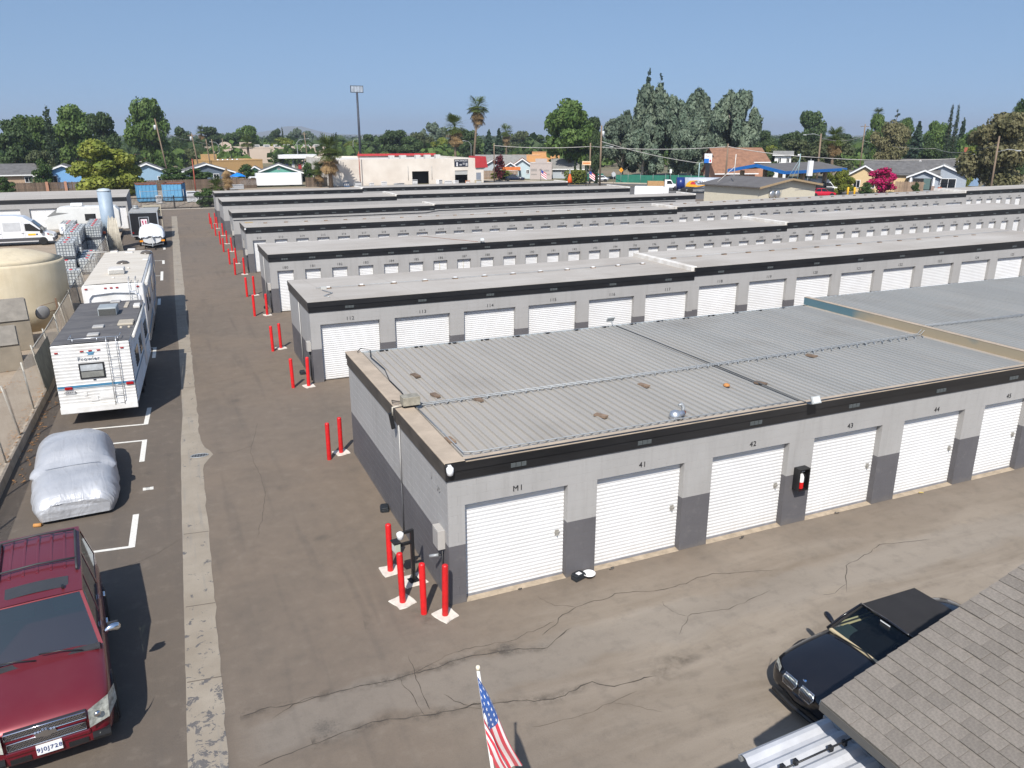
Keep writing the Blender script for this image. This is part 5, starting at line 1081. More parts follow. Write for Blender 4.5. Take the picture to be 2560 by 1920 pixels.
# ================================================================ left yard: tank, totes, bins, fence
t = thing('water_tank', 'big beige domed tank standing in the left yard', 'tank', (-6.95,43.6,LZ))
def tank_mat():
    n = NT('tank_beige'); p = n.obj(); x, y, z = n.xyz(p); a = n.noise(p, .9, 5, .6); s_ = n.noise(n.scale(p, (2.5,2.5,.15)), 1.4, 4, .6)
    c = n.mix(n.ramp(a, .3, .7), (.50,.42,.285), (.58,.505,.365)); c = n.mix(n.math('MULTIPLY', n.ramp(s_, .5, .75), .45), c, (.38,.33,.24)); low = n.ramp(n.math('ADD', z, a), 1.2, .5); c = n.mix(n.math('MULTIPLY', low, .35), c, (.36,.27,.16))
    n.col(c); n.rough(.75); n.bump(n.noise(p, 14, 3), .25, .02); return n.m
TK = tank_mat(); M().lathe([(2.25,0),(2.255,1.0),(2.25,2.0),(2.25,2.98),(2.23,3.05),(2.17,3.10)], 48).build('shell', TK, t); M().lathe([(2.17,3.10),(1.6,3.30),(1.0,3.50),(.4,3.62),(0,3.66)], 48).build('dome', TK, t)
M().bar((-1.9,-1.3,3.42),(-.75,-.55,3.60),.14,.04).build('plank', mat('plank_orange', (.52,.27,.10), .8), t); M().tube([(-1.9,-1.25,.1),(-1.9,-1.25,3.0)], .05, 8).build('pipe', mat('pipe_tan', (.55,.36,.18), .7), t)
t = thing('silo', 'tall pale blue cylindrical silo with domed top', 'silo', (-4.25,73.2,.1)); M().lathe([(.52,0),(.52,4.62)], 28).build('shell', mat('silo_blue', (.29,.36,.43), .5, var=.10, sc=2, bump=.2, bsc=10), t); M().lathe([(.54,4.6),(.54,4.66),(.40,4.78),(0,4.85)], 28).build('dome', mat('silo_top', (.42,.47,.50), .5), t)
t = thing('pole_bundle', 'fan of pale plastic poles leaning against the blue silo', 'poles', (-4.0,71.6,.0)); PP = mat('pole_plastic', (.46,.42,.34), .7, var=.15, rnd=.15)
for i in range(15):
    a = -.62+i*.088; r = rng.random(); M().tube([(a,-.25+.1*r,0),(a*.45+.1,.55+.1*r,2.35+.5*r)], .035, 6).build('pole', PP, t)
M().lathe([(0,-.10),(.13,-.05),(.14,.03),(.08,.11),(0,.13)], 10, (-.60,.1,1.55)).build('orange_cap', mat('cap_orange', (.60,.10,.02), .5), t)
# caged tote tanks
def tote():
    t = thing('tote_tank', '', 'tote tank', (0,0,0), 0, 'caged tote tanks in the left yard')
    m = M(); m.box(-.50,.50,-.44,.44,.13,1.0); m.build('bottle', mat('tote_plastic', (.56,.59,.60), .45, var=.12, sc=2, rnd=.12, tint=(.42,.44,.42)), t, bevel=.05)
    m = M()
    for z in (.30,.50,.70,.88,1.02): m.tube([(-.53,-.47,z),(.53,-.47,z),(.53,.47,z),(-.53,.47,z),(-.53,-.47,z)], .013, 4, caps=False, sm=False)
    for i in range(7):
        x = -.53+i*1.06/6
        for y in (-.47,.47): m.bar((x,y,.12),(x,y,1.03),.022,.022)
    for i in range(1,6):
        y = -.47+i*.94/6
        for x in (-.53,.53): m.bar((x,y,.12),(x,y,1.03),.022,.022)
    for x in (-.25,.25): m.bar((x,-.47,1.035),(x,.47,1.035),.025,.02)
    m.build('cage', mat('cage_galv', (.27,.29,.31), .45, metal=.5), t)
    m = M()
    for y in (-.42,0,.42): m.box(-.53,.53,y-.06,y+.06,0,.10)
    m.box(-.53,.53,-.47,.47,.10,.125); m.build('pallet', mat('pallet_dark', (.06,.065,.075), .7), t)
    M().lathe([(.10,0),(.10,.035),(.08,.05),(0,.05)], 12, (0,0,1.0)).build('lid', mat('tote_red', (.50,.02,.03), .5), t); return t
T0 = tote(); first = [True]
def put(x, y, z, rz, lb):
    if first[0]: o = T0; first[0] = False
    else: o = copy_tree(T0)
    o.location = (x, y, z); o.rotation_euler[2] = rz+rng.normal(0,.03); o['label'] = lb
ORD = ['nearest','second','third','fourth','fifth','sixth','seventh']
put(-5.55,53.9,LZ,0,'single caged tote tank nearest the beige tank')
for i in range(4): put(-6.15,58.2+i*1.28,LZ,.05,f'caged tote tank beside the beige tank, {ORD[i]} of the lower front row')
for i in range(4): put(-5.0,58.8+i*1.28,LZ,.05,f'caged tote tank by the fence, {ORD[i]} of the right front row')
for i in range(3): put(-6.15,59.0+i*1.28,LZ+1.07,.03,f'stacked tote tank with red lid, {ORD[i]} of the upper front row')
for i in range(5): put(-6.3,65.4+i*1.3,LZ,0,f'caged tote tank, {ORD[i]} of the lower middle row')
for i in range(5): put(-6.3,65.6+i*1.3,LZ+1.07,.04,f'stacked tote tank with red lid, {ORD[i]} of the upper middle row')
for i in range(5): put(-5.2,69.6+i*1.25,LZ,0,f'caged tote tank left of the silo, {ORD[i]} of the lower rear row')
for i in range(5): put(-5.2,69.6+i*1.25,LZ+1.07,.03,f'stacked tote tank left of the silo, {ORD[i]} of the upper rear row')
for i in range(3): put(-7.9,79.8+i*1.2,LZ+.35,0,f'tote tank on a rack in front of the low white trailer, {ORD[i]} in line')
t = thing('tote_rack', 'low steel rack carrying tote tanks in front of the white trailer', 'rack', (-7.9,80.9,LZ))
m = M()
for x in (-.5,.5):
    for y in (-1.6,1.6): m.bar((x,y,0),(x,y,.33),.06,.06)
m.box(-.55,.55,-1.7,1.7,.28,.345); m.build('frame', GALV, t)
t = thing('yard_sign', 'small white sign on a pale post beside the van nose', 'sign', (-7.9,75.6,LZ)); M().tube([(0,0,0),(0,0,1.7)], .03, 6).build('post', mat('post_yellow', (.55,.42,.18), .7), t)
o = M().box(-.22,.22,-.05,-.031,.95,1.75).build('board', WHITE, t); text('5', .4, mat('sign_blue', (.05,.12,.3), .6), (0,-.056,1.3), (PI/2,0,0), o, 'sign_text')
# steel bins
def bin_(label, x, y, rz, w_, d, h, open_):
    t = thing('skip_bin', label, 'bin', (x,y,LZ), rz, 'tan steel bins in the left yard'); BN = mat('bin_tan', (.25,.215,.165), .7, var=.15, sc=2)
    m = M(); m.prism([(-d/2,0),(d/2,0),(d/2,h*.8),(0,h),(-d/2,h*.62)], -w_/2, w_/2, 'x'); m.build('shell', BN, t, bevel=.015)
    m = M(); m.slab([(-w_/2+.05,-d/2-.03,h*.62+.02),(w_/2-.05,-d/2-.03,h*.62+.02),(w_/2-.05,-.03,h+.02),(-w_/2+.05,-.03,h+.02)], .04); m.build('lid', mat('bin_lid', (.20,.18,.15), .6, var=.2), t)
    m = M(); m.bar((-w_*.38,-d/2-.06,h*.66),(w_*.10,-d*.30,h*.80),.05,.05); m.build('hinge_bar', BLACKM, t)
    m = M(); m.box(w_/2,w_/2+.012,-d*.45,d*.45,h*.30,h*.34); m.build('side_rib', BN, t)
bin_('tan steel waste bin with sloped lid nearest the chain-link fence', -6.9,35.2,R(10),2.1,1.6,1.6,0); bin_('larger tan steel waste bin behind the nearest one', -7.2,38.7,R(10),2.6,2.0,2.05,0)
# chain-link fence on the kerb
fe = thing('chain_link_fence', 'leaning chain link fence on the kerb of the left yard', 'fence', (-4.7,25,LZ))
PT = mat('post_galv', (.40,.38,.33), .6, metal=.3, var=.25, sc=8); posts = []
for i, y in enumerate([14.5,17.0,19.5,22.0,24.2,26.5,29.1,31.6,34.3,37.0,39.8,43,46,50,54,58,62,66]):
    x = np.interp(y, [c[1] for c in CURB], [c[0] for c in CURB])-.09; a = .06*math.sin(i*2.3); posts.append((x, y, a))
    M().tube([(x+4.7,y-25,-.05),(x+4.7-.18+a,y-25+a,1.62)], .03, 7).build('post', PT, fe)
m = M()
for (x, y, a), (x2, y2, a2) in zip(posts[:-1], posts[1:]):
    L_ = math.hypot(x2-x, y2-y); n = int(L_/.085)
    if y > 44: n //= 2
    for k in range(-int(1.45/L_*n), n):
        for s_ in (0,1):
            t0, t1 = k/n, k/n+1.45/L_; z0, z1 = 0.05, 1.5
            if t0 < 0: z0 = .05+(0-t0)/(t1-t0)*1.45; t0 = 0
            if t1 > 1: z1 = z0+(1-t0)/(1.45/L_)*1.45 if t0 >= 0 else 1.5; t1 = 1
            if t1 <= t0: continue
            za, zb_ = (z0, min(z1,1.5)) if s_ == 0 else (1.55-z0, max(.05,1.55-z1))
            lean = lambda z, aa, tt: -.18*z/1.6
            pa = (x+(x2-x)*t0+4.7+lean(za,0,0), y+(y2-y)*t0-25, za); pb = (x+(x2-x)*t1+4.7+lean(zb_,0,0), y+(y2-y)*t1-25, zb_)
            m.bar(pa, pb, .005, .005)
tag(m.build('wire_mesh', mat('wire', (.34,.30,.25), .6, metal=.2), fe, fix=False), kind='stuff')
m = M()
for (x, y, a), (x2, y2, a2) in zip(posts[7:], posts[8:]): m.tube([(x+4.7-.17,y-25,1.5),(x2+4.7-.17,y2-25,1.5)], .02, 6)
m.build('top_rail', PT, fe)
m = M()
m.quad((-.08+.22,5.9,.03),(.17,9.2,.03),(-.0,9.2,1.35),(-.06,5.9,1.35)); m.build('screen_mesh', mat('mesh_green', (.13,.13,.105), .9, var=.3), fe, fix=False)
t = thing('satellite_dish', 'grey satellite dish facing the trailers on a rusty post', 'satellite dish', (-5.25,39.9,LZ))
o = M().lathe([(0,.08),(.16,.05),(.26,.02),(.31,0)], 24).build('dish', mat('dish_grey', (.24,.24,.24), .5), t, loc=(-.2,-.35,1.25)); o.rotation_euler = (R(95),R(20),R(30))
m = M(); m.bar((.35,.2,0),(.32,.2,1.75),.07,.07); m.tube([(.33,.2,1.2),(-.15,-.25,1.25)], .02, 6); m.tube([(.33,.2,1.6),(-.3,-.1,1.5)], .012, 6); m.build('post', mat('post_rust', (.17,.10,.06), .8, var=.4), t)
# dry leaves along the kerb
m = M()
for i in range(420):
    y = rng.uniform(23, 37); x = np.interp(y,[c[1] for c in CURB],[c[0] for c in CURB])+(rng.normal(-.22,.10) if rng.random() < .6 else rng.normal(-1.0,.35) if y > 31 else rng.normal(.22,.14)); z = LZ+.01 if x < np.interp(y,[c[1] for c in CURB],[c[0] for c in CURB]) else .008
    s_ = rng.uniform(.03,.075); a = rng.uniform(0,6.3); m.add([(x+s_*math.cos(a+k*PI/2)*(1 if k % 2 else .55),y+s_*math.sin(a+k*PI/2)*(1 if k % 2 else .55),z+rng.uniform(0,.03)) for k in range(4)], [(0,1,2,3)])
tag(m.build('dry_leaves', mat('leaf_litter', (.36,.19,.08), .9, var=.4, sc=30, world=True), fix=False), 'scattered dry brown leaves along the kerb and fence', 'leaves', kind='stuff')
# ================================================================ gate, dirt lot and buildings beyond
def face(x, y): return -math.atan2(x, y)     # turn a front (-Y side) towards the yard
g = thing('iron_gate', 'black iron double gate across the end of the drive', 'gate', (1.4,111.6,0))
for x0, x1 in ((-5.2,0),(0,4.85)):
    m = M(); n = int((x1-x0)/.15)
    for i in range(n+1): x = x0+i*(x1-x0)/n; m.bar((x,0,.08),(x,0,1.62),.045,.03)
    m.build('pickets', BLACKM, g); m = M(); m.bar((x0,0,.15),(x1,0,.15),.06,.09); m.bar((x0,0,1.45),(x1,0,1.45),.06,.09); m.bar((x0,0,.2),(x1,0,1.4),.04,.04) if x0 < 0 else m.bar((x0,0,.2),(x1*.5,0,1.0),.04,.04); m.build('rail', BLACKM, g)
for x in (-5.25,0,4.9): M().box(x-.08,x+.08,-.08,.08,0,1.72).build('post', BLACKM, g)
for x in (-2.3,1.9,3.2): M().lathe([(0,0),(.12,.0),(.12,.16),(0,.16)], 10, (x,-.12,.02)).build('wheel', RUBBER, g)
M().box(-4.2,4.9,-.35,-.2,.0,.05).build('track', CONC, g)
f2 = thing('wire_fence', 'galvanised chain link panel behind the iron gate', 'fence', (0,114.6,0)); m = M()
for x in (-2.5,2.7): m.tube([(x,0,0),(x,0,2.3)], .04, 6)
m.tube([(-2.5,0,2.1),(2.7,0,2.2)], .03, 6); m.build('frame', GALV, f2); m = M()
for i in range(70):
    a = -2.5-2+i*.1
    for s_ in (1,-1):
        x0, x1 = a, a+2; z0, z1 = (.1,2.1) if s_ > 0 else (2.1,.1)
        if x0 >= -2.5 and x1 <= 2.7: m.bar((x0,0,z0),(x1,0,z1),.006,.006)
m.build('wire', GALV, f2, fix=False)
BLUEC = mat('container_blue', (.055,.20,.36), .6, var=.35, sc=1.5, tint=(.12,.33,.50))
def rolloff(label, x, y, rz):
    t = thing('roll_off_container', label, 'container', (x,y,-.03), rz, 'blue roll-off containers behind the gate'); w_, d, h = 2.6, 4.6, 2.45; m = M()
    m.box(-w_/2,w_/2,0,.06,.15,h); m.box(-w_/2,w_/2,d-.06,d,.15,h); m.box(-w_/2,-w_/2+.06,.06,d-.06,.15,h); m.box(w_/2-.06,w_/2,.06,d-.06,.15,h); m.box(-w_/2,w_/2,0,d,.15,.2); m.build('shell', BLUEC, t)
    m = M(); m.box(-w_/2-.05,w_/2+.05,-.06,.06,h,h+.1); m.box(-w_/2-.05,w_/2+.05,d-.06,d+.06,h,h+.1); m.box(-w_/2-.06,-w_/2+.06,.06,d-.06,h,h+.1); m.box(w_/2-.06,w_/2+.06,.06,d-.06,h,h+.1); m.build('rim', RUST, t)
    m = M(); m.box(-w_/2+.065,w_/2-.065,.065,d-.065,.205,.6); m.box(-w_/2+.061,-w_/2+.064,.07,d-.07,.6,h-.02); m.box(w_/2-.064,w_/2-.061,.07,d-.07,.6,h-.02); m.box(-w_/2+.07,w_/2-.07,d-.064,d-.061,.6,h-.02); m.build('rust_lining', RUST, t)
    for i in range(6): x_ = -w_/2+.1+i*(w_-.2)/5; M().box(x_-.05,x_+.05,-.06,0,.18,h-.01).build('rib', BLUEC, t)
    for i in range(7): y_ = .3+i*.66; M().box(w_/2,w_/2+.06,y_-.05,y_+.05,.18,h-.01).build('rib', BLUEC, t)
rolloff('blue roll-off container with rusty rim behind the gate, left one', -1.75,124.6,R(4)); rolloff('blue roll-off container with rusty rim behind the gate, right one', 1.45,124.6,R(-8))
def planks(label, a, b, h, z0=-.05, mt=WOOD, brick=False, w_=.18, group=None):
    a = Vector((*a,z0)); b = Vector((*b,z0)); L_ = (b-a).length; t = thing('plank_fence', label, 'fence', a, math.atan2(b.y-a.y, b.x-a.x), group)
    n = int(L_/w_); mm = M(); mm.box(0,w_-.02,-.012,.012,0,1); me = mm.mesh('plank', mt)
    if n <= 300:
        for i in range(n): o = link('plank', me, t, (i*w_,0,0)); o.scale = (1,1,h*(1+.02*math.sin(i*2.7)))
    for i in range(int(L_/2.6)+1): M().box(i*2.6-.05,i*2.6+.05,.02,.12,0,h*1.02).build('post', mt, t)
    m = M(); m.bar((0,.03,h*.85),(L_,.03,h*.85),.04,.09); m.bar((0,.03,h*.25),(L_,.03,h*.25),.04,.09); m.build('rail', mt, t); return t
FW = mat('fence_brown', (.12,.085,.06), .85, var=.3, sc=4, rnd=.3)
planks('dark brown plank fence across the back of the dirt lot', (-29,152), (16,152), 1.75, mt=FW); planks('brown plank fence right of the white box truck', (24.8,152.4), (28.9,152.4), 1.7, mt=FW)
for x in (-17.0,-14.3): tag(M().box(-.2,.2,-.1,.1,0,1.85).build('brick_post', mat('brick_salmon', (.38,.20,.13), .9, var=.15), loc=(x,151.8,-.05)), 'salmon brick post in the dark plank fence, '+('left one' if x < -16 else 'right one'), 'post', 'brick posts in the fence')
def windows(t, lst, y=-.02, frame=WHITE):
    for x, z, w_, h in lst:
        f = M(); f.box(x-w_/2,x+w_/2,y-.05,y,z-h/2,z+h/2); o = f.build('window', frame, t); k = .08 if w_ > .6 else .05
        M().box(x-w_/2+k,x-.03,y-.06,y-.051,z-h/2+k,z+h/2-k).build('pane', DKGLASS, o); M().box(x+.03,x+w_/2-k,y-.06,y-.051,z-h/2+k,z+h/2-k).build('pane', DKGLASS, o)
def house(label, x, y, rz, w_, d, h, r, wallm, roofm, ridge='y', wins=(), trim=WHITE, ov=.45, door=None, cat='house', name='house'):
    """gable house: ridge 'y' shows a gable to the front, ridge 'x' shows an eave"""
    t = thing(name, label, cat, (x,y,-.04), rz, None); m = M()
    if ridge == 'y':
        m.prism([(-w_/2,0),(w_/2,0),(w_/2,h),(0,r),(-w_/2,h)], 0, d, 'y'); m.build('wall', wallm, t); s_ = (r-h)/(w_/2)
        for k in (-1,1):
            o = M(); o.prism([(0,r+.02),(0,r+.16),(k*(w_/2+ov),h-s_*ov+.16),(k*(w_/2+ov),h-s_*ov+.02)], -ov, d+ov, 'y'); o.build('roof', roofm, t)
            o = M(); o.prism([(0,r-.10),(0,r+.165),(k*(w_/2+ov+.03),h-s_*ov+.165),(k*(w_/2+ov+.03),h-s_*ov-.09)], -ov-.06, -ov-.003, 'y'); o.build('barge_board', trim, t)
    else:
        m.prism([(0,0),(d,0),(d,h),(d/2,r),(0,h)], -w_/2, w_/2, 'x'); m.build('wall', wallm, t); s_ = (r-h)/(d/2)
        for k, y0 in ((-1,0),(1,d)):
            o = M(); o.prism([(d/2,r+.02),(d/2,r+.16),(y0+k*ov,h-s_*ov+.16),(y0+k*ov,h-s_*ov+.02)], -w_/2-ov, w_/2+ov, 'x'); o.build('roof', roofm, t)
        o = M(); o.box(-w_/2-ov,w_/2+ov,-ov-.06,-ov-.002,h-s_*ov-.04,h-s_*ov+.15); o.build('barge_board', trim, t)
    windows(t, wins)
    if door: M().box(door-.45,door+.45,-.06,-.003,.1,2.05).build('door', mat('door_dark', (.06,.05,.045), .6), t)
    return t
SG = mat('shingle_grey', (.115,.112,.11), .9, var=.25, sc=1.5, bump=.3, bsc=8); SB = mat('shingle_brown', (.24,.125,.075), .9, var=.25, sc=1.5, bump=.3, bsc=8); SL = mat('shingle_pale', (.22,.215,.20), .9, var=.2, sc=1.5, bump=.3, bsc=8)
BW = mat('wall_sky_blue', (.17,.36,.62), .8, var=.06); BW2 = mat('wall_pale_blue', (.25,.38,.50), .8, var=.06); DB = mat('wall_slate_blue', (.10,.13,.17), .8, var=.1); GRN = mat('wall_green', (.13,.36,.29), .8, var=.08); CRM = mat('wall_cream', (.60,.54,.40), .8, var=.06); YEL = mat('wall_yellow', (.60,.45,.25), .8, var=.05)
GB = mat('wall_grey_blue', (.33,.37,.42), .8, var=.06); STU = mat('stucco_pinkgrey', (.44,.38,.35), .85, var=.06, bump=.3, bsc=6); ORG = mat('wall_orange', (.58,.30,.12), .8, var=.06); BRN = mat('wall_salmon', (.42,.22,.14), .8, var=.08); LGB = mat('wall_lightgrey', (.38,.42,.45), .8, var=.06); TANW = mat('wall_tan', (.40,.28,.19), .85, var=.1)
house('grey roofed tan house at the left edge behind the plank fence', -24.5,166,R(6),10,8,2.5,4.1,TANW,SG,'x',[(3.2,1.6,1.2,1.0)])
house('bright blue gabled house with white window left of the yellow green tree', -15.7,165,R(3),8.4,10,2.35,3.95,BW,SG,'y',[(-1.6,1.6,1.3,1.3)]); house('pale blue gabled house right of the yellow green tree', -1.9,165,0,9.6,10,2.0,4.05,BW2,SG,'y',[(2.3,1.3,1.3,1.1)])
house('dark slate blue gabled house behind the hedge and dry palm', 8.8,170,0,10.2,9,2.1,3.7,DB,SG,'y',[(1.6,1.4,1.1,1.0)]); house('far low building with a brown roof left of the utility poles', -2.2,230,0,7.5,8,2.8,4.3,mat('wall_dullgrey', (.28,.26,.24), .9),SB,'x')
house('green gabled house behind the white box truck', 22.2,168,R(-8),8.6,9,1.95,3.5,GRN,SG,'y',[(0,2.75,.5,.45)]); house('small green gabled porch roof behind the dark shrub', 18.4,176,R(-8),3,4,2.0,2.9,GRN,SG,'y')
house('house with brown roof and white gable behind the nearest palm', 34.0,196,R(-60),6,9,2.2,4.1,LGB,SB,'y')
def flat(label, x, y, rz, w_, d, h, wallm, roofm, cat='building', par=.25, name='building'):
    t = thing(name, label, cat, (x,y,-.04), rz); m = M(); m.box(-w_/2,w_/2,0,d,0,h); m.build('wall', wallm, t); m = M(); m.box(-w_/2+.2,w_/2-.2,.2,d-.2,h,h+.05); m.build('roof', roofm, t)
    m = M(); m.box(-w_/2-.05,w_/2+.05,-.05,.15,h,h+par); m.box(-w_/2-.05,w_/2+.05,d-.15,d+.05,h,h+par); m.box(-w_/2-.05,-w_/2+.15,.15,d-.15,h,h+par); m.box(w_/2-.15,w_/2+.05,.15,d-.15,h,h+par); m.build('parapet', wallm, t); return t
WROOF = mat('roof_white', (.60,.57,.52), .8, var=.15, sc=.5); MALL = mat('mall_beige', (.52,.42,.34), .85, var=.05, sc=.3)
t = flat('orange tan low building with flat white roof', 18.6,215,R(22),13.5,10,3.0,mat('wall_ochre', (.45,.28,.12), .8, var=.1),WROOF,par=.3)
for i in range(5): M().lathe([(.35,0),(.35,.3),(0,.35)], 10, (-3+i*1.3,4.5,3.05)).build('roof_unit', ALU, t)
M().box(-6,-3,5,7.5,3.05,4.6).build('roof_room', mat('wall_ochre', (.45,.28,.12), .8), t)
t = flat('long beige strip mall with rooftop units far behind', 36,290,0,40,18,5.0,MALL,WROOF,par=.35)
for i in range(7):
    x_ = -4+i*3.4; o = M().box(x_-1.0,x_+1.0,3,5.2,5.05,6.1).build('roof_unit', mat('unit_grey', (.50,.49,.46), .6), t); M().box(x_-.8,x_+.8,2.99,3.0,5.3,5.9).build('louvre', mat('louvre', (.18,.18,.18), .7), o)
m = M(); m.prism([(-16.5,5.0),(-12.5,5.0),(-12.5,6.2),(-13.5,6.9),(-14.5,7.1),(-15.5,6.9),(-16.5,6.2)], -.2, .3, 'y'); m.build('arched_parapet', MALL, t); M().box(-9.8,-5.8,-.2,.3,5.0,6.9).build('square_parapet', MALL, t)
windows(t, [(-17.5,1.6,2,2.4),(-14.5,1.6,2,2.4)], -.02)
t = thing('fuel_canopy', 'white flat canopy roof on posts behind the palm', 'canopy', (35.8,230,0)); M().box(-5.2,5.2,0,6,3.0,4.0).build('deck', mat('canopy_white', (.72,.72,.72), .5), t)
for x in (-4,-1,2,4.2): M().box(x-.15,x+.15,2.8,3.2,0,3.0).build('column', mat('canopy_post', (.25,.3,.4), .6), t)
for i, (x, c_) in enumerate(((-3,(.05,.07,.25)),(-1.2,(.55,.55,.55)),(.6,(.35,.04,.04)),(2.6,(.08,.08,.1)))): M().box(x-.4,x+.4,1.5,2.2,.1,1.5).build('pump', mat('pump%d' % i, c_, .5), t, bevel=.05)
# white box truck and pickup on the dirt lot
t = thing('box_truck', 'white box truck parked in front of the green gabled house', 'truck', (20.4,155,-.03)); M().box(-4.0,4.1,0,2.5,.25,2.42).build('box', mat('box_white', (.78,.78,.78), .45, var=.03), t, bevel=.03); M().box(4.1,4.25,.1,2.4,.3,2.2).build('rear_door', mat('box_grey', (.18,.18,.18), .6), t)
m = M(); m.prism([(-4.0,.35),(-4.0,1.85),(-5.0,1.85),(-5.6,1.25),(-6.8,1.1),(-7.0,.35)], .2, 2.3, 'y'); m.build('cab', VW, t, bevel=.05); m = M(); m.prism([(-4.2,1.2),(-4.2,1.7),(-4.95,1.7),(-5.4,1.25)], .18, .198, 'y'); m.build('cab_window', DKGLASS, t)
for x in (-5.9,-1.5,2.2): o = wheel(t, x, .35, .40, .25); 
# junk on the dirt lot
for i, (x, y, w_, h, lb) in enumerate([(-.35,121.5,.7,1.1,'white refrigerator standing between the two blue containers'),(3.9,122.5,1.2,1.5,'pale washing machine stack right of the blue containers'),(4.9,121,1.0,.7,'small white stove right of the blue containers'),(4.3,126,1.6,1.3,'white freezer behind the washing machine stack'),(6.2,127,2.2,1.1,'long grey appliance crate by the red pole'),
      (12.4,149.5,2.6,.8,'white chest freezer in front of the plank fence'),(38.2,147,1.0,.9,'white dryer left of the warehouse door'),(44.3,147.6,1.0,1.1,'white washer at the left edge of the warehouse opening'),(49.2,147,1.1,1.0,'white stove at the right edge of the warehouse opening'),(50.6,146.5,1.4,.8,'grey appliance right of the warehouse opening'),(52.4,146.8,1.0,.8,'dark stove below the appliances sign'),(41.0,146,2.2,.6,'grey cabinet lying in front of the warehouse'),(54.9,147.5,.9,.7,'orange crate in front of the half open door'),(57.0,147,1.2,.8,'cream cabinet at the corner of the warehouse'),(31.5,148.5,1.0,.8,'small blue machine near the palm shadow'),(33.6,148.2,1.3,.9,'white round top machine near the palm shadow'),(36.0,147.4,.8,.7,'white washer halfway along the warehouse wall')]):
    c_ = [(.66,.66,.66),(.60,.62,.63),(.72,.72,.72),(.30,.31,.32)][i % 4]; c_ = (.5,.16,.04) if 'orange' in lb else (.08,.16,.30) if 'blue machine' in lb else (.55,.48,.34) if 'cream' in lb else c_
    mt = mat('appliance_%s' % ('o' if 'orange' in lb else 'b' if 'blue machine' in lb else 'c' if 'cream' in lb else i % 4), c_, .4, var=.08)
    t = thing('appliance', lb, 'appliance', (x,y,-.03), rng.normal(0,.3), 'old appliances on the dirt lot'); M().box(-w_/2,w_/2,0,.7,.05,h).build('case', mt, t, bevel=.04); M().box(-w_/2+.06,w_/2-.06,-.02,0,h*.35,h*.78).build('door', mat('appliance_door', (.5,.5,.5), .4), t); M().box(-w_/2+.05,w_/2-.05,-.012,0,h*.84,h*.95).build('panel', DKGREY, t)
pole_red = tag(M().tube([(0,0,0),(.0,0,5.8)], [.09,.07], 8).build('steel_pole', mat('pole_rust_red', (.32,.07,.04), .7), loc=(4.75,128,-.03)), 'thin rusty red steel pole on the dirt lot', 'pole')
tag(M().tube([(0,0,0),(.0,0,6.2)], [.09,.07], 8).build('steel_pole', MATS['pole_rust_red'], loc=(34.6,150.8,-.03)), 'thin rusty red steel pole in front of the warehouse', 'pole')
t = thing('tarp_shelter', 'bright blue tarp shelter behind the plank fence', 'tarp shelter', (13.4,158,0)); m = M()
P = [[(-1.35+2.7*u/6, -1.0+2*v/4, 2.45-.62*max(abs(u/3-1),abs(v/2-1))**1.6+.04*math.sin(u*2+v)) for u in range(7)] for v in range(5)]; m.grid(P); m.build('tarp', mat('tarp_blue', (.01,.20,.70), .5, var=.12), t, fix=False); m = M()
for x in (-1.2,1.2):
    for y in (-.9,.9): m.tube([(x,y,0),(x,y,1.9)], .03, 6)
m.build('poles', GALV, t); M().box(-1.0,1.0,-.7,.7,0,1.5).build('crate', TANW, t)
# warehouse
WH = mat('warehouse_wall', (.66,.61,.54), .85, var=.07, sc=.25, world=True, bump=.15, bsc=3, tint=(.56,.50,.43)); t = thing('warehouse', 'long tan appliance warehouse with dark loading doors and red trimmed roof', 'warehouse', (29.4,152,-.05)); m = M()
for a, b, z0 in ((0,15.7,0),(15.7,19.1,2.45),(19.1,24.5,0),(24.5,27.2,2.45),(27.2,28.8,0)): m.box(a,b,0,.3,z0,4.8)
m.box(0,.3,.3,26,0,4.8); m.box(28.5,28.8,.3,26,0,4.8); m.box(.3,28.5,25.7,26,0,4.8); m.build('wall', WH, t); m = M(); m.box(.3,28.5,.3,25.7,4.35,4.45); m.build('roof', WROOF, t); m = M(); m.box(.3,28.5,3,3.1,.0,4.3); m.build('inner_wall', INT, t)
M().box(24.5,27.2,.12,.2,1.65,2.45).build('half_open_door', mat('rollup_grey', (.42,.42,.40), .6), t)
RM = mat('mansard_red', (.42,.03,.035), .6, var=.12, sc=2); m = M(); m.prism([(28.8,2.95),(31.4,2.95),(31.0,5.1),(28.8,5.15)], -.3, 3.5, 'y'); m.build('red_mansard', RM, t); m = M(); m.box(28.8,30.6,.0,3.3,0,2.95); m.build('side_wall', WH, t); M().box(29.0,30.0,-.06,-.002,.2,2.0).build('side_door', mat('steel_door', (.22,.24,.28), .6), t)
m = M(); m.box(11,28.8,25.0,25.6,4.8,5.25); m.build('red_band', RM, t); m = M()
for i, x in enumerate((13.5,16.2,19.5,22.0,24.4)):
    o = M().box(x-.5-.2*(i % 2),x+.5,6+i,7.2+i,4.45,5.3).build('roof_unit', mat('unit_grey', (.50,.49,.46), .6), t, bevel=.03)
o = M().box(24.4,27.3,-.07,-.004,3.2,4.6).build('sign_board', mat('sign_navy', (.012,.014,.03), .5), t); text('APPLIANCES', .42, WHITE, (25.85,-.075,4.32), (PI/2,0,0), o, 'sign_text')
for x, z, a, b, c_ in ((24.95,3.65,.32,.75,.6),(25.7,3.55,.5,.3,.35),(26.35,3.75,.45,.4,.25),(26.95,3.6,.4,.6,.4)): M().box(x-a/2,x+a/2,-.09,-.072,z-b/2,z+b/2).build('sign_picture', mat('pic%.2f' % c_, (c_,c_,c_*1.02), .5), o)
[M().tube([(x,-.05,.8),(x,-.05,3.4)], .04, 6).build('conduit', GALV, t) for x in (14.9,19.7)]
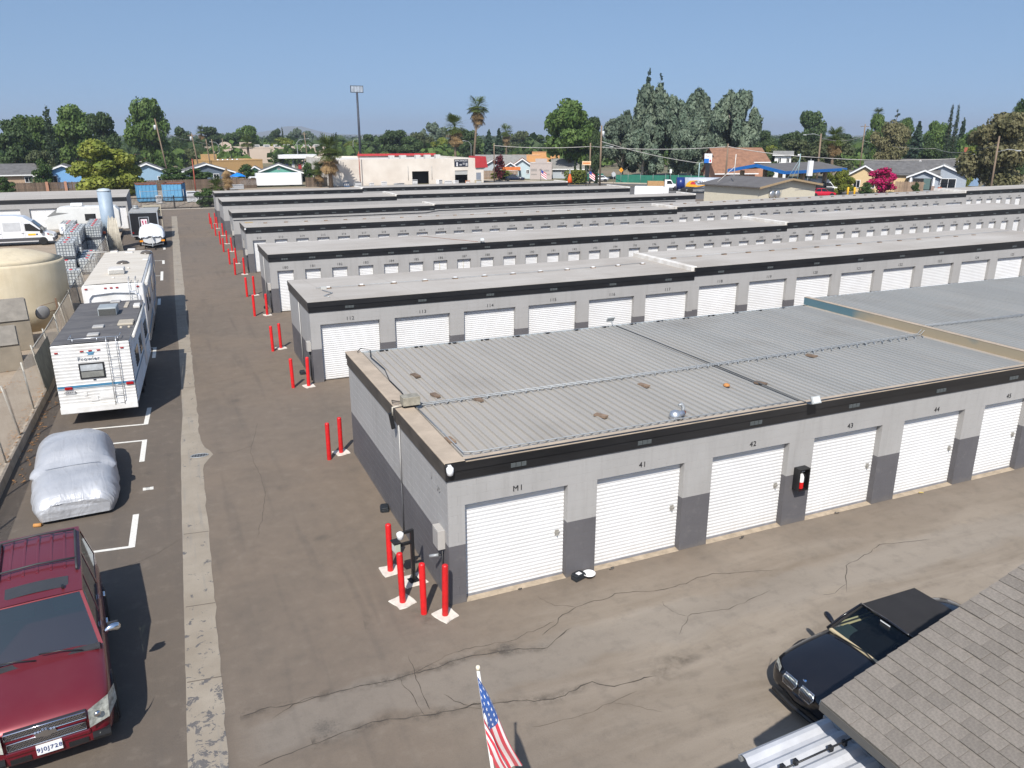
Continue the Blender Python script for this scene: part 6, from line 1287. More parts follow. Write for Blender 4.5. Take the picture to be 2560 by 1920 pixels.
# tall sign
t = thing('pylon_sign', 'very tall dark pole sign with an empty white frame on top', 'sign', (46.3,200,0)); M().tube([(0,0,0),(0,0,19)], [.32,.24], 10).build('pole', mat('sign_pole', (.03,.035,.05), .6, var=.4, sc=.6), t)
o = M().box(-1.55,1.55,-.15,.15,18.9,20.5).build('frame', mat('sign_frame', (.05,.055,.065), .5), t); m = M()
for i in range(4): m.box(-1.4+i*.72,-.76+i*.72,-.17,-.152,19.05,20.35)
m.build('panel', mat('sign_panel', (.34,.38,.43), .5, var=.3, sc=2), o)
# ---------------------------------------------------------------- utility poles, lamps and wires
PW_ = mat('pole_wood', (.20,.145,.10), .9, var=.25, sc=3, stretch=(1,1,.1)); CABLE = mat('cable_pale', (.42,.40,.37), .6)
def upole(label, x, y, h, lean=(0,0), arm=None, tr=False, lamp=None, r=.15):
    t = thing('utility_pole', label, 'utility pole', (x,y,-.05), 0, 'utility poles'); M().tube([(0,0,0),(lean[0],lean[1],h)], [r,r*.75], 8).build('pole', PW_, t)
    if arm: M().bar((lean[0]-arm,lean[1],h-.5),(lean[0]+arm,lean[1],h-.5),.1,.12).build('cross_arm', PW_, t)
    if tr: M().lathe([(0,0),(.24,.02),(.25,.8),(.15,.9),(0,.92)], 10, (lean[0]*.85-.35 if tr < 0 else lean[0]*.85+.38,lean[1],h*.83)).build('transformer', mat('transformer', (.55,.57,.58), .5), t)
    if lamp:
        lx, ly, lz = lamp; M().tube([(lean[0]*.8,lean[1]*.8,lz-.2),(lx*.5,ly*.5,lz+.15),(lx,ly,lz)], .045, 6).build('lamp_arm', GALV, t); M().box(lx-.35,lx+.35,ly-.14,ly+.14,lz-.09,lz+.05).build('lamp_head', mat('lamp_head', (.45,.46,.46), .5), t, bevel=.04)
    return t
upole('leaning utility pole with transformer in front of the tallest left tree', 1.9,175,12.2,(-1.3,0),None,-1); upole('utility pole with transformer left of the tan flat building', 9.0,205,9.6,(-.9,0),.9,-1)
upole('plain utility pole behind the dark slate house', 12.0,212,8.2,(-.5,0)); upole('dark utility pole at the corner of the flat white roof', 13.4,214,8.2,(-.5,0)); upole('utility pole above the strip mall arch', 19.6,270,8.2,(-.2,0))
upole('utility pole left of the tall sign pole', 40.2,240,10.0,(-.6,0),.8)
upole('utility pole beside the red roof holding the street cables', 62.6,152.7,7.6,(0,0),None,0,None,.13); upole('tall wooden utility pole with transformer in front of the eucalyptus grove', 74.4,130.2,10.8,(0,0),None,1,(1.6,-1.0,7.2),.19); upole('shorter wooden utility pole with orange sign beside it', 77.6,139.9,7.7,(0,0),None,0,None,.17)
upole('grey utility pole in front of the brown roofed house', 93.0,117.7,7.7,(0,0),.5,0,None,.16); upole('wooden utility pole with street lamp behind the blue canopy', 104.6,107.6,9.4,(-.1,.1),None,0,(-2.2,1.6,9.2),.17); upole('pale utility pole with lamp near the right edge', 95.8,68.95,9.0,(-.1,.05),None,0,(1.5,-1.6,7.3),.13)
upole('far utility pole with cross arms above the right tree line', 136,165,12.5,(0,0),1.1); upole('dark far utility pole with cross arm left of the shaggy palm', 138,130,11.4,(0,0),1.2)
def lamp_post(label, x, y, h, ax): 
    t = thing('street_lamp', label, 'street lamp', (x,y,0), 0, 'street lamps'); M().tube([(0,0,0),(0,0,h-1),(ax*.3,0,h-.2),(ax,0,h)], [.10,.08,.05,.05], 8).build('pole', GALV, t); M().box(ax-.1,ax+.5,-.12,.12,h-.07,h+.05).build('head', MATS['lamp_head'], t, bevel=.04)
lamp_post('tall street lamp left of the nearest shaggy palm', 36.6,235,8.2,3.0); lamp_post('street lamp above the strip mall left end', 17.5,260,7.3,-2.4); lamp_post('street lamp behind the tall palm trunk', 74,196,7.8,-2.2); lamp_post('far street lamp right of the sign pole', 58,260,8.0,1.4)
tag(M().tube([(0,0,0),(0,0,4.7)], .07, 8).build('steel_post', mat('post_teal', (.30,.42,.44), .5), loc=(83.3,112.5,-.02)), 'thin pale blue steel post beside the fuel sign', 'post')
def wire(label, pts, r=.035):
    b = Vector(pts[0]); P = []
    for a, c in zip(pts[:-1], pts[1:]):
        a = Vector(a); c = Vector(c); sag = (c-a).length*.018
        for i in range(11): t_ = i/10; p = a.lerp(c, t_); P.append(p-b-Vector((0,0,sag*4*t_*(1-t_))))
    tag(M().tube(P, r, 5, caps=False).build('overhead_cable', CABLE, loc=b), label, 'cable', 'overhead cables')
wire('thick pale cable strung along the street poles above the rows', [(62.6,152.6,7.1),(77.6,139.8,7.0),(93.0,117.6,7.15),(104.5,107.4,5.4),(118,90,5.6)], .06); wire('cable drooping from the tall wooden pole to the pale blue post', [(74.4,130.2,8.0),(83.3,112.5,4.6),(84.5,112,5.0)], .05)
wire('thin cable between the left utility poles', [(.6,175,10.5),(8.2,205,8.0),(11.6,212,7.2),(19.5,270,7.5)]); wire('thin cable across the right trees', [(104.5,107.6,8.6),(138,130,9.0)], .03); wire('thin cable above the right houses', [(95.7,69,8.0),(128,104,6.8),(138,130,8)], .03)
# ---------------------------------------------------------------- shops and houses on the street
house('grey house with pale roof left of the wooden street pole', 71.5,170.5,face(71,170),11,8,2.6,4.7,LGB,SL,'x'); house('grey gabled wing in front of the pale roofed house', 69.0,168,face(69,168),5.5,5,2.5,4.0,LGB,SL,'y')
house('light blue gabled house with white trim behind the dark sedan', 73.4,162.8,face(73,162),5.2,9,2.4,4.15,mat('wall_ice', (.45,.55,.58), .8, var=.04),SB,'y',[(1.2,1.5,.7,.9)]); house('small light blue porch gable of the ice blue house', 70.5,162.6,face(70,162),3.6,3,2.2,3.4,MATS['wall_ice'],SB,'y',[(.2,1.3,.9,1.0)])
t = flat('boarded pinkish grey stucco shop with stepped parapet', 75.6,157.9,face(75.6,157.9),4.7,7,3.3,STU,WROOF,par=.15); M().box(-1.2,1.3,-.06,.2,3.45,4.35).build('raised_parapet', STU, t); GBRD = mat('board_grey', (.30,.27,.25), .8)
for x, z, a, b in ((-1.5,2.0,1.3,.5),(-1.5,1.1,1.2,.25),(1.2,1.9,1.2,.3),(-.1,2.05,.7,.3),(1.3,1.1,1.2,.3)): M().box(x-a/2,x+a/2,-.03,-.004,z-b/2,z+b/2).build('boarded_opening', GBRD, t)
house('long grey house with pale roof behind the clipped hedge', 84.2,159.0,face(84,159),9.4,7,2.15,4.0,LGB,SL,'x',[(-2.4,1.3,.8,.9)])
flat('orange stucco two storey house in the distance', 104,214,face(104,214),8,8,4.4,ORG,SB,par=.1); flat('lower orange flat roofed house in front of it', 95,208,face(95,208),8,7,3.7,ORG,WROOF,par=.15)
t = house('big brown roofed two storey house behind the blue canopy', 105.5,128.5,face(105,128)+R(20),10,10,4.2,6.6,BRN,SB,'x',[(3.0,3.5,1.0,1.0)]); house('lower brown roofed wing of the brown house', 101.5,125.5,face(101,125)+R(25),8,6,2.4,4.9,BRN,SB,'x',[(1,1.4,1.0,1.0)])
house('white upstairs house between the trees behind the canopy', 117,130.3,face(117,130),3.2,5,5.3,5.9,WHITE,SL,'x',[(-.6,4.3,.6,.9),(1.0,4.3,.6,.9)])
planks('weathered plank fence left of the dark sedan', (63.0,163.0), (67.5,161.2), 1.9, mt=mat('fence_tan', (.27,.19,.13), .85, var=.25, rnd=.2)); planks('weathered plank fence behind the dark sedan', (68.0,160.5), (71.0,159.3), 1.9, mt=MATS['fence_tan'])
tag(M().box(-2,2,-.05,.05,1.9,2.6).build('orange_screen', mat('screen_orange', (.62,.17,.04), .7), loc=(69.8,160.6,0), rz=-.4), 'orange fence screen above the plank fence', 'screen')
t = thing('yellow_house', 'yellow house with grey roof and white gable trim behind the magenta tree', 'house', (108.2,100.8,-.04), face(108,100)); 
def part_house(t, ox, oy, w_, d, h, r, wallm, roofm, ridge='y', trim=WHITE, ov=.4):
    m = M(); s_ = (r-h)/((w_ if ridge == 'y' else d)/2)
    if ridge == 'y':
        m.prism([(ox-w_/2,0),(ox+w_/2,0),(ox+w_/2,h),(ox,r),(ox-w_/2,h)], oy, oy+d, 'y'); m.build('wall', wallm, t)
        for k in (-1,1):
            o = M(); o.prism([(ox,r+.02),(ox,r+.16),(ox+k*(w_/2+ov),h-s_*ov+.16),(ox+k*(w_/2+ov),h-s_*ov+.02)], oy-ov, oy+d+ov, 'y'); o.build('roof', roofm, t)
            o = M(); o.prism([(ox,r-.08),(ox,r+.165),(ox+k*(w_/2+ov+.03),h-s_*ov+.165),(ox+k*(w_/2+ov+.03),h-s_*ov-.09)], oy-ov-.06, oy-ov-.003, 'y'); o.build('barge_board', trim, t)
    else:
        m.prism([(oy,0),(oy+d,0),(oy+d,h),(oy+d/2,r),(oy,h)], ox-w_/2, ox+w_/2, 'x'); m.build('wall', wallm, t)
        for k, y0 in ((-1,oy),(1,oy+d)):
            o = M(); o.prism([(oy+d/2,r+.02),(oy+d/2,r+.16),(y0+k*ov,h-s_*ov+.16),(y0+k*ov,h-s_*ov+.02)], ox-w_/2-ov, ox+w_/2+ov, 'x'); o.build('roof', roofm, t)
part_house(t, 0,0,4.4,6,2.9,4.2,YEL,SG); part_house(t, 5.6,2.6,11,7,2.9,4.75,YEL,SG,'x'); part_house(t, -2.6,1.2,2.6,4,2.2,3.2,YEL,SG); windows(t, [(-1.0,1.3,1.1,1.3),(1.4,1.3,.9,1.3)])
house('tiny purple white gabled shed right of the magenta tree', 121.3,101.2,face(121,101),1.9,4,3.4,5.0,mat('wall_lilac', (.52,.48,.50), .8),SB,'y')
t = thing('grey_blue_house', 'grey blue house with white gables and a shaded front porch', 'house', (119.0,94.6,-.04), face(119,94.6)); part_house(t, 0,0,7.2,8,2.75,4.35,GB,SL); windows(t, [(-.9,1.5,.1,1.4),(1.0,1.5,2.3,1.6)])
part_house(t, -2.6,-3.0,4.4,3,2.6,3.55,GB,SL); m = M(); m.box(-4.2,-1.4,-3.03,-3.005,.5,2.35); m.build('porch_shade_sheet', mat('porch_shade', (.02,.02,.02), .9), t); M().box(-2.6,-1.6,-3.05,-3.031,.6,2.3).build('screen_door', mat('screen_door', (.10,.16,.15), .5), t)  # near-black sheet on the solid porch wall stands in for shade inside
for x in (-4.5,-1.1): M().box(x-.25,x+.25,-3.3,-3.04,0,1.2).build('stone_pier', mat('stone_pier', (.30,.22,.18), .9, var=.3), t); M().box(x-.15,x+.15,-3.25,-3.06,1.2,2.6).build('porch_post', WHITE, t)
M().box(-.5,.2,-1.3,-.6,0,.9).build('porch_chair', mat('chair_orange', (.40,.12,.06), .7), t, bevel=.05)
t = house('dark grey roofed house with red brick chimney behind the grey blue house', 136.5,110,face(136,110),13,9,2.6,4.5,GB,SG,'x'); M().box(4.2,5.2,3.5,4.3,4.2,6.9).build('chimney', mat('brick_red', (.34,.10,.06), .9, var=.2), t)
house('small blue gable beside the brick chimney', 139.5,105.2,face(139,105),3.5,4,4.6,5.8,mat('wall_midblue', (.20,.30,.45), .8),SG,'y',[(.6,5.0,.7,.6)])
planks('tall tan plank fence between the yellow and the grey blue house', (110.6,96.3), (113.6,93.2), 1.9, mt=MATS['fence_tan'])
# cream office of the fuel station and its canopy
t = thing('cream_building', 'cream building with grey low gable roof behind the storage rows', 'building', (68.8,80.5,-.04), R(11)); part_house(t, 6.0,0,11.6,9.0,2.85,3.65,mat('cream_block', (.60,.55,.43), .8, var=.05, bump=.2, bsc=5),mat('roof_charcoal', (.115,.108,.105), .9, var=.15, sc=.8),'y',mat('fascia_tan', (.36,.26,.15), .7),.6)
for x in (2.4,3.5): M().lathe([(.48,0),(.48,.25),(.40,.3),(0,.22)], 16, (0,0,0)).build('round_unit', ALU, t); 
for o, x in zip([c for c in t.children if c.name.startswith('round_unit')], (2.6,3.7)): o.rotation_euler = (PI/2,0,0); o.location = (x,-.02,1.9)
m = M(); m.box(4.6,4.66,-.02,-.004,.0,2.4); m.box(7.4,10.6,-.02,-.004,2.25,2.3); m.box(2.2,5.6,-.02,-.004,2.55,2.6); m.build('panel_line', mat('line_grey', (.25,.25,.26), .5), t)
t = thing('antenna_mast', 'thin pale mast with guy rods on the cream building, right one', 'mast', (78.8,84.6,3.4)); m = M(); m.tube([(0,0,0),(.1,0,3.3)], .05, 6); m.tube([(.08,0,2.6),(-1.6,.3,-.1)], .025, 5); m.tube([(.06,0,2.0),(-.9,.2,-.1)], .025, 5); m.build('mast', MATS['post_teal'], t); M().lathe([(0,0),(.14,.05),(.14,.2),(0,.25)], 8, (-.2,0,3.0)).build('lamp', WHITE, t)
t = thing('antenna_mast', 'thin pale mast with guy rods on the cream building, left one', 'mast', (69.6,86.4,3.3)); m = M(); m.tube([(0,0,0),(.1,0,3.4)], .05, 6); m.tube([(.05,0,1.8),(-2.4,.2,-.1)], .035, 5); m.build('mast', mat('mast_white', (.6,.58,.54), .6), t)
t = thing('panel_antenna', 'white upright panel box on a bracket above the cream building', 'antenna', (81.4,85.2,3.0)); M().box(-.36,.36,-.2,.2,.75,2.75).build('panel', WHITE, t, bevel=.03); m = M(); m.tube([(.2,.2,-.2),(.2,.2,3.0)], .04, 6); m.tube([(-.3,0,-.2),(-.2,0,.75)], .03, 6); m.build('bracket', GALV, t)
t = thing('fuel_canopy', 'grey roofed fuel canopy with a bright blue edge', 'canopy', (83.8,92.7,0), R(18)); CB = mat('canopy_blue', (.01,.12,.38), .45); w_, L_ = 9.5, 18.8
m = M(); m.prism([(0,3.95),(w_*.5,4.85),(w_,3.95),(w_,4.05),(w_*.5,4.95),(0,4.05)], 0, L_, 'x'); m.build('roof', mat('roof_charcoal', (.115,.108,.105), .9), t); m = M(); m.prism([(-.08,3.6),(w_*.5,4.5),(w_+.08,3.6),(w_+.08,4.08),(w_*.5,4.98),(-.08,4.08)], -.15, -.01, 'x'); m.build('blue_edge', CB, t); m = M(); m.box(0,L_,-.16,-.02,3.62,4.06); m.build('blue_edge', CB, t)
for x in (1.5,8,15):
    for y in (1.5,8): M().box(x-.25,x+.25,y-.25,y+.25,0,3.9).build('column', mat('col_tan', (.45,.33,.20), .8), t)
for x, lb in ((3,0),(9,0)): M().box(x-.5,x+.5,4.4,5.0,0,1.9).build('pump', mat('pump_dark', (.06,.06,.07), .5), t)
# signs and fences on the street
t = thing('fuel_sign', 'white and blue fuel station sign on a dark pole', 'sign', (84.4,111.7,0), face(84,111)); o = M().box(-.62,.62,-.12,.12,4.65,6.15).build('board', mat('board_white', (.74,.74,.74), .5), t); M().box(-.62,.15,-.13,-.121,4.65,5.35).build('blue_panel', mat('sign_bright_blue', (.01,.14,.50), .5), o); M().box(-.62,.62,.0,.1,4.4,4.65).build('base', BLACKM, t); M().box(-.35,.35,-.06,.06,0,4.4).build('pole', BLACKM, t)
text('flyers', .30, mat('sign_orange', (.75,.20,.03), .5), (0,-.125,5.75), (PI/2,0,0), o, 'sign_text'); M().box(.24,.48,-.13,-.121,4.8,5.2).build('price_mark', mat('mark_red', (.5,.03,.05), .5), o)
t = thing('windscreen_fence', 'long green mesh screened fence in front of the eucalyptus grove', 'fence', (83.6,140.0,-.05), math.atan2(-12.6,18.2)); GM = mat('mesh_green_bright', (.012,.135,.09), .8, var=.12, sc=1)
for i in range(9): M().box(i*2.45+.03,i*2.45+2.42,-.01,.01,.05,1.62+.05*math.sin(i*1.9)).build('panel', GM, t); M().tube([(i*2.45,.03,0),(i*2.45,.03,1.85)], .03, 6).build('post', GALV, t)
t = thing('windscreen_fence', 'short green mesh screened fence left of the yellow diamond sign', 'fence', (77.5,147.5,-.05), math.atan2(-3.5,5.5))
for i in range(3): M().box(i*2.2+.03,i*2.2+2.17,-.01,.01,.05,1.7).build('panel', GM, t)
def sign(label, x, y, kind):
    t = thing('road_sign', label, 'road sign', (x,y,0), face(x,y)); M().tube([(0,0,0),(0,0,2.6)], .04, 6).build('post', GALV, t)
    if kind == 'diamond':
        o = M(); o.prism([(0,2.0),(.42,2.5),(0,3.0),(-.42,2.5)], -.07, -.045, 'y'); o = o.build('plate', mat('sign_amber', (.80,.33,.01), .5), t); m = M(); m.bar((0,-.075,2.3),(0,-.075,2.7),.07,.01); m.bar((-.1,-.075,2.58),(0,-.075,2.7),.07,.01); m.build('arrow', BLACK, o)
    elif kind == 'octagon': o = M(); o.prism([(.42*math.cos(PI/8+i*PI/4),2.0+.46*math.sin(PI/8+i*PI/4)) for i in range(8)], -.07, -.045, 'y'); o.build('plate', mat('sign_back', (.45,.47,.48), .5), t)
    else: M().box(-.2,.2,-.07,-.045,2.0,2.75).build('plate', WHITE, t)
sign('amber diamond road sign in front of the green fence', 84.2,139.0,'diamond'); sign('grey back of an octagonal road sign', 79.1,133.3,'octagon'); sign('small white road sign in front of the green fence', 91.8,133.0,'rect')
t = thing('pole_sign', 'orange and white shop sign on a thin pole', 'sign', (67.4,122.7,0), face(67,122)); o = M().box(-.75,.75,-.08,.08,4.2,4.85).build('board', mat('board_peach', (.72,.50,.30), .5), t); M().box(-.6,.6,-.09,-.081,4.42,4.62).build('lettering_band', mat('sign_orange', (.75,.20,.03), .5), o); M().tube([(0,0,0),(0,0,4.2)], .07, 6).build('pole', BLACKM, t)
t = thing('orange_cone_sign', 'bright orange cone shaped banner standing behind the farthest row', 'banner', (58.0,110.8,0)); M().lathe([(.45,2.1),(.28,2.75),(.12,3.35),(0,3.4)], 12).build('cone', mat('cone_orange', (.80,.11,.015), .6), t); M().tube([(0,0,0),(0,0,4.1)], .04, 6).build('pole', GALV, t); M().box(-.1,.1,-.02,.02,3.45,4.1).build('tab', ALU, t)
for x, y, lb in ((60.6,109.3,'small american flag beside the orange cone banner'),(55.6,116.0,'small american flag left of the orange cone banner')):
    t = thing('small_flag', lb, 'flag', (x,y,0), R(-28)); M().tube([(0,0,0),(-.1,0,4.0)], .035, 6).build('pole', BLACKM, t); m = M()
    for i in range(6): m.slab([(0+.0,0,3.7-i*.16),(.85,-.1,3.1-i*.16),(.85,-.1,3.26-i*.16),(0,0,3.86-i*.16)], .004, i % 2)
    m.build('stripes', [mat('flag_red', (.5,.03,.05), .7), WHITE], t); m = M(); m.slab([(0,-.012,3.45),(.36,-.05,3.2),(.36,-.05,3.62),(0,-.012,3.88)], .004); m.build('canton', mat('flag_blue', (.02,.05,.25), .7), t)
# ---------------------------------------------------------------- distant vehicles
S_sed = [(2.15,.55,.28,.58,.02),(2.0,.74,.22,.68,.03),(1.3,.82,.20,.80,.05),(.75,.83,.20,.86,.04),(0,.83,.20,.88,.02),(-1.2,.83,.20,.90,.03),(-1.8,.80,.24,.90,.04),(-2.1,.68,.32,.78,.02)]
def sedan(label, x, y, rz, pm): return car('sedan', label, 'car', (x,y,-.03), rz, S_sed, (.85,-1.5,.74,.86), (.15,-.85,.58,1.33), pm, [(0,.5),(.5,1)], [(1.3,.74),(1.3,-.74),(-1.3,.74),(-1.3,-.74)], .31, .2, 'cars on the street')
sedan('dark blue sedan on the street behind the farthest row', 68.2,155.0,R(-35),paint('navy_paint', (.008,.014,.035), .2, .2, .05)); sedan('silver hatchback on the street at the tall wooden pole', 82.3,144.3,R(145),paint('silver_paint', (.42,.43,.44), .5, .3, .05)); sedan('pale blue car parked by the grey blue house', 124.3,89.6,R(-40),paint('pale_blue_paint', (.10,.22,.42), .2, .3, .05))
sedan('bright red sports car beside the cream building', 93.2,94.6,R(-20),paint('red_paint', (.55,.008,.03), .1, .25, .03)); 
t = thing('dark_pickup', 'dark pickup with raised bonnet behind the red sports car', 'pickup', (95.4,97.6,0), R(-30)); M().box(-2.2,2.2,-.85,.85,.5,1.2).build('body', BLACKM, t, bevel=.08); M().box(-.6,.7,-.75,.75,1.2,1.85).build('cab', mat('cab_dark', (.02,.022,.026), .3), t, bevel=.1); o = M().slab([(1.0,-.8,1.2),(1.0,.8,1.2),(.75,.8,2.2),(.75,-.8,2.2)], .05).build('bonnet', mat('bonnet_grey', (.05,.06,.07), .3), t)
for x in (-1.5,1.5):
    for s_ in (1,-1): wheel(t, x, s_*.8, .36, .22)
t = thing('passenger_van', 'white passenger van with raised roof behind the red car', 'van', (98.3,99.6,0), R(-38)); m = M(); m.prism([(2.6,.35),(2.65,.9),(2.4,1.05),(1.6,1.2),(1.05,1.85),(.6,2.35),(-3.6,2.35),(-3.7,.35)], -.95, .95, 'y'); m.build('body', VW, t, bevel=.08); m = M(); m.add([(1.62,-.8,1.25),(1.62,.8,1.25),(1.1,.75,1.85),(1.1,-.75,1.85)], [(0,1,2,3)]); o = m.build('windscreen', DKGLASS, t, fix=False); o.location = (.05,0,.04)
m = M(); m.prism([(1.45,1.25),(.95,1.8),(.2,1.8),(.2,1.25)], -.965, -.955, 'y'); m.build('side_window', DKGLASS, t); M().box(2.6,2.68,-.7,.7,.5,.85).build('grille', BLACKM, t); M().box(2.66,2.69,-.2,.2,.55,.68).build('plate', AMBER, t)
for x in (1.7,-2.4):
    for s_ in (1,-1): wheel(t, x, s_*.85, .36, .24)
for x, y, lb in ((94.4,90.6,'left one'),(95.1,90.0,'right one')): tag(M().lathe([(.16,0),(.16,1.55),(.1,1.65),(0,1.68)], 10).build('yellow_bollard', mat('bollard_yellow', (.75,.42,.02), .5), loc=(x,y,0)), 'tall yellow bollard beside the red sports car, '+lb, 'bollard', 'yellow bollards')
t = thing('box_trailer', 'white box trailer behind the end of the sixth row', 'trailer', (60.2,92.0,0), R(-34)); M().box(-1.9,1.9,-1.1,1.1,.5,2.5).build('box', mat('box_white', (.78,.78,.78), .45), t, bevel=.03); M().box(1.9,2.6,-1.0,1.0,.6,2.45).build('nose', mat('box_white2', (.7,.7,.7), .45), t, bevel=.08); [wheel(t, -.3, s_*1.0, .34, .22) for s_ in (1,-1)]; m = M(); m.bar((2.6,0,.5),(3.6,0,.5),.1,.1); m.build('tongue', BLACKM, t)
t = thing('flatbed_truck', 'white truck cab with wooden stake bed on the street', 'truck', (80.2,117.4,0), R(-30)); m = M(); m.prism([(2.4,.45),(2.45,.9),(1.2,1.1),(.8,1.75),(-.3,1.78),(-.3,.45)], -.9, .9, 'y'); m.build('cab', VW, t, bevel=.08); m = M(); m.prism([(1.05,1.1),(.72,1.65),(.1,1.65),(.1,1.1)], -.912, -.903, 'y'); m.build('side_window', DKGLASS, t); m = M(); m.add([(1.22,-.75,1.14),(1.22,.75,1.14),(.83,.7,1.74),(.83,-.7,1.74)], [(0,1,2,3)]); o = m.build('windscreen', DKGLASS, t, fix=False); o.location = (.04,0,.03)
M().box(-3.2,-.35,-.95,.95,.7,1.5).build('stake_bed', mat('stake_wood', (.42,.25,.11), .8, var=.2), t); M().box(-.40,-.32,-.9,.9,.7,1.85).build('headboard', BLACKM, t); M().box(2.42,2.5,-.6,.6,.55,.8).build('grille', DKGREY, t)
for x in (1.6,-2.2):
    for s_ in (1,-1): wheel(t, x, s_*.82, .38, .24)
t = thing('tanker_truck', 'blue and grey fuel tanker with a swoosh logo behind the cream building', 'tanker', (79.6,110.2,0), R(-30)); o = M().tube([(-1.9,0,1.5),(-.6,0,1.5)], 1.0, 20).build('tank_end', mat('tanker_blue', (.012,.03,.16), .35), t); M().tube([(-.6,0,1.5),(6,0,1.5)], .995, 20).build('tank', mat('tanker_grey', (.42,.45,.50), .35), t)
m = M(); m.prism([(-.5,1.1),(1.2,1.0),(3.6,1.45),(1.4,1.25),(.6,1.8),(1.6,2.1),(.2,2.0),(-.3,1.6)], -1.03, -1.0, 'y'); m.build('swoosh', mat('swoosh_yellow', (.75,.36,.02), .5), t); m = M(); m.prism([(.2,1.45),(1.1,1.4),(1.0,1.75),(.5,1.9)], -1.045, -1.032, 'y'); m.build('swoosh_red', mat('mark_red', (.5,.03,.05), .5), t); text('FLYERS', .55, DKBL, (2.0,-1.05,1.75), (PI/2,0,0), t, 'lettering', .03)
M().box(-1.6,6,-.8,.8,.45,.6).build('frame', GALV, t); [wheel(t, x, s_*.9, .45, .28) for x in (-.8,.3,5) for s_ in (1,-1)]
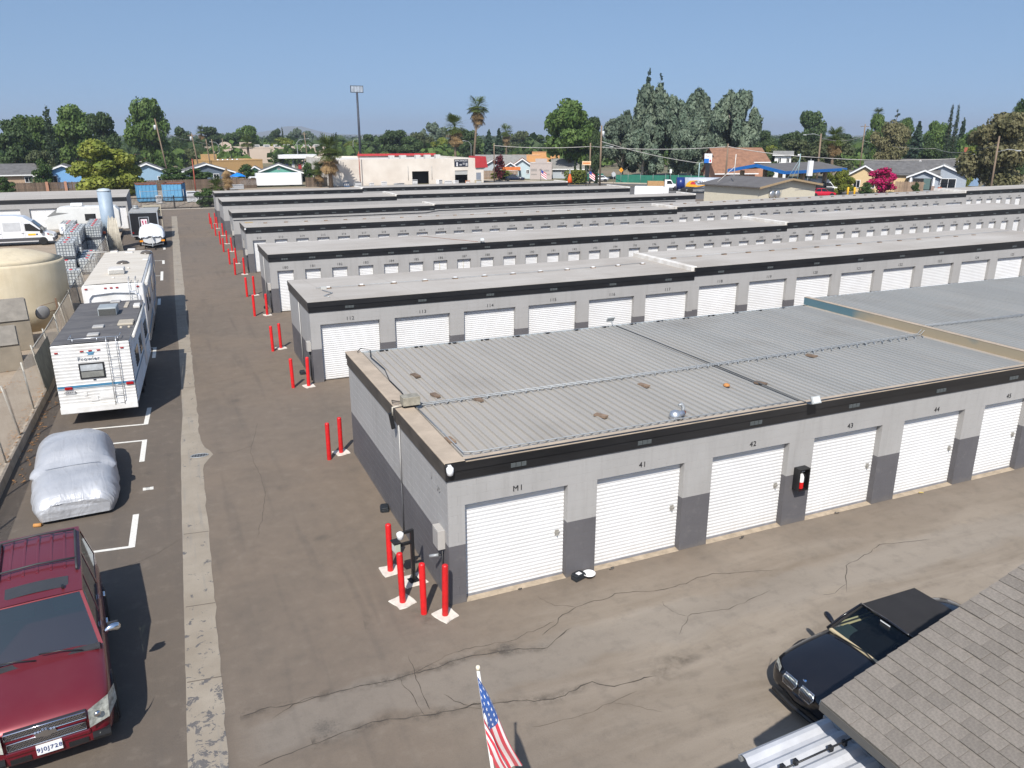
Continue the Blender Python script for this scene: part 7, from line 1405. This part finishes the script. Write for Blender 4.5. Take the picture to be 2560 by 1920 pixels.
# far hills
def hills():
    P = []; n = 70; top_ = [];
    for i in range(n):
        a = R(-6)+R(70)*i/(n-1)-R(2); d = 6500; hgt = 22+7*math.sin(i*.31+1)+5*math.sin(i*.83)+62*math.exp(-((math.degrees(a)-8.7)/1.6)**2)+26*math.exp(-((math.degrees(a)-5.0)/2.2)**2); top_.append((d*math.sin(a), d*math.cos(a), max(12,hgt), a))
    for k, dd, f in ((0,5600,0),(1,6000,.45),(2,6500,1),(3,7200,.3)): P.append([(dd*math.sin(a), dd*math.cos(a), -6+h*f) for x, y, h, a in top_])
    m = M(); m.grid(P); struct('hills', m, mat('hill_scrub', (.12,.115,.07), .95, var=.25, sc=.003, world=True), fix=False)
hills()
TREES = [
 ('oak', -25.9, 188.2, 11.5, 8.6, 'dark green tree at the far left edge behind the grey roofed house'),
 ('ash', -25.1, 213.5, 12.3, 9.9, 'rounded green tree left of the tall cypress spire'),
 ('ash', -16.8, 214.3, 14.8, 11.9, 'large rounded green tree right of the tall cypress spire'),
 ('oak', -10.4, 204.7, 13.1, 8.0, 'dark green tree left of the tallest left hand tree'),
 ('spire', -18.6, 184.1, 15.2, 2.8, 'tall thin dark cypress with a bare tip'),
 ('olive', -19.4, 170.9, 6.1, 5.8, 'grey green low tree below the cypress spire'),
 ('yellow', -7.9, 139.8, 8.2, 10.4, 'bushy yellow green tree between the two blue houses'),
 ('yellow', -5.2, 141.9, 6.2, 7.5, 'smaller leafy bush at the right side of the yellow green tree'),
 ('ash', -0.8, 230.0, 16.8, 11.9, 'tallest broad tree of the left group beside a utility pole'),
 ('oak', 9.0, 299.9, 11.2, 8.1, 'distant rounded tree right of the tall left tree'),
 ('oak', 20.4, 329.4, 11.7, 10.5, 'dark distant tree above the tan strip mall'),
 ('ash', 33.5, 338.3, 11.8, 12.6, 'broad distant tree above the strip mall left end'),
 ('oak', 25.8, 319.0, 9.5, 8.8, 'small distant tree between the two mall trees'),
 ('olive', 9.0, 234.8, 5.6, 6.4, 'grey green tree in front of the strip mall left end'),
 ('oak', 22.4, 261.0, 5.2, 5.5, 'brownish low tree against the strip mall wall'),
 ('oak', 31.0, 232.9, 5.1, 3.9, 'small round street tree beside the white canopy'),
 ('oak', 39.9, 258.9, 5.0, 4.3, 'small round tree behind the white canopy'),
 ('yellow', 46.1, 326.8, 8.1, 13.9, 'yellow green tree above the strip mall roof units'),
 ('oak', 55.2, 416.4, 11.6, 7.8, 'dark distant tree left of the thin far cypress'),
 ('spire', 58.2, 415.9, 13.8, 1.8, 'thin far cypress poking above the tree line'),
 ('euc', 73.9, 474.3, 12.6, 10.1, 'pale distant tree right of the thin far cypress'),
 ('euc', 78.6, 463.4, 10.9, 11.1, 'pale distant tree behind the nearest shaggy palm'),
 ('oak', 76.4, 372.3, 8.8, 9.0, 'dark distant tree behind the sign pole, left'),
 ('conifer', 85.5, 421.4, 10.7, 4.5, 'pointed dark conifer left of the sign pole'),
 ('yellow', 72.2, 322.0, 7.0, 9.5, 'yellow green tree behind the tall sign pole'),
 ('oak', 68.4, 250.8, 10.1, 11.2, 'dark rounded tree above the warehouse roof'),
 ('oak', 72.8, 244.4, 8.3, 9.9, 'dark tree above the warehouse centre'),
 ('oak', 71.3, 291.4, 9.1, 8.6, 'green tree right of the tall sign pole'),
 ('euc', 102.7, 313.6, 13.1, 12.7, 'pale grey green tree left of the paired palms'),
 ('olive', 86.2, 276.9, 9.5, 9.8, 'brownish tree above the warehouse right half'),
 ('yellow', 89.0, 265.5, 8.2, 8.1, 'yellow green tree left of the shorter palm'),
 ('oak', 88.0, 234.0, 10.1, 8.5, 'dark tree between the two palms'),
 ('oak', 76.6, 200.9, 5.7, 5.2, 'low dark shrub tree behind the red roof'),
 ('conifer', 97.1, 241.2, 11.1, 5.0, 'dark conifer right of the tall palm, left of a pair'),
 ('conifer', 100.8, 241.8, 11.6, 4.6, 'dark conifer right of the tall palm, right of a pair'),
 ('olive', 134.7, 301.2, 10.4, 11.2, 'olive tree above the orange houses'),
 ('oak', 127.8, 271.4, 8.9, 11.7, 'green tree left of the big street tree'),
 ('ash', 84.3, 161.3, 15.7, 12.7, 'big bright green tree left of the eucalyptus group'),
 ('oak', 91.5, 166.5, 12.4, 7.3, 'dark tree at the right flank of the big bright tree'),
 ('oak', 86.3, 153.4, 9.8, 4.3, 'dark tree behind the tall wooden utility pole'),
 ('euc', 92.3, 152.2, 12.2, 11.1, 'eucalyptus at the left end of the big grove'),
 ('euc', 101.4, 155.9, 18.6, 13.2, 'tallest eucalyptus in the big grove'),
 ('euc', 108.8, 155.7, 16.2, 13.4, 'eucalyptus in the middle of the grove behind the fence'),
 ('euc', 114.9, 153.9, 18.2, 13.4, 'broad eucalyptus right of the grove centre'),
 ('euc', 117.8, 146.5, 17.4, 12.2, 'eucalyptus at the right end of the grove'),
 ('euc', 103.0, 142.7, 11.3, 10.0, 'low hanging eucalyptus in front of the grove'),
 ('euc', 92.8, 144.8, 9.7, 9.1, 'drooping eucalyptus low at the left of the grove'),
 ('conifer2', 108.4, 168.1, 23.9, 2.4, 'slender conifer top rising above the grove, taller one'),
 ('conifer2', 111.8, 168.3, 22.8, 2.8, 'slender conifer top rising above the grove, shorter one'),
 ('oak', 156.7, 181.8, 10.0, 6.7, 'dark tree just right of the eucalyptus grove'),
 ('oak', 179.1, 188.4, 15.1, 9.4, 'tall round dark tree standing above the right houses'),
 ('oak', 155.2, 169.7, 9.5, 9.5, 'dark tree left of the tall round tree'),
 ('olive', 129.9, 138.7, 7.7, 10.5, 'pale green tree behind the blue canopy'),
 ('olive', 137.5, 138.3, 8.1, 10.6, 'grey green willow like tree right of the canopy'),
 ('olive', 119.1, 135.0, 6.2, 5.0, 'small tree in front of the white upstairs house'),
 ('yellow', 131.6, 150.6, 6.7, 5.1, 'golden rounded tree behind the brown roof'),
 ('oak', 115.6, 132.7, 5.0, 4.9, 'leafy tree between the brown and white houses'),
 ('oak', 185.5, 182.2, 9.0, 8.2, 'dark tree left of the shaggy right hand palm'),
 ('brown', 134.3, 119.8, 10.9, 8.7, 'thin brownish tree with pale branches above the yellow house'),
 ('ash', 184.3, 168.9, 13.7, 6.6, 'bright green tree behind the brownish tree'),
 ('ash', 192.2, 167.6, 12.7, 6.7, 'green tree left of the dark pines'),
 ('conifer', 175.7, 148.5, 12.6, 6.2, 'dark pine behind the grey roofed houses'),
 ('conifer3', 247.1, 218.8, 18.8, 3.5, 'sparse tall conifer poking above the right tree line'),
 ('ash', 201.5, 164.3, 12.2, 7.8, 'bright tree left of the twin cypresses'),
 ('spire', 168.2, 133.9, 16.5, 2.0, 'left one of the twin tall cypresses'),
 ('spire', 169.8, 133.5, 16.5, 1.8, 'right one of the twin tall cypresses'),
 ('conifer', 197.6, 153.2, 13.8, 3.8, 'dark conifer right of the twin cypresses'),
 ('ash', 184.0, 138.0, 10.4, 8.7, 'green tree behind the brick chimney'),
 ('oak', 150.8, 123.7, 7.8, 5.1, 'dark shrubby tree behind the ridge of the blue grey house'),
 ('yellow', 139.3, 105.9, 6.9, 3.7, 'yellow green tree beside the brick chimney'),
 ('brown', 103.7, 75.1, 11.0, 10.1, 'large dusty tree at the right edge of the photo'),
 ('oak', 131.1, 91.7, 14.1, 5.9, 'tall dark tree behind the dusty tree at the right edge'),
 ('spire', 265.3, 196.3, 15.3, 1.1, 'thin far cypress left of the right edge tree'),
 ('yellow', 100.3, 97.6, 3.8, 4.0, 'golden shrub at the corner of the yellow house'),
 ('yellow', 106.0, 106.2, 2.9, 3.4, 'golden shrub behind the white passenger van'),
 ('olive', 110.3, 115.9, 2.6, 3.7, 'dark shrub under the blue canopy'),
 ('shrub', 2.3, 156.0, 3.6, 6.4, 'dense green hedge shrub in front of the blue house window'),
 ('shrub', 6.3, 157.9, 3.4, 8.0, 'dense green hedge shrub in front of the dark blue house'),
 ('shrub', 15.5, 159.2, 3.9, 5.2, 'dark round shrub between the tarp and the white box'),
 ('shrub', 5.3, 114.4, 2.4, 3.7, 'dark green shrub at the right end of the black gate'),
 ('shrub', 28.8, 172.6, 3.7, 3.3, 'green shrub right of the white box'),
 ('shrub', 28.6, 162.5, 3.3, 3.2, 'bright shrub beside the palm trunk'),
 ('hedge', 75.2, 141.2, 2.6, 4.9, 'clipped golden green hedge block beside the street'),
 ('yellow', 66.7, 158.5, 2.1, 5.1, 'orange tinted climber over the wooden fence'),
 ('spire', 77.4, 145.7, 4.3, 0.6, 'small clipped cypress above the hedge, left'),
 ('spire', 78.4, 145.2, 4.3, 0.6, 'small clipped cypress above the hedge, middle'),
 ('spire', 79.4, 144.7, 4.2, 0.6, 'small clipped cypress above the hedge, right'),
 ('spire', 79.7, 141.0, 4.8, 0.8, 'small cypress beside the tall utility pole'),
 ('red', 64.7, 155.1, 4.9, 3.0, 'small dark red leaved tree in front of the grey house'),
 ('magenta', 105.0, 94.1, 4.1, 5.0, 'round crepe myrtle covered in magenta flowers'),
 ('shrub', 101.3, 93.7, 2.1, 2.5, 'small shrub at the foot of the magenta tree, left'),
 ('shrub', 103.6, 91.1, 0.8, 2.1, 'low green shrub under the magenta tree'),
 ('shrub', -22.3, 148.3, 2.9, 3.8, 'leafy bush at the left edge beside the wooden fence'),
 ('shrub', -18.7, 163.9, 5.2, 4.2, 'bright green bush behind the left house'),
 ('shrub', 0.6, 190.0, 4.0, 6.0, 'low green trees in front of the tan roof'),
 ('shrub', 105.9, 88.5, 2.3, 1.6, 'small round shrub beside the plank fence'),
 ('oak', -5.2, 209.9, 4.6, 5.6, 'dark low tree behind the yellow green tree'),
]
# ================================================================ trees
def leaf_mat(name, c1, c2, c3=None, tr=.38):
    n = NT(name); p = n.obj(); a = n.noise(p, 2.2, 2); rnd = n.n('ObjectInfo').outputs['Random']; gi = n.n('NewGeometry').outputs['Random Per Island']
    c = n.mix(n.ramp(a, .35, .65), c1, c2); k = n.math('ADD', n.math('MULTIPLY_ADD', rnd, .35, .62), n.math('MULTIPLY', gi, .45)); cb = n.n('CombineColor'); [n.l(k, cb.inputs[i]) for i in range(3)]
    c = n.mix(1., c, cb.outputs[0], 'MULTIPLY')
    if c3: c = n.mix(n.math('GREATER_THAN', gi, .90), c, c3)
    n.col(c); n.rough(.6, 0, .3); t = n.n('BsdfTranslucent'); n.l(c, t.inputs[0]); mx = n.n('MixShader'); mx.inputs[0].default_value = tr; n.l(n.b.outputs[0], mx.inputs[1]); n.l(t.outputs[0], mx.inputs[2]); n.l(mx.outputs[0], n.out.inputs[0]); return n.m
LM = {'oak': leaf_mat('leaf_oak', (0.052,0.086,0.031), (0.086,0.130,0.047)), 'ash': leaf_mat('leaf_ash', (0.081,0.143,0.034), (0.137,0.202,0.052)), 'yellow': leaf_mat('leaf_yellowgreen', (0.150,0.195,0.033), (0.260,0.280,0.052)), 'olive': leaf_mat('leaf_olive', (0.091,0.117,0.052), (0.143,0.163,0.072)),
      'euc': leaf_mat('leaf_eucalyptus', (0.117,0.163,0.111), (0.208,0.254,0.176)), 'conifer': leaf_mat('leaf_conifer', (0.034,0.065,0.039), (0.058,0.096,0.055)), 'spire': leaf_mat('leaf_cypress', (0.034,0.058,0.029), (0.058,0.088,0.039)), 'brown': leaf_mat('leaf_dusty', (.165,.160,.075), (.25,.225,.115)), 'shrub': leaf_mat('leaf_shrub', (0.046,0.091,0.023), (0.085,0.137,0.036)),
      'red': leaf_mat('leaf_plum', (.10,.012,.020), (.17,.02,.03)), 'magenta': leaf_mat('leaf_flowers', (.42,.008,.10), (.55,.015,.15), (.05,.10,.02)), 'hedge': leaf_mat('leaf_hedge', (0.111,0.143,0.026), (0.182,0.195,0.039))}
BARK = mat('bark', (.11,.080,.058), .95, var=.3, sc=4, bump=.4, bsc=12); BARKP = mat('bark_pale', (.38,.34,.29), .9, var=.2, sc=3)
def leaves_mesh(name, mt, clumps, n, size, seed, droop=0.):
    """many small leaf-sized faces spread through clumps (cx,cy,cz,rx,ry,rz)"""
    r = np.random.default_rng(seed); C = np.array(clumps); vol = (C[:,3]*C[:,4]*C[:,5])**.66; idx = r.choice(len(C), n, p=vol/vol.sum()); c = C[idx]
    d = r.normal(size=(n,3)); d /= np.linalg.norm(d,axis=1,keepdims=True); rad = (.45+.60*r.random(n)**.6)[:,None]; p = c[:,:3]+d*c[:,3:6]*rad
    nrm = d*.9+r.normal(size=(n,3))*.55; nrm[:,2] += .25; nrm /= np.linalg.norm(nrm,axis=1,keepdims=True)
    up = r.normal(size=(n,3)); up[:,2] -= droop*3; a = np.cross(nrm, up); a /= np.linalg.norm(a,axis=1,keepdims=True)+1e-9; b = np.cross(nrm, a); s_ = (size*(.55+.9*r.random(n)))[:,None]
    asp = 1+droop; v = np.stack([p-a*s_*.55-b*s_*.25, p+b*-s_*.75*asp*.0+a*s_*.1-b*s_*asp*.75, p+a*s_*.6+b*s_*.1, p+b*s_*asp*.7-a*s_*.1], 1).reshape(-1,3)
    me = bpy.data.meshes.new(name); me.vertices.add(4*n); me.vertices.foreach_set('co', v.ravel().astype(np.float32)); me.loops.add(4*n); me.loops.foreach_set('vertex_index', np.arange(4*n,dtype=np.int32)); me.polygons.add(n); me.polygons.foreach_set('loop_start', np.arange(0,4*n,4,dtype=np.int32)); me.polygons.foreach_set('loop_total', np.full(n,4,np.int32)); me.materials.append(mt); me.update(calc_edges=True); return me
def broad(seed, kind):
    """clumps and limbs of a broad crown, unit height 1, unit half width 1 in x,y (scaled later)"""
    r = np.random.default_rng(seed); cl = []; z0 = {'shrub': .35, 'hedge': .4, 'yellow': .40, 'magenta': .50}.get(kind, .52)
    k = 30 if kind in ('oak','ash','euc') else 22
    for i in range(k):
        a = 2*PI*i/k*2.4+r.normal(0,.4); t = (i+.5)/k; zz = z0-.30+.78*t+r.normal(0,.04); prof = math.sqrt(max(.05, 1-((zz-z0)/.52)**2)) if zz > z0-.2 else .75; rr = prof*r.uniform(.45,.80)
        s_ = r.uniform(.17,.34); cl.append((rr*math.cos(a), rr*math.sin(a), min(zz,.90), s_*1.15, s_*1.15, s_*.46))
    cl.append((0,0,z0,.45,.45,.30)); cl.append((.05,.05,.86,.30,.30,.13)); return cl
VAR = {}
NL = {'oak':7500,'ash':9000,'euc':15000,'olive':5200,'yellow':9000,'shrub':3600,'brown':9500,'magenta':3600,'red':1500,'hedge':3200}
def variants(kind):
    if kind in VAR: return VAR[kind]
    out = []
    for s_ in range(3 if kind in ('oak','ash','euc') else 2 if kind in ('olive','yellow','shrub','brown') else 1):
        sd_ = {'oak':10,'ash':20,'euc':30,'olive':40,'yellow':50,'shrub':60,'brown':70,'magenta':80,'red':85,'hedge':90}[kind]+s_
        if kind == 'hedge': cl = [(x*.5,y*.5,z,.5,.5,.22) for x in (-1,0,1) for y in (-1,0,1) for z in (.25,.55,.78)]
        elif kind == 'euc':
            r = np.random.default_rng(sd_); cl = []
            for i in range(44):
                a = r.uniform(0,2*PI); zz = r.uniform(.16,.93); prof = np.interp(zz,[.1,.35,.7,.95],[.75,.95,.85,.35]); rr = prof*math.sqrt(r.random()); q = r.uniform(.14,.25); cl.append((rr*math.cos(a),rr*math.sin(a),zz,q,q,q*.60))
        else: cl = broad(sd_, kind)
        cl = [(c[0],c[1],c[2]*2,c[3],c[4],c[5]*2) for c in cl]
        out.append((leaves_mesh('crown', LM[kind], cl, NL[kind], {'euc':.058,'brown':.060,'magenta':.085,'red':.10,'shrub':.085,'hedge':.10,'yellow':.068}.get(kind,.072), sd_, .5 if kind == 'euc' else 0), cl))
    VAR[kind] = out; return out
def trunk_mesh(cl, seed, pale, spread):
    r = np.random.default_rng(seed); m = M(); m.tube([(0,0,0),(.01,.01,.32),(.0,.02,.84),(0,0,1.44)], [.075,.06,.045,.015], 7)
    for i in r.choice(len(cl), min(len(cl), 9), replace=False):
        c = cl[i]; z = max(.28, min(1.0, c[2]-.5)); m.tube([(0,.01,z),(c[0]*.45,c[1]*.45,z+(c[2]-z)*.55),(c[0]*.9,c[1]*.9,c[2])], [.026,.018,.006], 5)
    return m.mesh('trunk', BARKP if pale else BARK)
TRK = {}
cnt = {}
def tree(kind, x, y, h, w_, label, i):
    nm = {'spire':'cypress_tree','conifer':'conifer_tree','conifer2':'conifer_tree','conifer3':'conifer_tree','euc':'eucalyptus_tree','shrub':'shrub','hedge':'hedge','magenta':'flowering_tree','red':'plum_tree'}.get(kind,'broadleaf_tree')
    cat = 'shrub' if kind in ('shrub',) else 'hedge' if kind == 'hedge' else 'tree'
    t = thing(nm, label, cat, (x,y,-.06), 0, None); a = rng.uniform(0,2*PI)
    if kind in ('spire','conifer','conifer2','conifer3'):
        r = np.random.default_rng(300+i); cl = []
        if kind == 'spire': 
            for k in range(16): zz = .04+k*.058; q = np.interp(zz,[0,.15,.5,.9,1],[.75,.95,.75,.30,.1]); cl.append((r.normal(0,.08),r.normal(0,.08),zz,q,q,.05))
            n_, s_ = 2400, .035
        elif kind == 'conifer2' or kind == 'conifer3':
            for k in range(26): zz = .55+.45*r.random()**.8 if kind == 'conifer2' else .25+.72*r.random(); q = np.interp(zz,[.3,.9,1],[1,.6,.2]); b = r.uniform(0,6.3); cl.append((q*.5*math.cos(b),q*.5*math.sin(b),zz,q*.5,q*.5,.022))
            n_, s_ = 1500, .022
        else:
            for k in range(30): zz = .12+k*.0285; q = (1-zz)*1.05+.06; b = k*2.4; cl.append((q*.55*math.cos(b),q*.55*math.sin(b),zz,q*.55,q*.55,.045))
            n_, s_ = 2600, .05
        # leaf size must survive the tall thin scale: build at real size
        cl = [(c[0]*w_/2,c[1]*w_/2,c[2]*h,c[3]*w_/2,c[4]*w_/2,c[5]*h) for c in cl]
        link('crown', leaves_mesh('crown', LM['spire' if kind == 'spire' else 'conifer'], cl, n_, max(.16, min(.45, w_*.10)), 400+i), t)
        M().tube([(0,0,0),(0,0,h*.5),(.0,0,h*.98)], [.05*w_+.08,.04*w_+.05,.02], 6).build('trunk', BARK, t); return
    vs = variants(kind); k = cnt.get(kind,0); cnt[kind] = k+1; me, cl = vs[k % len(vs)]
    o = link('crown', me, t); o.scale = (w_*.475, w_*.475, h*.52); o.rotation_euler[2] = a
    key = (kind, k % len(vs)); 
    if key not in TRK: TRK[key] = trunk_mesh(cl, 5+k, kind in ('euc','brown'), 1)
    if kind not in ('hedge',):
        o2 = link('trunk', TRK[key], t); o2.scale = (w_*.475,w_*.475,h*.5); o2.rotation_euler[2] = a
for i, (s_, x, y, h, w_, lb) in enumerate(TREES): tree(s_, x, y, max(h,.8), w_, lb, i)
# palms
PG = leaf_mat('palm_green', (.070,.105,.022), (.12,.15,.035)); PDRY = leaf_mat('palm_dry', (.27,.17,.075), (.36,.25,.12)); PTR = mat('palm_trunk', (.17,.125,.085), .95, var=.3, sc=6, stretch=(1,1,4), bump=.5, bsc=8)
def frond(m, ang, el, L_, droop, w_, fan=True):
    d = Vector((math.cos(ang)*math.cos(el), math.sin(ang)*math.cos(el), math.sin(el))); side = Vector((-math.sin(ang), math.cos(ang), 0)); p = Vector((0,0,0)); P = [p.copy()]
    for k in range(4): p = p+d*L_/4; d = (d+Vector((0,0,-droop))).normalized(); P.append(p.copy())
    hub = P[2]
    for k in range(9):
        a = (k-4)/4*1.25; e = hub+(P[4]-hub)*math.cos(a)*1.05+side*math.sin(a)*w_; e.z -= abs(a)*droop*.35*L_; s_ = side*.045*L_
        m.add([hub-s_*.4, hub+s_*.4, e+s_*.5, e-s_*.5], [(0,1,2,3)])
    m.add([P[0]-side*.03, P[0]+side*.03, P[2]+side*.03, P[2]-side*.03], [(0,1,2,3)])
def palm(label, x, y, h, cw, skirt, bare=False, r0=.3, lean=(0,0), crown_h=None):
    t = thing('palm_tree', label, 'palm tree', (x,y,-.06), 0, None); r = np.random.default_rng(int(abs(x)*10)); tz = h-cw*.35
    M().tube([(-lean[0],-lean[1],0),(-lean[0]*.5,-lean[1]*.5,tz*.5),(0,0,tz)], [r0*1.25,r0*.9,r0*.75], 9).build('trunk', PTR, t)
    if not bare:
        m = M()
        for i in range(80): frond(m, r.uniform(0,6.3), r.uniform(-.35,1.35), cw*.55*r.uniform(.75,1.05), .20, cw*.24)
        m.build('crown', PG, t, loc=(0,0,tz), fix=False)
    m = M()
    for i in range(skirt):
        m2 = M(); frond(m2, r.uniform(0,6.3), r.uniform(-1.35,-.35), cw*.50*r.uniform(.7,1.05), .28, cw*.18); dz = -r.random()*cw*(.35 if not bare else .8); m.add([(a,b,c+dz) for a, b, c in m2.v], m2.f)
    if skirt: m.build('dry_skirt', PDRY, t, loc=(0,0,tz), fix=False)
palm('nearest shaggy fan palm in front of the warehouse corner', 28.4,147.2,8.6,5.8,70,r0=.34); palm('tall slender fan palm high above the warehouse', 73.6,190,17.8,6.0,80,r0=.30,lean=(1.5,0)); palm('shorter fan palm left of the tall slender one', 65.8,185,13.2,6.2,60,r0=.32)
palm('small fan palm in front of the strip mall', 24.8,250,8.6,4.8,0,r0=.4); palm('low bushy palm at the right of the warehouse corner', 27.0,150,4.4,3.6,14,r0=.2); palm('small bright palm behind the gate shrub', 7.6,128,2.9,3.2,0,r0=.16); palm('dead palm with only hanging dry fronds', 10.6,146,5.0,3.0,90,True,r0=.2)
palm('shaggy fan palm above the right hand houses', 116,116,10.0,4.4,40,r0=.3); palm('distant fan palm above the left street', 16.5,330,12.2,4.4,20,r0=.3); palm('far shaggy palm left of the big bright tree', 118,276,12.4,6.0,50,r0=.35); palm('tiny far palm at the right', 226,208,17.5,4.5,20,r0=.3)
# hedge behind the farthest row and far wood that closes the horizon
r = np.random.default_rng(77); cl = [(x, 103.5+r.normal(0,.4), r.uniform(.4,1.1), .9,.6,.55) for x in np.linspace(8,40,60)]
tag(link('ivy_hedge', leaves_mesh('ivy_hedge', LM['shrub'], cl, 9000, .20, 78)), 'low leafy hedge running behind the farthest storage row', 'hedge')
cl = []
for k in range(760):
    a = R(-14)+R(76)*r.random(); d = r.uniform(270,900) if k < 520 else r.uniform(900,2400); hh = r.uniform(4.5,8.5)*(1 if d < 900 else 1.25); ww = r.uniform(5,10)*(1 if d < 900 else 2.5)
    cl.append((d*math.sin(a), d*math.cos(a), hh*.52, ww, ww, hh*.55))
tag(link('far_wood', leaves_mesh('far_wood', LM['oak'], cl, 42000, 2.1, 79)), 'far belt of trees closing the horizon', 'wood', kind='stuff')
cl2 = []
for k in range(420):
    a = R(-14)+R(76)*r.random(); d = r.uniform(230,620); hh = r.uniform(4,7.5); ww = r.uniform(3.5,7); cl2.append((d*math.sin(a), d*math.cos(a), hh*.5, ww, ww, hh*.5))
tag(link('mixed_wood', leaves_mesh('mixed_wood', LM['ash'], cl2, 26000, 1.3, 81)), 'mixed belt of lighter trees beyond the houses', 'wood', kind='stuff')
# ================================================================ valley haze
hz = M().box(-1500,7600,-60,7600,-8,130).build('haze', None, fix=False)
hz.data.materials.clear(); hm = NT('valley_haze'); hm.t.nodes.remove(hm.b)
pv = hm.n('VolumePrincipled'); pv.inputs['Color'].default_value = (.80,.88,1.0,1); pv.inputs['Density'].default_value = .00022; pv.inputs['Anisotropy'].default_value = .2
hm.l(pv.outputs[0], hm.out.inputs['Volume']); hz.data.materials.append(hm.m); tag(hz, 'thin pale valley haze over the whole place', 'haze', kind='stuff')
SC.cycles.volume_bounces = 0
